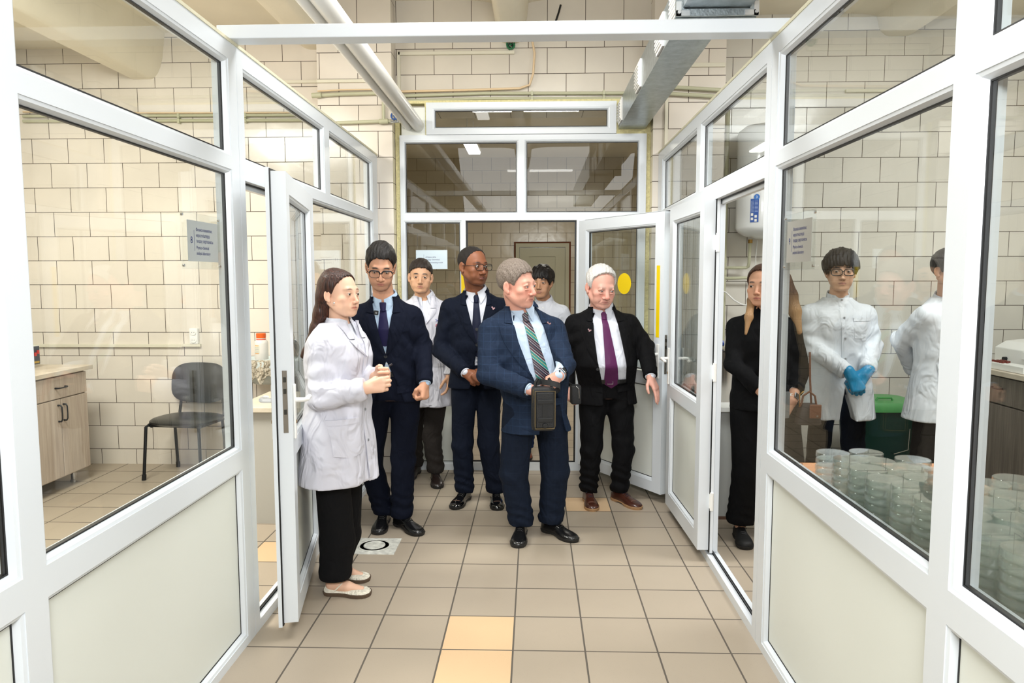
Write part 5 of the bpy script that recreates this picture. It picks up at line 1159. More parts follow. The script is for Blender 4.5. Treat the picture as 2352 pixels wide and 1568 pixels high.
def P3():
    return person(dict(label='person in white lab coat with chest emblem standing behind the two navy suits', pelvis=(-.80, 5.40, .93), neck=(-.825, 5.38, 1.440), yaw=10,
        build=dict(sh=.195, chest=.175, waist=.165, hip=.165, belly=.12), head=dict(pos=(-.842, 5.335, 1.590), rot=(8, 2, 2), s=1.02, shape=dict(wide=1.10, jaw=1.12, nose=.98, lips=.9, eye=.7), col=dict(base='#cfa07f', lip='#a8645c', brow='#1a1412', browh=.021), hair=dict(m=H_DBR, style='crop', t=.006, tuft=.002, seed=2, top=.008)),
        arms=dict(R=dict(e=(-1.055, 5.39, 1.13), w=(-1.03, 5.30, .88), hd=(0, -.1, -1), hn=(1, 0, 0), hand='relax'), L=dict(e=(-.600, 5.39, 1.13), w=(-.632, 5.32, .862), hd=(-.05, -.1, -1), hn=(-1, .1, 0), hand='relax')),
        feet=dict(R=FT(935, 1105, -8, 950, 1000), L=FT(1006, 1122, 12, 992, 1005)), trousers=dict(m=BROWNT, r=(.092, .072, .066), hem=.07, crease=1.3), shoes=dict(m=LEATHD, sole=SOLEB),
        outfit=coat(WHITEC, .625, under=SHW, vz=.62, vtop=.055, pockets=((.035, .76, .13, .19),), btn_z=(1.10, .95), logo=(.085, 1.27))))
def P7():
    return person(dict(label='person in white shirt behind the blue suit in the far doorway', pelvis=(.105, 6.25, .92), neck=(.085, 6.22, 1.385), yaw=-8,
        build=dict(sh=.190, chest=.165, waist=.150, hip=.155), head=dict(pos=(.062, 6.165, 1.545), rot=(-14, 4, 0), s=1.13, res=.0032, shape=dict(wide=1.0, jaw=.98, nose=.95, eye=.6, lips=1.1), col=dict(base='#bf8f70', lip='#9a5f58', brow='#161110'), hair=dict(m=H_BLACK, style='fringe', t=.020, tuft=.005, seed=9, step=.004)),
        arms=dict(R=dict(e=(-.13, 6.22, 1.10), w=(-.10, 6.10, .88), hd=(0, -.1, -1), hn=(1, 0, 0), hand='relax'), L=dict(e=(.33, 6.22, 1.10), w=(.30, 6.10, .88), hd=(0, -.1, -1), hn=(-1, 0, 0), hand='relax')), hres=.006,
        feet=dict(R=dict(a=(-.065, 6.36, 0), k=(-.03, 6.25, .48), yaw=0), L=dict(a=(.21, 6.38, 0), k=(.20, 6.28, .48), yaw=8)), trousers=dict(m=JEANS, r=(.090, .068, .062), hem=.07), shoes=dict(m=mat('tan_brown_shoe', '#8a4a36', .4), sole=SOLEB),
        outfit=knit(SHW, .90, name='shirt', coll=SHW)))
def P1():
    Hd = (-.938, 3.455, 1.508); RY = 66
    Wp = lambda u, v, y: W(u, v, y)
    ex = [(Wp(758, 655, 3.47), (.052, .070, .060)), (Wp(750, 690, 3.47), (.042, .072, .055)), (Wp(742, 725, 3.48), (.036, .068, .055)), (Wp(733, 755, 3.48), (.030, .060, .050)), (Wp(722, 782, 3.48), (.026, .05, .045)), (Wp(712, 802, 3.48), (.022, .04, .035)), (Wp(703, 813, 3.48), (.020, .03, .022))]
    pp = [(765, 640, 3.47, .050), (752, 680, 3.475, .050), (743, 720, 3.48, .044), (732, 755, 3.48, .038), (720, 785, 3.48, .031), (706, 808, 3.48, .022), (697, 817, 3.48, .014)]
    st = [((Wp(*pp[i][:3]), pp[i][3]), (Wp(*pp[i+1][:3]), pp[i+1][3])) for i in range(len(pp)-1)]
    return person(dict(label='person with long dark hair, white lab coat and cream flats beside the ajar door', pelvis=(-.962, 3.47, .90), neck=(-.955, 3.475, 1.365), yaw=74,
        build=dict(sh=.178, chest=.160, waist=.150, hip=.170, cd=.125, belly=.115, hd=.125, neckr=.046, hand=.92, wrist=.9), head=dict(pos=Hd, rot=(RY, 1, 0), s=.985, res=.0022, shape=dict(wide=1.04, jaw=1.05, nose=.86, lips=1.15, eye=.9, long=.96), col=dict(base='#e3b79c', lip='#c2705f', brow='#4a3026', browh=.021, red=.25, lash='#1c120e', browd=.75), hair=dict(m=H_LONG, style='long', t=.008, tuft=.0006, strands=st, flatax=(np.array((0, 1, 0.)), .62), step=.0032, name='long_hair'), gaze=(0, 2)),
        arms=dict(R=dict(e=(-.990, 3.285, 1.030), w=(-.775, 3.27, 1.078), hd=(.90, -.02, .22), hn=(.1, .9, -.1), hand='wrap', end=.93, r=(.064, .062, .055)), L=dict(e=(-.905, 3.64, 1.05), w=(-.765, 3.42, 1.105), hd=(.80, -.45, .20), hn=(.1, -.9, .2), hand='curl', end=.93, r=(.064, .062, .055))),
        feet=dict(R=FT(856, 1367, 86, 775, 1240, L=.19, dk=.0, bare=1), L=FT(853, 1334, 80, 790, 1225, L=.19, dk=.0, bare=1)), trousers=dict(m=BLACKJ, r=(.082, .086, .080), hem=.085, crease=.3), shoes=dict(m=mat('cream_textured_fabric', '#e3ddcc', .8, bump=1.5, bscale=55, vary=.12, vscale=60), sole=mat('brown_sole', '#5b4a3b', .7), L=.25, kind='flat'),
        outfit=coat(WHITEC, .60, under=SHW, vz=.66, vtop=.050, flare=.035, infl=.022, pockets=((-.188, .755, .125, .165),), sleeve=(.066, .064, .057), btn_z=(.95, .80, 1.10), step=.0078)))
def P8():
    Hp = np.array((1.322, 4.235, 1.535)); 
    ex1 = [(W(1728, 690, 4.14), (.030, .03, .045)), (W(1722, 720, 4.12), (.028, .03, .045)), (W(1718, 742, 4.11), (.022, .025, .035)), (W(1812, 650, 4.30), (.045, .05, .06)), (W(1820, 690, 4.30), (.042, .045, .055)), (W(1828, 722, 4.27), (.038, .04, .05)), (W(1834, 745, 4.24), (.028, .03, .035)), (W(1780, 680, 4.36), (.09, .04, .07)), (W(1785, 720, 4.37), (.09, .035, .05))]
    st = []
    for pp in ([(1736, 655, 4.26, .018), (1726, 690, 4.22, .022), (1720, 728, 4.16, .022), (1713, 766, 4.13, .008)], [(1800, 640, 4.28, .045), (1815, 680, 4.27, .042), (1826, 715, 4.24, .035), (1836, 762, 4.20, .016)], [(1775, 650, 4.36, .06), (1780, 700, 4.38, .055), (1790, 740, 4.38, .045)]):
        st += [((W(*pp[i][:3]), pp[i][3]), (W(*pp[i+1][:3]), pp[i+1][3])) for i in range(len(pp)-1)]
    return person(dict(label='person in black turtleneck with long brown hair just inside the right doorway', pelvis=(1.375, 4.32, .90), neck=(1.350, 4.30, 1.385), yaw=-14,
        build=dict(sh=.186, chest=.172, waist=.165, hip=.175, cd=.125, belly=.125, hd=.125, neckr=.047, hand=.93), head=dict(pos=Hp, rot=(-36, 2, 0), s=1.03, shape=dict(wide=1.04, jaw=1.02, nose=.92, lips=1.2, eye=.8, long=.97), col=dict(base='#d3a083', lip='#b5635a', brow='#2a1a14', lash='#0c0808', browd=.9, red=.2), hair=dict(m=H_BROWNL, style='long', t=.010, tuft=.0008, strands=st, flatax=(np.array((0, 1, 0.)), 1.3), name='long_hair'), gaze=(-8, 3)),
        arms=dict(R=dict(e=(1.172, 4.25, 1.075), w=(1.315, 4.06, .905), hd=(.62, -.25, -.6), hn=(0, .9, -.2), hand='curl', end=.72, r=(.060, .052, .046)), L=dict(e=(1.560, 4.25, 1.045), w=(1.455, 4.07, .890), hd=(-.62, -.25, -.70), hn=(0, .9, -.2), hand='wrap', end=.66, r=(.060, .054, .047))),
        feet=dict(R=FT(1716, 1265, -4, 1716, 1085, L=.20), L=FT(1830, 1262, 8, 1815, 1085, L=.20)), trousers=dict(m=BLACKJ, r=(.105, .086, .082), hem=.10, crease=.8), shoes=dict(m=mat('black_suede', '#141415', .6), sole=SOLEB, kind='sneaker', L=.26),
        outfit=knit(BLACKJ, .80, name='turtleneck', roll=.065)))
def P9():
    return person(dict(label='person with blue gloves and black-rimmed glasses in white lab coat behind the right glass', pelvis=(1.985, 4.72, .92), neck=(1.945, 4.70, 1.448), yaw=-7,
        build=dict(sh=.200, chest=.172, waist=.158, hip=.165, neckr=.052), head=dict(pos=(1.938, 4.645, 1.622), rot=(-16, 3, 0), s=1.07, shape=dict(wide=1.02, jaw=1.0, nose=.95, lips=.95, eye=.75), col=dict(base='#d6a98b', lip='#b0706a', brow='#1c1513'), hair=dict(m=H_BLACK, style='fringe', t=.024, tuft=.004, seed=4, side=.004), glasses=dict(m=FRM, w_=.029, h_=.0185, r=.0026), gaze=(-6, 2)),
        arms=dict(R=dict(e=(1.785, 4.67, 1.13), w=(1.945, 4.46, .985), hd=(.38, -.22, -.80), hn=(.1, .9, -.2), hand='wrap', end=.86), L=dict(e=(2.165, 4.67, 1.15), w=(2.045, 4.47, 1.0), hd=(-.62, -.22, -.66), hn=(-.1, .9, -.2), hand='wrap', end=.88)),
        feet=dict(R=dict(a=(1.86, 4.78, 0), k=(1.87, 4.72, .50), yaw=-12), L=dict(a=(2.12, 4.78, 0), k=(2.09, 4.72, .50), yaw=10)), trousers=dict(m=BLACKC, r=(.092, .070, .064), hem=.07), shoes=dict(m=BLK, sole=SOLEB, kind='sneaker'),
        outfit=coat(WHITEG, .675, stand=True, vz=None, slit=(.915, .055, .012), btn_z=(1.44, 1.33, 1.20, 1.07), breast=(.060, 1.20, .11, .13), pockets=(), flare=.04)))
def P10():
    return person(dict(label='person in white lab coat behind the right post, hands behind the back', pelvis=(2.53, 4.50, .92), neck=(2.515, 4.48, 1.455), yaw=22,
        build=dict(sh=.195, chest=.180, waist=.172, hip=.172), head=dict(pos=(2.495, 4.42, 1.625), rot=(10, 3, 0), s=1.08, res=.0032, shape=dict(), col=dict(base='#c4967a', lip='#a8645c', brow='#1a1412'), hair=dict(m=H_BLACK, style='man', t=.012, tuft=.002, seed=6, step=.004)),
        arms=dict(R=dict(e=(2.300, 4.58, 1.19), w=(2.45, 4.70, .99), hd=(.7, .2, -.5), hn=(0, -1, 0), hand='relax'), L=dict(e=(2.77, 4.56, 1.20), w=(2.64, 4.70, 1.0), hd=(-.7, .2, -.5), hn=(0, -1, 0), hand='relax')), hres=.006,
        feet=dict(R=dict(a=(2.42, 4.56, 0), k=(2.43, 4.50, .50), yaw=10), L=dict(a=(2.66, 4.56, 0), k=(2.64, 4.5, .5), yaw=25)), trousers=dict(m=BROWNT, r=(.094, .072, .066), hem=.07), shoes=dict(m=BLK, sole=SOLEB),
        outfit=coat(WHITEG, .71, under=SHW, vz=.6, vtop=.055, flare=.06, btn_z=(1.10, .95), pockets=((-.165, .87, .13, .19),))))
# ------------------------------------------------------------------ lettering on signs
def text_mesh(body, size, name, m, parent, mp, align='LEFT', d0=0., d1=.0006, sx=1.):
    """letters as flat faces; filled by winding number, so overlapping strokes of a letter stay solid"""
    from mathutils.geometry import delaunay_2d_cdt
    cu = bpy.data.curves.new(name, 'FONT'); cu.body = body; cu.size = size; cu.align_x = align; cu.resolution_u = 3; cu.fill_mode = 'NONE'
    o = bpy.data.objects.new(name, cu); C.objects.link(o); dg = bpy.context.evaluated_depsgraph_get(); me = bpy.data.meshes.new_from_object(o.evaluated_get(dg))
    co = [v.co.copy() for v in me.vertices]; nb = {}
    for e in me.edges:
        p, q = e.vertices; nb.setdefault(p, []).append(q); nb.setdefault(q, []).append(p)
    bpy.data.objects.remove(o); bpy.data.curves.remove(cu); bpy.data.meshes.remove(me)
    loops, seen = [], set()
    for s0 in range(len(co)):
        if s0 in seen or s0 not in nb: continue
        lp = [s0]; seen.add(s0); cur = s0
        while True:
            nx = [q for q in nb[cur] if q not in seen]
            if not nx: break
            cur = min(nx) if cur == s0 else nx[0]; lp.append(cur); seen.add(cur)
        if len(lp) > 2: loops.append([co[i] for i in lp])
    def wind(px, py):
        n_ = 0
        for L in loops:
            for i in range(len(L)):
                a, b = L[i-1], L[i]
                if (a.y > py) != (b.y > py) and px < (b.x-a.x)*(py-a.y)/(b.y-a.y)+a.x: n_ += 1 if b.y > a.y else -1
        return n_
    v2, ed = [], []
    for L in loops: k = len(v2); v2 += [Vector((p.x/size, p.y/size)) for p in L]; ed += [(k+i, k+(i+1) % len(L)) for i in range(len(L))]
    r_ = delaunay_2d_cdt(v2, ed, [], 0, 1e-6); P = [(p.x*size, p.y*size) for p in r_[0]]
    vs = [mp(x*sx, y, d0) for x, y in P]; fs = [tuple(t_) for t_ in r_[2] if wind(sum(P[i][0] for i in t_)/3, sum(P[i][1] for i in t_)/3)]
    me = bpy.data.meshes.new(name); me.from_pydata([tuple(v) for v in vs], [], fs); me.materials.append(m); me.update()
    o = bpy.data.objects.new(name, me); C.objects.link(o); o.parent = parent; o.matrix_parent_inverse = parent_inv(parent); return o
INK = mat('navy_ink', '#26306b', .5); SIGNM = mat('silver_sign', '#b4bab9', .28, .35); SIGNG = mat('grey_sign', '#a3a29b', .35, .2)
def sign(name_lab, org, du, nrm_, w_, h_, num, lines, m, frame_=None, size=.0178, numx=.03, barx=.052, tx=.066, top=.038):
    """org = upper left corner as read; du = reading direction; nrm_ = towards the reader"""
    org, du, nn = Vector(org), Vector(du), Vector(nrm_); mp = lambda a, z, d: tuple(org+du*a+Vector((0, 0, 1))*z+nn*d)
    t = thing('sign', mp(w_/2, -h_/2, 0), name_lab, 'sign')
    if frame_: g = MB(); g.box(-.045, w_+.03, -h_-.028, .028, -.004, -.0015, lambda a, z, d: mp(a, z, d)); g.build('acrylic_holder', ACRYL, t, bevel=.001)
    if frame_:
        for a, z in ((-.032, .016), (w_+.018, .016), (-.032, -h_-.016), (w_+.018, -h_-.016)): g = MB(); g.tube([mp(a, z, -.006), mp(a, z, .001)], .005, 10); g.build('stud', CHROME, t)
    g = MB(); g.box(0, w_, -h_, 0, -.0012, .0, lambda a, z, d: mp(a, z, d)); p = g.build('sign_plate', m, t)
    g = MB(); g.box(barx-.0006, barx+.0006, -h_+.04*h_/.155, -.036*h_/.155, 0, .0004, lambda a, z, d: mp(a, z, d)); g.build('bar', INK, t)
    text_mesh(num, size*2.0, 'lettering', INK, t, lambda a, z, d: mp(numx+a, z-h_*.56, .0005), 'CENTER')
    for i, l in enumerate(lines):
        text_mesh(l[0], size, 'lettering', INK, t, lambda a, z, d, i=i, l=l: mp(tx+a, z-top-l[1], .0005), sx=l[2])
    return t
LN = [('Физика-химиялық', 0, .86), ('көрсеткіштерді', .021, .86), ('талдау зертханасы', .042, .86), ('Physico-chemical', .066, .86), ('analysis laboratory', .087, .86)]
sign('silver room sign with number 8 on the left glass partition', (-1.258, 2.602, 1.797), (0, 1, 0), (1, 0, 0), .25, .150, '8', LN, SIGNM, True)
sign('grey room sign with number 9 in a clear holder on the right glass partition', (.985, 2.868, 1.797), (0, -1, 0), (-1, 0, 0), .25, .156, '9', LN, SIGNG, True)
sign('pale blue room sign for the pre-processing room on the back screen glass', (-.957, 5.846, 1.806), (1, 0, 0), (0, -1, 0), .254, .153, '11', [('Алдын-ала', 0, .95), ('өңдеу бөлмесі', .020, .95), ('Pre-processing room', .043, .95)], mat('pale_blue_sign', '#d4e4ee', .3), None, size=.0175, numx=.036, barx=.063, tx=.076, top=.062)

# ------------------------------------------------------------------ left laboratory
WOODL = wood_mat('pale_ash_wood', '#b3a293', '#c9baaa'); WTOP = wood_mat('light_worktop', '#c8bba8', '#d8ccba', (6, 6, 6)); HDL = mat('dark_handle', '#2f3236', .35, .5)
def bow(parent, a, b, out):
    a, b, o = Vector(a), Vector(b), Vector(out); g = MB(); g.tube([a, a+o*.7, a+o+(b-a)*.12, a+o*1.05+(b-a)*.5, b+o-(b-a)*.12, b+o*.7, b], [.007, .006, .005, .0045, .005, .006, .007], 10); g.build('handle', HDL, parent)
t = thing('laboratory_cabinet', (-3.8, 4.8, 0), 'ash wood base cabinet under the power supply in the left room', 'cabinet')
g = MB(); g.box(-4.20, -3.53, 4.20, 5.50, .10, .87); g.build('body', WOODL, t)
for y0 in (4.22, 4.87):
    g = MB(); g.box(-3.53, -3.512, y0, y0+.63, .70, .86); d = g.build('drawer', WOODL, t, bevel=.002); bow(d, (-3.512, y0+.26, .78), (-3.512, y0+.37, .78), (.03, 0, 0))
for y0, hy in ((4.22, .28), (4.54, .02), (4.87, .28), (5.19, .02)):
    g = MB(); g.box(-3.53, -3.512, y0, y0+.31, .11, .692); d = g.build('door', WOODL, t, bevel=.002); bow(d, (-3.512, y0+hy, .53), (-3.512, y0+hy, .65), (.03, 0, 0))
for y0 in (4.3, 5.42):
    g = MB(); g.lathe((-3.60, y0, 0), [(.028, 0), (.028, .018), (.022, .02), (.022, .10)], 16); g.build('leg', STEEL, t)
    g = MB(); g.lathe((-4.12, y0, 0), [(.028, 0), (.028, .018), (.022, .02), (.022, .10)], 16); g.build('leg', STEEL, t)
tag(MB().box(-4.24, -3.49, 4.15, 5.56, .872, .905).build('worktop', WTOP, bevel=.003), 'light stone-look worktop lying on the left room cabinet', 'worktop')
t = thing('power_supply', (-3.9, 5.28, .905), 'grey power supply box with meters and red buttons on the left worktop', 'power supply')
g = MB(); g.box(-4.15, -3.80, 5.12, 5.40, .925, 1.075); g.build('housing', mat('cream_metal', '#d5d3c8', .4), t, bevel=.004)
g = MB(); g.box(-3.80, -3.795, 5.13, 5.39, .932, 1.068); f_ = g.build('front_panel', mat('dark_blue_panel', '#2c3446', .4), t)
g = MB(); g.box(-3.795, -3.792, 5.14, 5.38, .94, .956); g.build('yellow_line', mat('ochre_print', '#b08f38', .5), f_)
for y0, z0 in ((5.15, .985), (5.20, .985)): g = MB(); g.box(-3.795, -3.790, y0, y0+.042, z0, z0+.055); g.build('meter', mat('meter_glass', '#6d7a8c', .2), f_)
for y0 in (5.265, 5.29): g = MB(); g.tube([(-3.795, y0, 1.0), (-3.780, y0, 1.0)], .009, 10); g.build('knob', BLK, f_)
for y0, z0 in ((5.33, 1.01), (5.36, 1.025)): g = MB(); g.box(-3.795, -3.787, y0, y0+.018, z0-.015, z0+.012); g.build('button', mat('red_button', '#c42a22', .35), f_)
for x0 in (-4.1, -3.84):
    for y0 in (5.15, 5.37): g = MB(); g.lathe((x0, y0, .905), [(.01, 0), (.01, .022)], 10); g.build('foot', BLK, t)
pipe('cable', [(-3.79, 5.14, .96), (-3.76, 5.12, .93), (-3.70, 5.10, .912), (-3.66, 5.05, .911), (-3.68, 4.95, .911)], .004, BLK, 'thin black lead curling on the left worktop', 'cable', n=8)
t = thing('wall_socket', (-2.85, 5.96, 1.09), 'white double wall socket on the left room back wall', 'socket')
g = MB(); g.box(-2.885, -2.815, 5.925, 5.96, 1.035, 1.165); g.build('housing', WHP, t, bevel=.005)
for zz_ in (1.068, 1.132):
    g = MB(); g.lathe((-2.85, 5.925, zz_), [(.026, 0), (.026, -.004), (.024, -.006), (.001, -.006)], 20, 'y'); o = g.build('outlet', WHP, t)
    for q in (-.009, .009): g = MB(); g.tube([(-2.85+q, 5.920, zz_), (-2.85+q, 5.9182, zz_)], .003, 8); g.build('hole', BLK, o)
def office_chair_seat(n, a, b, h, crown):
    vs, fs = [], []; N = 32
    for l, (r, z) in enumerate(((.0, -h), (.85, -h), (1., -h*.5), (1., 0), (.93, crown*.45), (.7, crown*.85), (.35, crown), (0, crown))):
        for i in range(N):
            t_ = 2*PI*i/N; ca, sa = math.cos(t_), math.sin(t_); vs.append((a*r*math.copysign(abs(ca)**.7, ca), b*r*math.copysign(abs(sa)**.7, sa), z))
    for l in range(7):
        for i in range(N): fs.append((l*N+i, l*N+(i+1) % N, (l+1)*N+(i+1) % N, (l+1)*N+i))
    return vs, fs
CHB = mat('black_chair_vinyl', '#1f201e', .32, bump=.1, bscale=200); CHT = mat('black_chair_tube', '#141517', .35, .3)
def visitor_chair(loc, rz, label):
    t = thing('visitor_chair', loc, label, 'chair'); c, s = math.cos(rz), math.sin(rz); M = lambda x, y, z: (loc[0]+c*x-s*y, loc[1]+s*x+c*y, loc[2]+z)
    v, f = office_chair_seat(32, .265, .225, .03, .03); g = MB(); g.add([M(x, y+.0, z+.455) for x, y, z in v], f, True); g.build('seat', CHB, t)
    vs, fs = [], []; N = 32; ring_ = []
    for l, (r, dd) in enumerate(((0, 0.), (.9, 0.), (1, .012), (.9, .028), (0, .03))):
        for i in range(N):
            t_ = 2*PI*i/N; ca, sa = math.cos(t_), math.sin(t_); x = .245*r*math.copysign(abs(ca)**.6, ca); z = .165*r*math.copysign(abs(sa)**.6, sa)
            vs.append(M(x, .195+dd+.05*(z/.165)*.5-.5*x*x, .72+z))
    for l in range(4):
        for i in range(N): fs.append((l*N+i, l*N+(i+1) % N, (l+1)*N+(i+1) % N, (l+1)*N+i))
    g = MB(); g.add(vs, fs, True); g.build('backrest', CHB, t)
    for q in (-1, 1):
        g = MB(); g.tube([M(q*.245, -.225, 0), M(q*.225, -.20, .42), M(q*.215, -.16, .435)], .0125, 12); l_ = g.build('leg', CHT, t); g = MB(); g.tube([M(q*.245, -.225, 0), M(q*.243, -.222, .045)], .017, 12); g.build('rubber_foot', BLK, l_)
        g = MB(); g.tube([M(q*.225, .19, 0), M(q*.215, .15, .42), M(q*.205, .12, .435)], .0125, 12); l_ = g.build('leg', CHT, t); g = MB(); g.tube([M(q*.225, .19, 0), M(q*.224, .187, .045)], .017, 12); g.build('rubber_foot', BLK, l_)
        g = MB(); g.tube([M(q*.20, -.17, .42), M(q*.20, .16, .42), M(q*.20, .205, .46), M(q*.19, .225, .60), M(q*.18, .235, .72)], .012, 10); g.build('back_tube', CHT, t)
    g = MB(); g.tube([M(-.22, .165, .425), M(.22, .165, .425)], .011, 10); g.tube([M(-.22, -.165, .425), M(.22, -.165, .425)], .011, 10); g.build('seat_rail', CHT, t)
    g = MB(); g.box(.0, .03, 0, .012, 0, .01); return t
visitor_chair((-2.80, 5.66, 0), math.radians(-7), 'black visitor chair with rounded seat standing against the left room wall')
# desk and washbasin beyond the left doorway
GREYB = mat('grey_laminate', '#b3b2ab', .5); BEIT = wood_mat('beige_tabletop', '#cdc3ae', '#d9d0bd', (8, 8, 8))
t = thing('desk', (-1.6, 4.8, 0), 'small grey desk with a beige top just inside the left doorway', 'desk')
g = MB(); g.box(-1.92, -1.33, 4.46, 5.12, .735, .765); g.build('tabletop', BEIT, t, bevel=.002)
g = MB(); g.box(-1.80, -1.36, 4.50, 4.52, 0, .735); g.build('side_panel', GREYB, t); g = MB(); g.box(-1.80, -1.36, 5.07, 5.09, 0, .735); g.build('side_panel', GREYB, t); g = MB(); g.box(-1.82, -1.80, 4.50, 5.09, .30, .735); g.build('back_panel', GREYB, t)
t = thing('washbasin', (-2.2, 5.8, .9), 'pale washbasin on the wall behind the left doorway', 'basin')
g = MB(); vs = []; N = 28
def rr_(a, b, z, cx=-2.12, cy_=5.715): return [(cx+a*math.copysign(abs(math.cos(2*PI*i/N))**.5, math.cos(2*PI*i/N)), cy_+b*math.copysign(abs(math.sin(2*PI*i/N))**.5, math.sin(2*PI*i/N)), z) for i in range(N)]
L_ = [rr_(.12, .10, .74), rr_(.24, .20, .82), rr_(.28, .235, .90), rr_(.28, .235, .935), rr_(.25, .20, .935), rr_(.22, .17, .88), rr_(.08, .06, .80)]
for l in L_: vs += l
fs = [(l*N+i, l*N+(i+1) % N, (l+1)*N+(i+1) % N, (l+1)*N+i) for l in range(len(L_)-1) for i in range(N)]+[tuple(range(N)), tuple((len(L_)-1)*N+i for i in range(N))]
g.add(vs, fs, True); g.build('bowl', mat('pale_blue_ceramic', '#cfdad9', .2), t)
g = MB(); g.tube([(-2.12, 5.76, .76), (-2.12, 5.76, .50), (-2.12, 5.85, .42), (-2.12, 5.93, .42)], .02, 12); g.build('waste_pipe', OLIVE, t)
g = MB(); g.tube([(-2.30, 5.74, .0), (-2.30, 5.74, .82)], .012, 10); g.tube([(-1.93, 5.74, .0), (-1.93, 5.74, .82)], .012, 10); g.tube([(-2.30, 5.74, .45), (-1.93, 5.74, .45)], .008, 10); g.build('stand', mat('brown_steel', '#66564a', .5, .3), t)
g = MB(); g.tube([(-1.98, 5.90, .94), (-1.98, 5.90, 1.04), (-2.0, 5.86, 1.06), (-2.02, 5.78, 1.04)], .011, 12); g.lathe((-1.98, 5.90, 1.05), [(.016, 0), (.019, .012), (.012, .03), (.001, .032)], 14); g.build('tap', CHROME, t)
# cloth draped over the basin rim
N1, N2 = 56, 22; g = MB(); vs = []
for i in range(N1+1):
    for j in range(N2+1):
        x = -2.39+.53*i/N1; L0 = .13+.035*math.sin(i*.25+1)+.02*math.sin(i*.71)+(-.07 if 38 < i < 43 else 0); s_ = j/N2
        drop = max(0, s_-.25)/.75*L0; y = 5.49+.03*(1-min(1, s_/.25))-.012-.012*math.sin(i*.55+s_*5)*s_-.006*math.sin(i*1.7+s_*9); z = .945-drop+.004*math.sin(i*.9+j*.8)
        vs.append((x+.006*math.sin(j*.9), y, z))
nn = (N1+1)*(N2+1); vs2 = [(x, y+.003, z-.003) for x, y, z in vs]; ix = lambda i, j, l=0: l*nn+i*(N2+1)+j
fs = [(ix(i, j), ix(i+1, j), ix(i+1, j+1), ix(i, j+1)) for i in range(N1) for j in range(N2)]+[(ix(i, j, 1), ix(i, j+1, 1), ix(i+1, j+1, 1), ix(i+1, j, 1)) for i in range(N1) for j in range(N2)]
fs += [(ix(i, j), ix(i+1, j), ix(i+1, j, 1), ix(i, j, 1)) for i in range(N1) for j in (0, N2)]+[(ix(i, j), ix(i, j+1), ix(i, j+1, 1), ix(i, j, 1)) for j in range(N2) for i in (0, N1)]
g.add(vs+vs2, fs, True); tag(g.build('rag', cloth_mat('beige_rag', '#cfc6b2', .9, wr=1., ws=30)), 'crumpled beige cloth hanging over the rim of the washbasin', 'cloth')
t = thing('reagent_bottle', (-2.14, 5.60, .937), 'white plastic bottle with an orange cap standing on the washbasin', 'bottle')
bx, by_ = W(602, 847, 5.66)[0], 5.66
t.location = (bx, by_, .937)
g = MB(); g.lathe((bx, by_, .937), [(.001, 0), (.050, 0), (.053, .006), (.053, .125), (.050, .145), (.036, .158), (.034, .175), (.001, .175)], 32); g.build('bottle_body', mat('white_hdpe', '#e6e3dc', .4), t)
g = MB(); g.lathe((bx, by_, .937), [(.001, .172), (.037, .172), (.038, .205), (.034, .210), (.001, .210)], 32); g.build('cap', mat('orange_cap', '#e8641e', .4), t)
g = MB(); g.lathe((bx, by_, .937), [(.035, .158), (.037, .158), (.037, .164), (.035, .164)], 32); g.build('tamper_ring', mat('red_orange', '#d9482a', .4), t)
g = MB(); vs = []
for a in np.linspace(-2.35, -1.45, 9):
    for z in (.985, 1.055): vs.append((bx+.0536*math.cos(a), by_+.0536*math.sin(a), z))
g.add(vs, [(2*i, 2*i+2, 2*i+3, 2*i+1) for i in range(8)]); o = g.build('label_patch', mat('label_paper', '#dcdccb', .6), t)
for k, (z, c_) in enumerate(((1.050, '#e8a24a'), (1.036, '#8a8f96'), (1.024, '#8a8f96'), (1.010, '#8a8f96'), (.996, '#8a8f96'), (.988, '#e8a24a'))):
    g = MB(); vs = []
    for a in np.linspace(-2.25, -1.6, 6):
        for dz in (0, .003 if c_ != '#e8a24a' else .006): vs.append((bx+.0540*math.cos(a), by_+.0540*math.sin(a), z+dz-.003))
    g.add(vs, [(2*i, 2*i+2, 2*i+3, 2*i+1) for i in range(5)]); g.build('print_line', mat('print_'+c_[1:], c_, .6), o)

# floor drain cover
t = thing('drain_cover', (-.935, 4.12, 0), 'square whitish drain cover set in the floor tiles', 'drain')
WC = mat('worn_white_metal', '#cfcfc6', .55, vary=.25, vscale=30, bump=.4, bscale=40)
g = MB(); g.box(-1.085, -.805, 3.995, 4.25, -.01, .004); g.build('plate', WC, t, bevel=.002)
g = MB(); g.lathe((-.945, 4.122, .004), [(.001, .003), (.055, .003), (.058, .006), (.062, .006), (.064, .002)], 40); g.lathe((-.945, 4.122, .004), [(.085, .001), (.088, .005), (.094, .005), (.097, .001)], 40); g.build('ring', WC, t)
for k in range(22):
    a = 2*PI*k/22; c_, s_ = math.cos(a), math.sin(a); g = MB(); g.box(.068, .080, -.0030, .0030, .0035, .0042, lambda x, y, z: (-.945+c_*x-s_*y, 4.122+s_*x+c_*y, z)); g.build('slot', BLK, t)

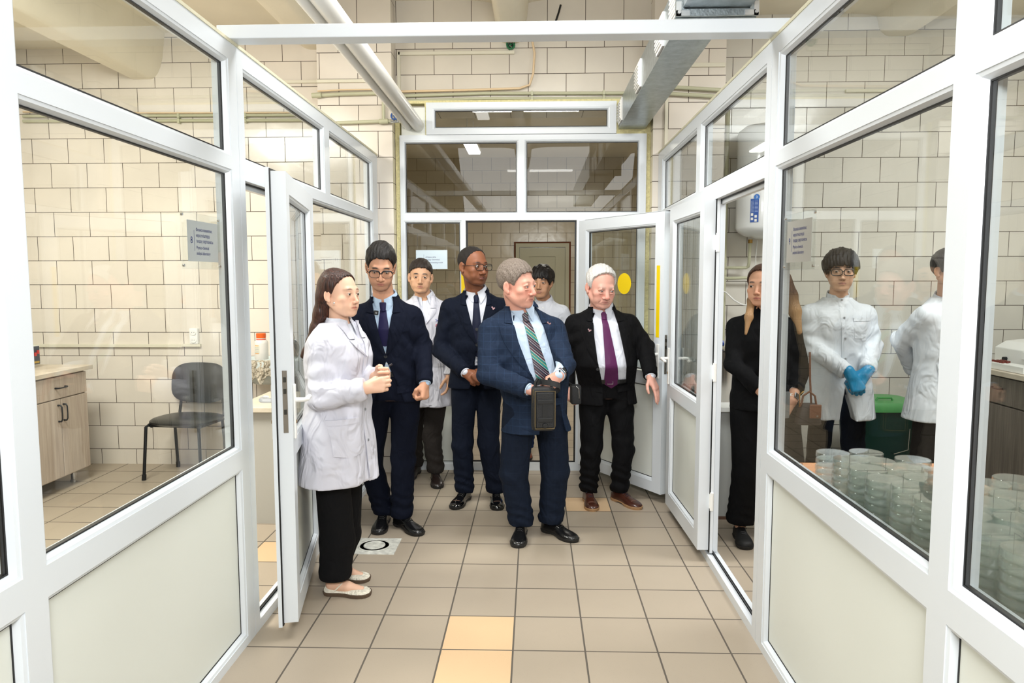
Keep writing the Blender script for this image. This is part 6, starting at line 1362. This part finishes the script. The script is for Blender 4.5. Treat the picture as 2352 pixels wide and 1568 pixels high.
# ------------------------------------------------------------------ right laboratory
ORW = wood_mat('orange_wood', '#c98a5e', '#dba477', (4, 30, 4))
t = thing('table', (1.75, 2.1, 0), 'orange wooden table covered with stacks of petri dishes behind the right partition', 'table')
g = MB(); g.box(1.05, 1.82, .70, 3.24, .71, .75); g.build('tabletop', ORW, t, bevel=.003)
for x0, y0 in ((1.10, .78), (1.76, .78), (1.10, 3.14), (1.76, 3.14)): g = MB(); g.box(x0-.025, x0+.025, y0-.025, y0+.025, 0, .71); g.build('leg', ORW, t)
for x0, y0 in ((1.075, 3.20), (1.20, 3.21)): g = MB(); g.lathe((x0, y0, .75), [(.006, 0), (.006, .001), (.001, .001)], 10); g.build('screw', CHROME, t)
# petri dishes: a dish is a shallow base under a slightly wider lid
DR = .060
def ring_wall(ro, ri, z0, z1, floor_at, n=36):
    g = MB(); zi = floor_at
    if zi < (z0+z1)/2: prof = [(.001, z0), (ro-.002, z0), (ro, z0+.002), (ro, z1), (ri, z1), (ri, z0+.0022), (.001, z0+.0022)]
    else: prof = [(.001, z1), (ro-.002, z1), (ro, z1-.002), (ro, z0), (ri, z0), (ri, z1-.0022), (.001, z1-.0022)]
    g.lathe((0, 0, 0), prof, n); return g
DG_ = 'clear glass petri dishes stacked on the table'; DLAB = 'clear glass petri dish in one of the stacks on the orange table'
root = bpy.data.objects.new('petri_dish', None); C.objects.link(root); tag(root, DLAB, 'petri dish', DG_)
ring_wall(DR-.005, DR-.0075, 0, .020, 0).build('dish_base', DISH, root); ring_wall(DR, DR-.0022, .008, .0255, .0255).build('dish_lid', DISH, root)
spots = []
for u, v, y, n in ((1913, 1038, 2.68, 7), (1989, 1037, 2.72, 7), (1940, 1056, 2.52, 7), (2015, 1056, 2.56, 7), (2096, 1053, 2.60, 7), (1984, 1072, 2.36, 7), (2058, 1077, 2.40, 7), (2128, 1078, 2.44, 7), (2020, 1098, 2.21, 7), (2100, 1100, 2.26, 7),
                   (2060, 1124, 2.06, 7), (2165, 1118, 2.12, 7), (2110, 1152, 1.92, 7), (2175, 1180, 1.80, 7), (2252, 1118, 2.10, 7), (2299, 1146, 1.95, 7), (2262, 1178, 1.80, 7), (2368, 1172, 1.84, 7), (2350, 1216, 1.66, 7), (2240, 1215, 1.66, 7), (2309, 1250, 1.52, 7), (2205, 1150, 1.96, 7), (2400, 1292, 1.40, 7), (2420, 1190, 1.78, 7), (2330, 1098, 2.24, 7)):
    # every stack stands on the tabletop; its height follows from the number of dishes
    best = None
    for nn_ in range(5, 10):
        h_ = .7502+nn_*.0256; p = WF(u, v, h_)
        if best is None or abs(p[1]-y) < abs(best[0][1]-y): best = (p, nn_)
    spots.append((best[0][0], best[0][1], best[1]))
first = True; Q = [[max(x, 1.045+DR), min(y, 3.17), n] for x, y, n in spots]
for it in range(400):      # neighbouring stacks stand side by side
    for i in range(len(Q)):
        for j in range(i):
            dx, dy = Q[i][0]-Q[j][0], Q[i][1]-Q[j][1]; d = math.hypot(dx, dy)
            if d < 2*DR+.004: k = (2*DR+.0045-d)/2/max(d, 1e-4); Q[i][0] += dx*k; Q[i][1] += dy*k; Q[j][0] -= dx*k; Q[j][1] -= dy*k
        Q[i][0] = min(1.755, max(1.045+DR, Q[i][0])); Q[i][1] = min(3.17, Q[i][1])
Q.sort(key=lambda q: -q[1])
ORD = 'farthest,second farthest,third farthest,fourth farthest,fifth farthest,sixth farthest,seventh farthest,eighth farthest,ninth farthest,tenth farthest,eleventh farthest,twelfth farthest,thirteenth farthest,twelfth nearest,eleventh nearest,tenth nearest,ninth nearest,eighth nearest,seventh nearest,sixth nearest,fifth nearest,fourth nearest,third nearest,second nearest,nearest'.split(',')
for r_, (x, y, n) in enumerate(Q):
    for k in range(n):
        o = root if first else copy_tree(root); first = False
        o['label'] = 'clear petri dish %s of the %s stack on the orange table' % ('on top' if k == n-1 else 'at the bottom' if k == 0 else ('second', 'third', 'fourth', 'fifth', 'sixth', 'seventh', 'eighth')[k-1]+' from bottom', ORD[r_])
        o.location = (x+random.uniform(-.0012, .0012), y+random.uniform(-.0012, .0012), .7502+k*.0256); o.rotation_euler = (0, 0, random.uniform(0, 6))
# white counter with the steel distiller
t = thing('counter', (1.55, 4.9, 0), 'grey white counter standing inside the right doorway under the steel pot', 'counter')
g = MB(); g.box(1.10, 1.72, 4.66, 5.30, 0, .72); g.build('body', mat('grey_board', '#a9aba8', .5), t); g = MB(); g.box(1.08, 1.74, 4.62, 5.34, .72, .752); g.build('countertop', WHP, t, bevel=.003); g = MB(); g.box(1.09, 1.72, 4.655, 4.665, 0, .02); g.build('plinth', mat('brown_plinth', '#5e4436', .6), t)
t = thing('water_distiller', (1.25, 4.9, .752), 'stainless steel distiller pot with a blue tap on the counter', 'distiller')
g = MB(); g.lathe((1.27, 4.92, .752), [(.001, 0), (.115, 0), (.118, .01), (.118, .33), (.122, .335), (.122, .345), (.10, .352), (.001, .356)], 36); g.build('pot', STEEL, t)
g = MB(); g.tube([(1.21, 4.86, 1.10), (1.21, 4.86, 1.14)], .012, 10); g.tube([(1.17, 4.86, 1.14), (1.27, 4.86, 1.14)], .018, 12); g.tube([(1.19, 4.84, 1.14), (1.19, 4.80, 1.165)], .008, 8); g.tube([(1.24, 4.84, 1.14), (1.25, 4.80, 1.16)], .008, 8); g.build('blue_tap', mat('blue_plastic', '#1d3f8f', .35), t)
# water heater
t = thing('water_heater', (1.83, 5.83, 1.9), 'white cylindrical water heater with a blue energy label on the right room wall', 'water heater')
hx, hy_ = 1.80, 5.84; ENAM = mat('white_enamel', '#e3e5e4', .18, coat=.4)
g = MB(); g.lathe((hx, hy_, 1.96), [(.001, -.075), (.06, -.07), (.14, -.045), (.185, -.015), (.193, 0), (.196, .006), (.198, .02), (.198, .74), (.19, .76), (.14, .80), (.001, .83)], 48); g.build('tank', ENAM, t)
g = MB(); vs = []
for a in np.linspace(-2.30, -1.98, 6):
    for z in (2.005, 2.185): vs.append((hx+.1995*math.cos(a), hy_+.1995*math.sin(a), z))
g.add(vs, [(2*i, 2*i+2, 2*i+3, 2*i+1) for i in range(5)]); lb = g.build('energy_label', mat('label_blue', '#2b56a5', .4), t)
def onheater(a, z, r=.2005): return (hx+r*math.cos(a), hy_+r*math.sin(a), z)
for z in np.linspace(2.085, 2.165, 9):
    for a0, a1 in ((-2.28, -2.16), (-2.13, -2.01)):
        g = MB(); g.add([onheater(a0, z), onheater(a1, z), onheater(a1, z+.0025), onheater(a0, z+.0025)], [(0, 1, 2, 3)]); g.build('print_line', mat('pale_print', '#b8c8e6', .5), lb)
for a0, z0 in ((-2.27, 2.055), (-2.13, 2.04), (-2.27, 2.022), (-2.13, 2.010)):
    g = MB(); g.add([onheater(a0, z0, .2008), onheater(a0+.09, z0, .2008), onheater(a0+.09, z0+.02, .2008), onheater(a0, z0+.02, .2008)], [(0, 1, 2, 3)]); g.build('print_box', WHP, lb)
ac = -2.06; g = MB(); N = 24; c0 = Vector(onheater(ac, 2.197, .2012)); tx = Vector((-math.sin(ac), math.cos(ac), 0)); g.add([tuple(c0+tx*.022*math.cos(2*PI*i/N)+Vector((0, 0, .022*math.sin(2*PI*i/N)))) for i in range(N)], [tuple(range(N))]); ds_ = g.build('round_badge', mat('badge_blue', '#3f78c4', .4), t)
text_mesh('3', .026, 'badge_digit', WHP, ds_, lambda a, z, d: tuple(Vector(onheater(ac, 2.188, .2017))+tx*a+Vector((0, 0, z))), 'CENTER')
t = thing('water_pipe', (1.60, 5.98, 1.2), 'upright grey green pipe in the corner beside the water heater', 'pipe')
g = MB(); g.tube([(1.555, 5.99, .0), (1.555, 5.99, 3.0)], .017, 12)
for z in (1.62, 1.72): g.tube([(1.555, 5.99, z-.02), (1.555, 5.99, z+.02)], .021, 12)
g.tube([(1.555, 5.99, 1.66), (1.58, 5.97, 1.66), (1.72, 5.95, 1.66), (1.735, 5.94, 1.67), (1.735, 5.92, 1.70), (1.735, 5.90, 1.88)], .0125, 12); g.tube([(1.555, 5.99, 1.575), (1.60, 5.97, 1.575), (1.95, 5.95, 1.585), (1.95, 5.93, 1.80)], .0125, 12); g.build('pipe_run', OLIVE, t)
g = MB(); g.tube([(1.735, 5.90, 1.855), (1.735, 5.90, 1.885)], .018, 12); g.tube([(1.90, 5.93, 1.78), (1.90, 5.93, 1.90)], .012, 12); g.build('brass_nut', mat('brass', '#8a6d3a', .3, 1.), t); g = MB(); g.box(1.845, 1.90, 5.91, 5.925, 1.80, 1.83); g.build('blue_lever', mat('blue_paint', '#1d4e94', .35), t)
pipe('cable', [(1.80, 5.93, 1.88), (1.80, 5.96, 1.75), (1.81, 5.98, 1.60), (1.815, 6.0, 1.50)], .004, WHP, 'thin white lead hanging straight from the water heater', 'cable', n=8)
pipe('cable', [(1.53, 5.95, 1.475), (1.56, 5.93, 1.46), (1.62, 5.92, 1.40), (1.68, 5.92, 1.365), (1.75, 5.93, 1.352), (1.85, 5.95, 1.36), (2.0, 6.0, 1.40)], .006, WHP, 'white hose sagging across the tiles behind the person in black', 'cable', n=8)
# green bin
t = thing('waste_bin', (2.72, 5.45, 0), 'dark green bin with a bright green lid behind the two lab coats', 'bin')
bx2, by2 = 2.60, 5.50
def sq(a, b, z, n=32, p=.45): return [(bx2+a*math.copysign(abs(math.cos(2*PI*i/n))**p, math.cos(2*PI*i/n)), by2+b*math.copysign(abs(math.sin(2*PI*i/n))**p, math.sin(2*PI*i/n)), z) for i in range(n)]
def loft(layers, n=32):
    g = MB(); vs = sum(layers, []); fs = [(l*n+i, l*n+(i+1) % n, (l+1)*n+(i+1) % n, (l+1)*n+i) for l in range(len(layers)-1) for i in range(n)]+[tuple(range(n)), tuple((len(layers)-1)*n+i for i in range(n))]; return g.add(vs, fs, True)
loft([sq(.19, .17, 0), sq(.195, .175, .01), sq(.235, .21, .58), sq(.245, .22, .60)]).build('bin_body', mat('dark_green_plastic', '#0f3d33', .4), t)
loft([sq(.25, .225, .595), sq(.26, .235, .60), sq(.26, .235, .635), sq(.24, .215, .665), sq(.15, .13, .672)]).build('lid', mat('bright_green_plastic', '#4f9a55', .4), t)
g = MB(); g.tube([(bx2-.06, by2-.12, .672), (bx2-.05, by2-.12, .690), (bx2+.05, by2-.12, .690), (bx2+.06, by2-.12, .672)], .008, 8); g.build('lid_grip', mat('bright_green_plastic', '#4f9a55', .4), t)
g = MB(); g.tube([(bx2+.02, by2-.22, .30), (bx2+.02, by2-.255, .30), (bx2+.12, by2-.255, .33), (bx2+.14, by2-.23, .48)], .004, 8); g.build('wire_handle', CHROME, t)
pipe('broom_handle', [(2.02, 5.98, 0), (2.03, 5.96, .85)], .011, mat('brown_wood', '#7d6350', .6), 'thin wooden stick leaning on the tiles between the person in black and the gloved person', 'stick', n=10)
# right cabinet, instrument, rack
WOODR = wood_mat('grey_oak', '#6f665d', '#877d72')
t = thing('laboratory_cabinet', (3.6, 4.9, 0), 'grey oak base cabinet along the right room wall', 'cabinet')
g = MB(); g.box(3.34, 3.98, 3.60, 5.55, .10, .88); g.build('body', WOODR, t)
for y0 in (3.62, 4.26, 4.91): g = MB(); g.box(3.322, 3.34, y0, y0+.62, .68, .87); d = g.build('drawer', WOODR, t, bevel=.002); bow(d, (3.322, y0+.26, .79), (3.322, y0+.37, .79), (-.03, 0, 0)); g = MB(); g.box(3.322, 3.34, y0, y0+.62, .11, .67); d = g.build('door', WOODR, t, bevel=.002); bow(d, (3.322, y0+.57, .50), (3.322, y0+.57, .63), (-.03, 0, 0))
for y0 in (3.7, 4.55, 5.45): g = MB(); g.lathe((3.42, y0, 0), [(.028, 0), (.022, .02), (.022, .10)], 16); g.build('leg', STEEL, t)
tag(MB().box(3.29, 4.0, 3.55, 5.60, .882, .918).build('worktop', WTOP, bevel=.003), 'light worktop lying on the grey oak cabinet of the right room', 'worktop')
t = thing('analyser', (3.75, 4.9, .918), 'white benchtop analyser with a sloping cover on the right worktop', 'instrument')
g = MB(); vs = [(3.47, 4.65, .93), (3.47, 5.52, .93), (3.98, 5.52, .93), (3.98, 4.65, .93), (3.47, 4.65, 1.06), (3.47, 5.52, 1.06), (3.53, 5.49, 1.11), (3.95, 5.49, 1.15), (3.95, 4.65, 1.15), (3.53, 4.65, 1.11)]
g.add(vs, [(0, 1, 2, 3), (0, 4, 5, 1), (4, 9, 6, 5), (9, 8, 7, 6), (2, 7, 8, 3), (1, 5, 6, 7, 2), (0, 3, 8, 9, 4)]); g.build('housing', WHP, t, bevel=.006)
g = MB(); g.box(3.458, 3.47, 4.75, 5.2, 1.0, 1.055); g.build('cover', WHP, t, bevel=.003); g = MB(); g.tube([(3.47, 5.38, .985), (3.445, 5.38, .985)], .014, 12); g.build('knob', BLK, t)
for x0 in (3.54, 3.92):
    for y0 in (4.7, 5.42): g = MB(); g.lathe((x0, y0, .918), [(.012, 0), (.012, .014)], 10); g.build('foot', BLK, t)
t = thing('tube_rack', (3.40, 5.1, .918), 'low white tray of small red-capped vials beside the white analyser', 'tray')
g = MB(); g.box(3.33, 3.43, 4.98, 5.36, .919, .968); g.build('tray', WHP, t, bevel=.004)
for k in range(14):
    x0, y0 = 3.350+.03*(k % 3), 5.34-.027*(k//3)-.004*(k % 2); g = MB(); g.lathe((x0, y0, .968), [(.001, .014), (.009, .014), (.009, 0), (.001, 0)], 10); g.build('vial_cap', mat('dark_red_cap', '#6e2a1e', .4), t)
tag(MB().box(3.31, 3.42, 4.66, 4.92, .919, .925).build('notepad', WHP), 'white sheet of paper lying at the worktop edge', 'paper')
# ------------------------------------------------------------------ what the people carry
bag = thing('camera_bag', W(1247, 895, 3.93), 'dark camera bag with olive trim held by its strap in front of the blue suit', 'bag')
def boxy(cx, cy_, cz, a, b, c_, rz=0., n=28, p=.35, steps=((0, .86), (.03, .97), (.08, 1), (.92, 1), (.97, .97), (1, .86))):
    layers = []; co, si = math.cos(rz), math.sin(rz)
    for t_, s_ in steps:
        L = []
        for i in range(n):
            th = 2*PI*i/n; x = a*s_*math.copysign(abs(math.cos(th))**p, math.cos(th)); y = b*s_*math.copysign(abs(math.sin(th))**p, math.sin(th)); L.append((cx+co*x-si*y, cy_+si*x+co*y, cz-c_+2*c_*t_))
        layers.append(L)
    return loft(layers, n)
NYL = mat('black_nylon', '#17181a', .6, bump=.3, bscale=300); OLV = mat('olive_piping', '#6a5a3a', .6)
bp = W(1247, 937, 3.90); q0 = np.array(bp); rz = math.radians(8)
boxy(q0[0], q0[1], q0[2], .062, .045, .118, rz).build('bag_body', NYL, bag)
co, si = math.cos(rz), math.sin(rz); BM = lambda x, y, z: (q0[0]+co*x-si*y, q0[1]+si*x+co*y, q0[2]+z)
g = MB(); g.box(-.044, .052, -.056, -.044, -.100, .095, BM); g.build('front_pocket', NYL, bag, bevel=.008)
g = MB(); g.tube([BM(x, -.050, z) for x, z in ((-.048, -.104), (.056, -.104), (.059, -.09), (.059, .10), (-.050, .10), (-.050, -.09))], .0028, 8, closed=True); g.tube([BM(-.058, -.02, -.112), BM(-.058, -.035, .11)], .0028, 8); g.build('piping', OLV, bag)
for z in (.045, -.055): g = MB(); g.box(-.038, .046, -.063, -.056, z-.011, z+.011, BM); g.build('strap_loop', BLK, bag, bevel=.002)
g = MB(); g.box(-.010, .014, -.060, -.056, -.045, .035, BM); g.build('centre_tab', BLK, bag); g = MB(); g.lathe((0, 0, 0), [(.001, -.005), (.013, -.004), (.015, 0)], 20, 'y'); g.v = [BM(x+.004, y-.058, z-.086) for x, y, z in g.v]; g.build('snap', BLK, bag)
g = MB(); vs = []; P_ = [W(1226, 884, 3.95), W(1242, 877, 3.90), W(1264, 880, 3.86), W(1284, 885, 3.86), W(1285, 894, 3.90), W(1262, 901, 3.93), W(1238, 896, 3.95)]
P_ = [Vector(p) for p in P_]; N = 42; pts = []
for i in range(N):
    t_ = i/N*7; k = int(t_); f_ = t_-k; p0, p1, p2, p3 = P_[(k-1) % 7], P_[k % 7], P_[(k+1) % 7], P_[(k+2) % 7]; pts.append(.5*((2*p1)+(p2-p0)*f_+(2*p0-5*p1+4*p2-p3)*f_*f_+(3*p1-p0-3*p2+p3)*f_**3))
for p in pts:
    for dz, dn in ((-.015, 0), (.015, .004), (.015, .007), (-.015, .003)): vs.append((p.x, p.y+dn, p.z+dz))
g.add(vs, [(4*i+j, 4*((i+1) % N)+j, 4*((i+1) % N)+(j+1) % 4, 4*i+(j+1) % 4) for i in range(N) for j in range(4)], True); g.build('carry_strap', NYL, bag)
for x in (-.045, .05): g = MB(); g.tube([BM(x, 0, .115), BM(x*.9, 0, .145), BM(x*.6, 0, .165)], .008, 10); g.build('strap_end', NYL, bag)
# pouch on the white-haired person's wrist
pc = W(1322, 905, 4.80); t = thing('pouch', pc, 'small black zipped pouch hanging at the side of the white-haired person', 'pouch')
boxy(pc[0], pc[1], pc[2], .035, .045, .062, .1).build('pouch_body', NYL, t); g = MB(); g.tube([(pc[0]+.0, pc[1]-.044, pc[2]+.062), (pc[0]+.018, pc[1]-.046, pc[2]+.045), (pc[0]+.022, pc[1]-.047, pc[2]+.0), (pc[0]+.022, pc[1]-.046, pc[2]-.02)], .003, 8); g.build('zip', CHROME, t)
g = MB(); g.tube([(pc[0]-.02, pc[1], pc[2]+.06), (pc[0]-.05, pc[1]-.02, pc[2]+.085), (pc[0]-.085, pc[1]-.02, pc[2]+.05)], .006, 8); g.build('wrist_strap', NYL, t)
# handbag of the person in black
hb = W(1856, 945, 4.02); t = thing('handbag', hb, 'small dark handbag with a tan leather flap hanging beside the person in black', 'handbag')
TAN = mat('tan_leather', '#6d4632', .45, vary=.1, vscale=30); DBR = mat('dark_brown_nylon', '#2c2422', .6)
g = MB(); n = 24; lay = []
for z, a, b in ((-.070, .062, .035), (-.065, .070, .042), (-.02, .062, .045), (.03, .048, .035), (.045, .044, .028)): lay.append([(hb[0]+a*math.copysign(abs(math.cos(2*PI*i/n))**.5, math.cos(2*PI*i/n)), hb[1]+b*math.copysign(abs(math.sin(2*PI*i/n))**.6, math.sin(2*PI*i/n)), hb[2]+z) for i in range(n)])
loft(lay, n).build('bag_body', DBR, t); g = MB(); g.box(hb[0]-.01, hb[0]+.055, hb[1]-.052, hb[1]-.040, hb[2]-.03, hb[2]+.048); g.build('flap', TAN, t, bevel=.008); g = MB(); g.tube([(hb[0]+.03, hb[1]-.052, hb[2]-.015), (hb[0]+.03, hb[1]-.058, hb[2]-.015)], .006, 10); g.build('snap', CHROME, t)
g = MB(); g.tube([(hb[0]-.045, hb[1]-.01, hb[2]+.03), (hb[0]-.035, hb[1]-.012, hb[2]+.09), (hb[0], hb[1]-.012, hb[2]+.115), (hb[0]+.03, hb[1]-.012, hb[2]+.09), (hb[0]+.04, hb[1]-.01, hb[2]+.04)], .006, 8); g.build('carry_handle', TAN, t)
g = MB(); g.tube([(hb[0]+.02, hb[1]+.01, hb[2]+.04), (hb[0]+.005, hb[1]+.0, hb[2]+.18), (hb[0]+.01, hb[1]+.03, hb[2]+.33)], .006, 8); g.build('shoulder_strap', TAN, t); g = MB(); g.tube([(hb[0]-.055, hb[1]-.02, hb[2]+.03), (hb[0]-.06, hb[1]-.03, hb[2]+.10), (hb[0]-.04, hb[1]-.03, hb[2]+.12)], .003, 8); g.build('chain', mat('gold_metal', '#c9a15a', .25, 1.), t)
ph = W(1800, 930, 3.97); tag(boxy(ph[0], ph[1], ph[2], .037, .005, .074, .3).build('smartphone', mat('silver_phone', '#8d9296', .3, .6)), 'silver smartphone held by the person in black', 'phone')
# worn details
def watch(p, w_, e, band, parent, face=True, R=.031):
    w_, e = np.asarray(w_), np.asarray(e); d = nrm(e-w_); c0 = w_+d*.020; o1 = nrm(np.cross(d, (0, 0, 1.))); o2 = np.cross(d, o1); g = MB(); vs = []; N = 28
    for i in range(N):
        a = 2*PI*i/N; r = R; dr = o1*math.cos(a)+o2*math.sin(a)
        for l, k in ((-.010, 0), (.010, 0), (.010, .0025), (-.010, .0025)): vs.append(c0+dr*(r+k)+d*l)
    g.add(vs, [(4*i+j, 4*((i+1) % N)+j, 4*((i+1) % N)+(j+1) % 4, 4*i+(j+1) % 4) for i in range(N) for j in range(4)]); b_ = g.build('wristwatch', band, parent)
    if face:
        f0 = nrm(np.asarray(p)-0.); x = nrm(f0-d*(f0@d)); y = np.cross(d, x); cc = c0+x*(R+.004); g = MB(); g.box(-.018, .018, -.016, .016, -.004, .005, lambda a, b2, c2: tuple(cc+d*a+y*b2+x*c2)); q = g.build('watch_case', mat('watch_metal', '#9aa0a6', .25, .9), b_, bevel=.004); g = MB(); g.box(-.015, .015, -.013, .013, .005, .0058, lambda a, b2, c2: tuple(cc+d*a+y*b2+x*c2)); g.build('watch_screen', mat('watch_glass', '#07080a', .08), b_)
PEOPLE = {}
for fn in (P1, P2, P3, P4, P5, P6, P7, P8, P9, P10): PEOPLE[fn.__name__] = fn()
watch((.5, -.6, .6), (.135, 3.955, 1.045), (.205, 4.12, 1.085), mat('grey_band', '#5c6068', .4), PEOPLE['P5'], R=.034)
watch((.3, -.9, .3), (1.455, 4.07, .890), (1.560, 4.25, 1.045), WHP, PEOPLE['P8'], R=.027)
watch((.3, -.9, .3), (2.045, 4.47, 1.0), (2.165, 4.67, 1.15), CHROME, PEOPLE['P9'], R=.030)
mp_ = W(864, 718, 4.155); g = MB(); g.box(-.013, .013, -.005, .006, -.013, .013, lambda x, y, z: (mp_[0]+x+.1*z, mp_[1]+y, mp_[2]+z-.12*x)); mi = g.build('lapel_microphone', BLK, PEOPLE['P2'], bevel=.003)
for a, b_ in ((-.004, .001), (.004, .001)): g = MB(); g.box(a-.0006, a+.0006, -.0065, -.005, -.005, .005, lambda x, y, z: (mp_[0]+x+.1*z, mp_[1]+y, mp_[2]+z-.12*x)); g.build('microphone_mark', WHP, mi)
g = MB(); e0 = W(767, 696, 3.345); g.lathe(tuple(e0), [(.001, -.004), (.004, 0), (.001, .004)], 10, 'y'); g.build('earring', CHROME, PEOPLE['P1'])
vp = W(897, 838, 3.24); g = MB(); g.tube([vp-[.008, 0, .004], vp+[.008, 0, .004]], .0045, 12); tag(g.build('vial_cap', mat('dark_vial', '#2a2228', .3)), 'tiny dark vial pinched between the fingers of the long-haired person in the lab coat', 'vial')
# blue gloves over the folded hands
def glove(A, nm='glove'):
    F = Field(*[spaced(A['w'][i]+nrm(A['hd'])[i]*.08-.13, A['w'][i]+nrm(A['hd'])[i]*.08+.13, .0036) for i in range(3)])
    w_ = np.array(A['w'], float); d = nrm(A['hd']); F.cone(w_-d*.030, w_+d*.01, .031, .028, .004); hand(F, [], w_, A['hd'], A['hn'], A['q']*-1, A['hand'], 1.13)
    return finish(F, nm, mat('blue_nitrile', '#1f86b4', .38, bump=.2, bscale=60), PEOPLE['P9'], 1)
glove(dict(w=(1.945, 4.46, .985), hd=(.38, -.22, -.80), hn=(.1, .9, -.2), hand='wrap', q=-1)); glove(dict(w=(2.045, 4.47, 1.0), hd=(-.62, -.22, -.66), hn=(-.1, .9, -.2), hand='wrap', q=1))
# bows on the cream flats
for f_ in ((FT(856, 1367, 86, 775, 1240, L=.19), 0), (FT(853, 1334, 80, 790, 1225, L=.19), 1)):
    a = f_[0]['a']; yw = math.radians(f_[0]['yaw']); Xv = Vector((math.cos(yw), math.sin(yw), 0)); Fv = Vector((math.sin(yw), -math.cos(yw), 0)); o = Vector((a[0], a[1], 0)); P = lambda x, f, z: tuple(o+Xv*x+Fv*f+Vector((0, 0, z)))
    g = MB(); g.tube([P(.040, .01, .035), P(.030, .035, .060), P(0, .045, .068), P(-.030, .035, .060), P(-.040, .01, .035)], .003, 8)
    for s_ in (-1, 1): g.tube([P(0, .045, .070), P(s_*.022, .06, .085), P(s_*.030, .045, .078), P(0, .045, .070)], .0022, 6); g.tube([P(0, .047, .070), P(s_*.018, .075, .052), P(s_*.022, .085, .040)], .002, 6)
    g.build('shoe_strap', mat('cream_ribbon', '#e6dfcc', .6), PEOPLE['P1'])
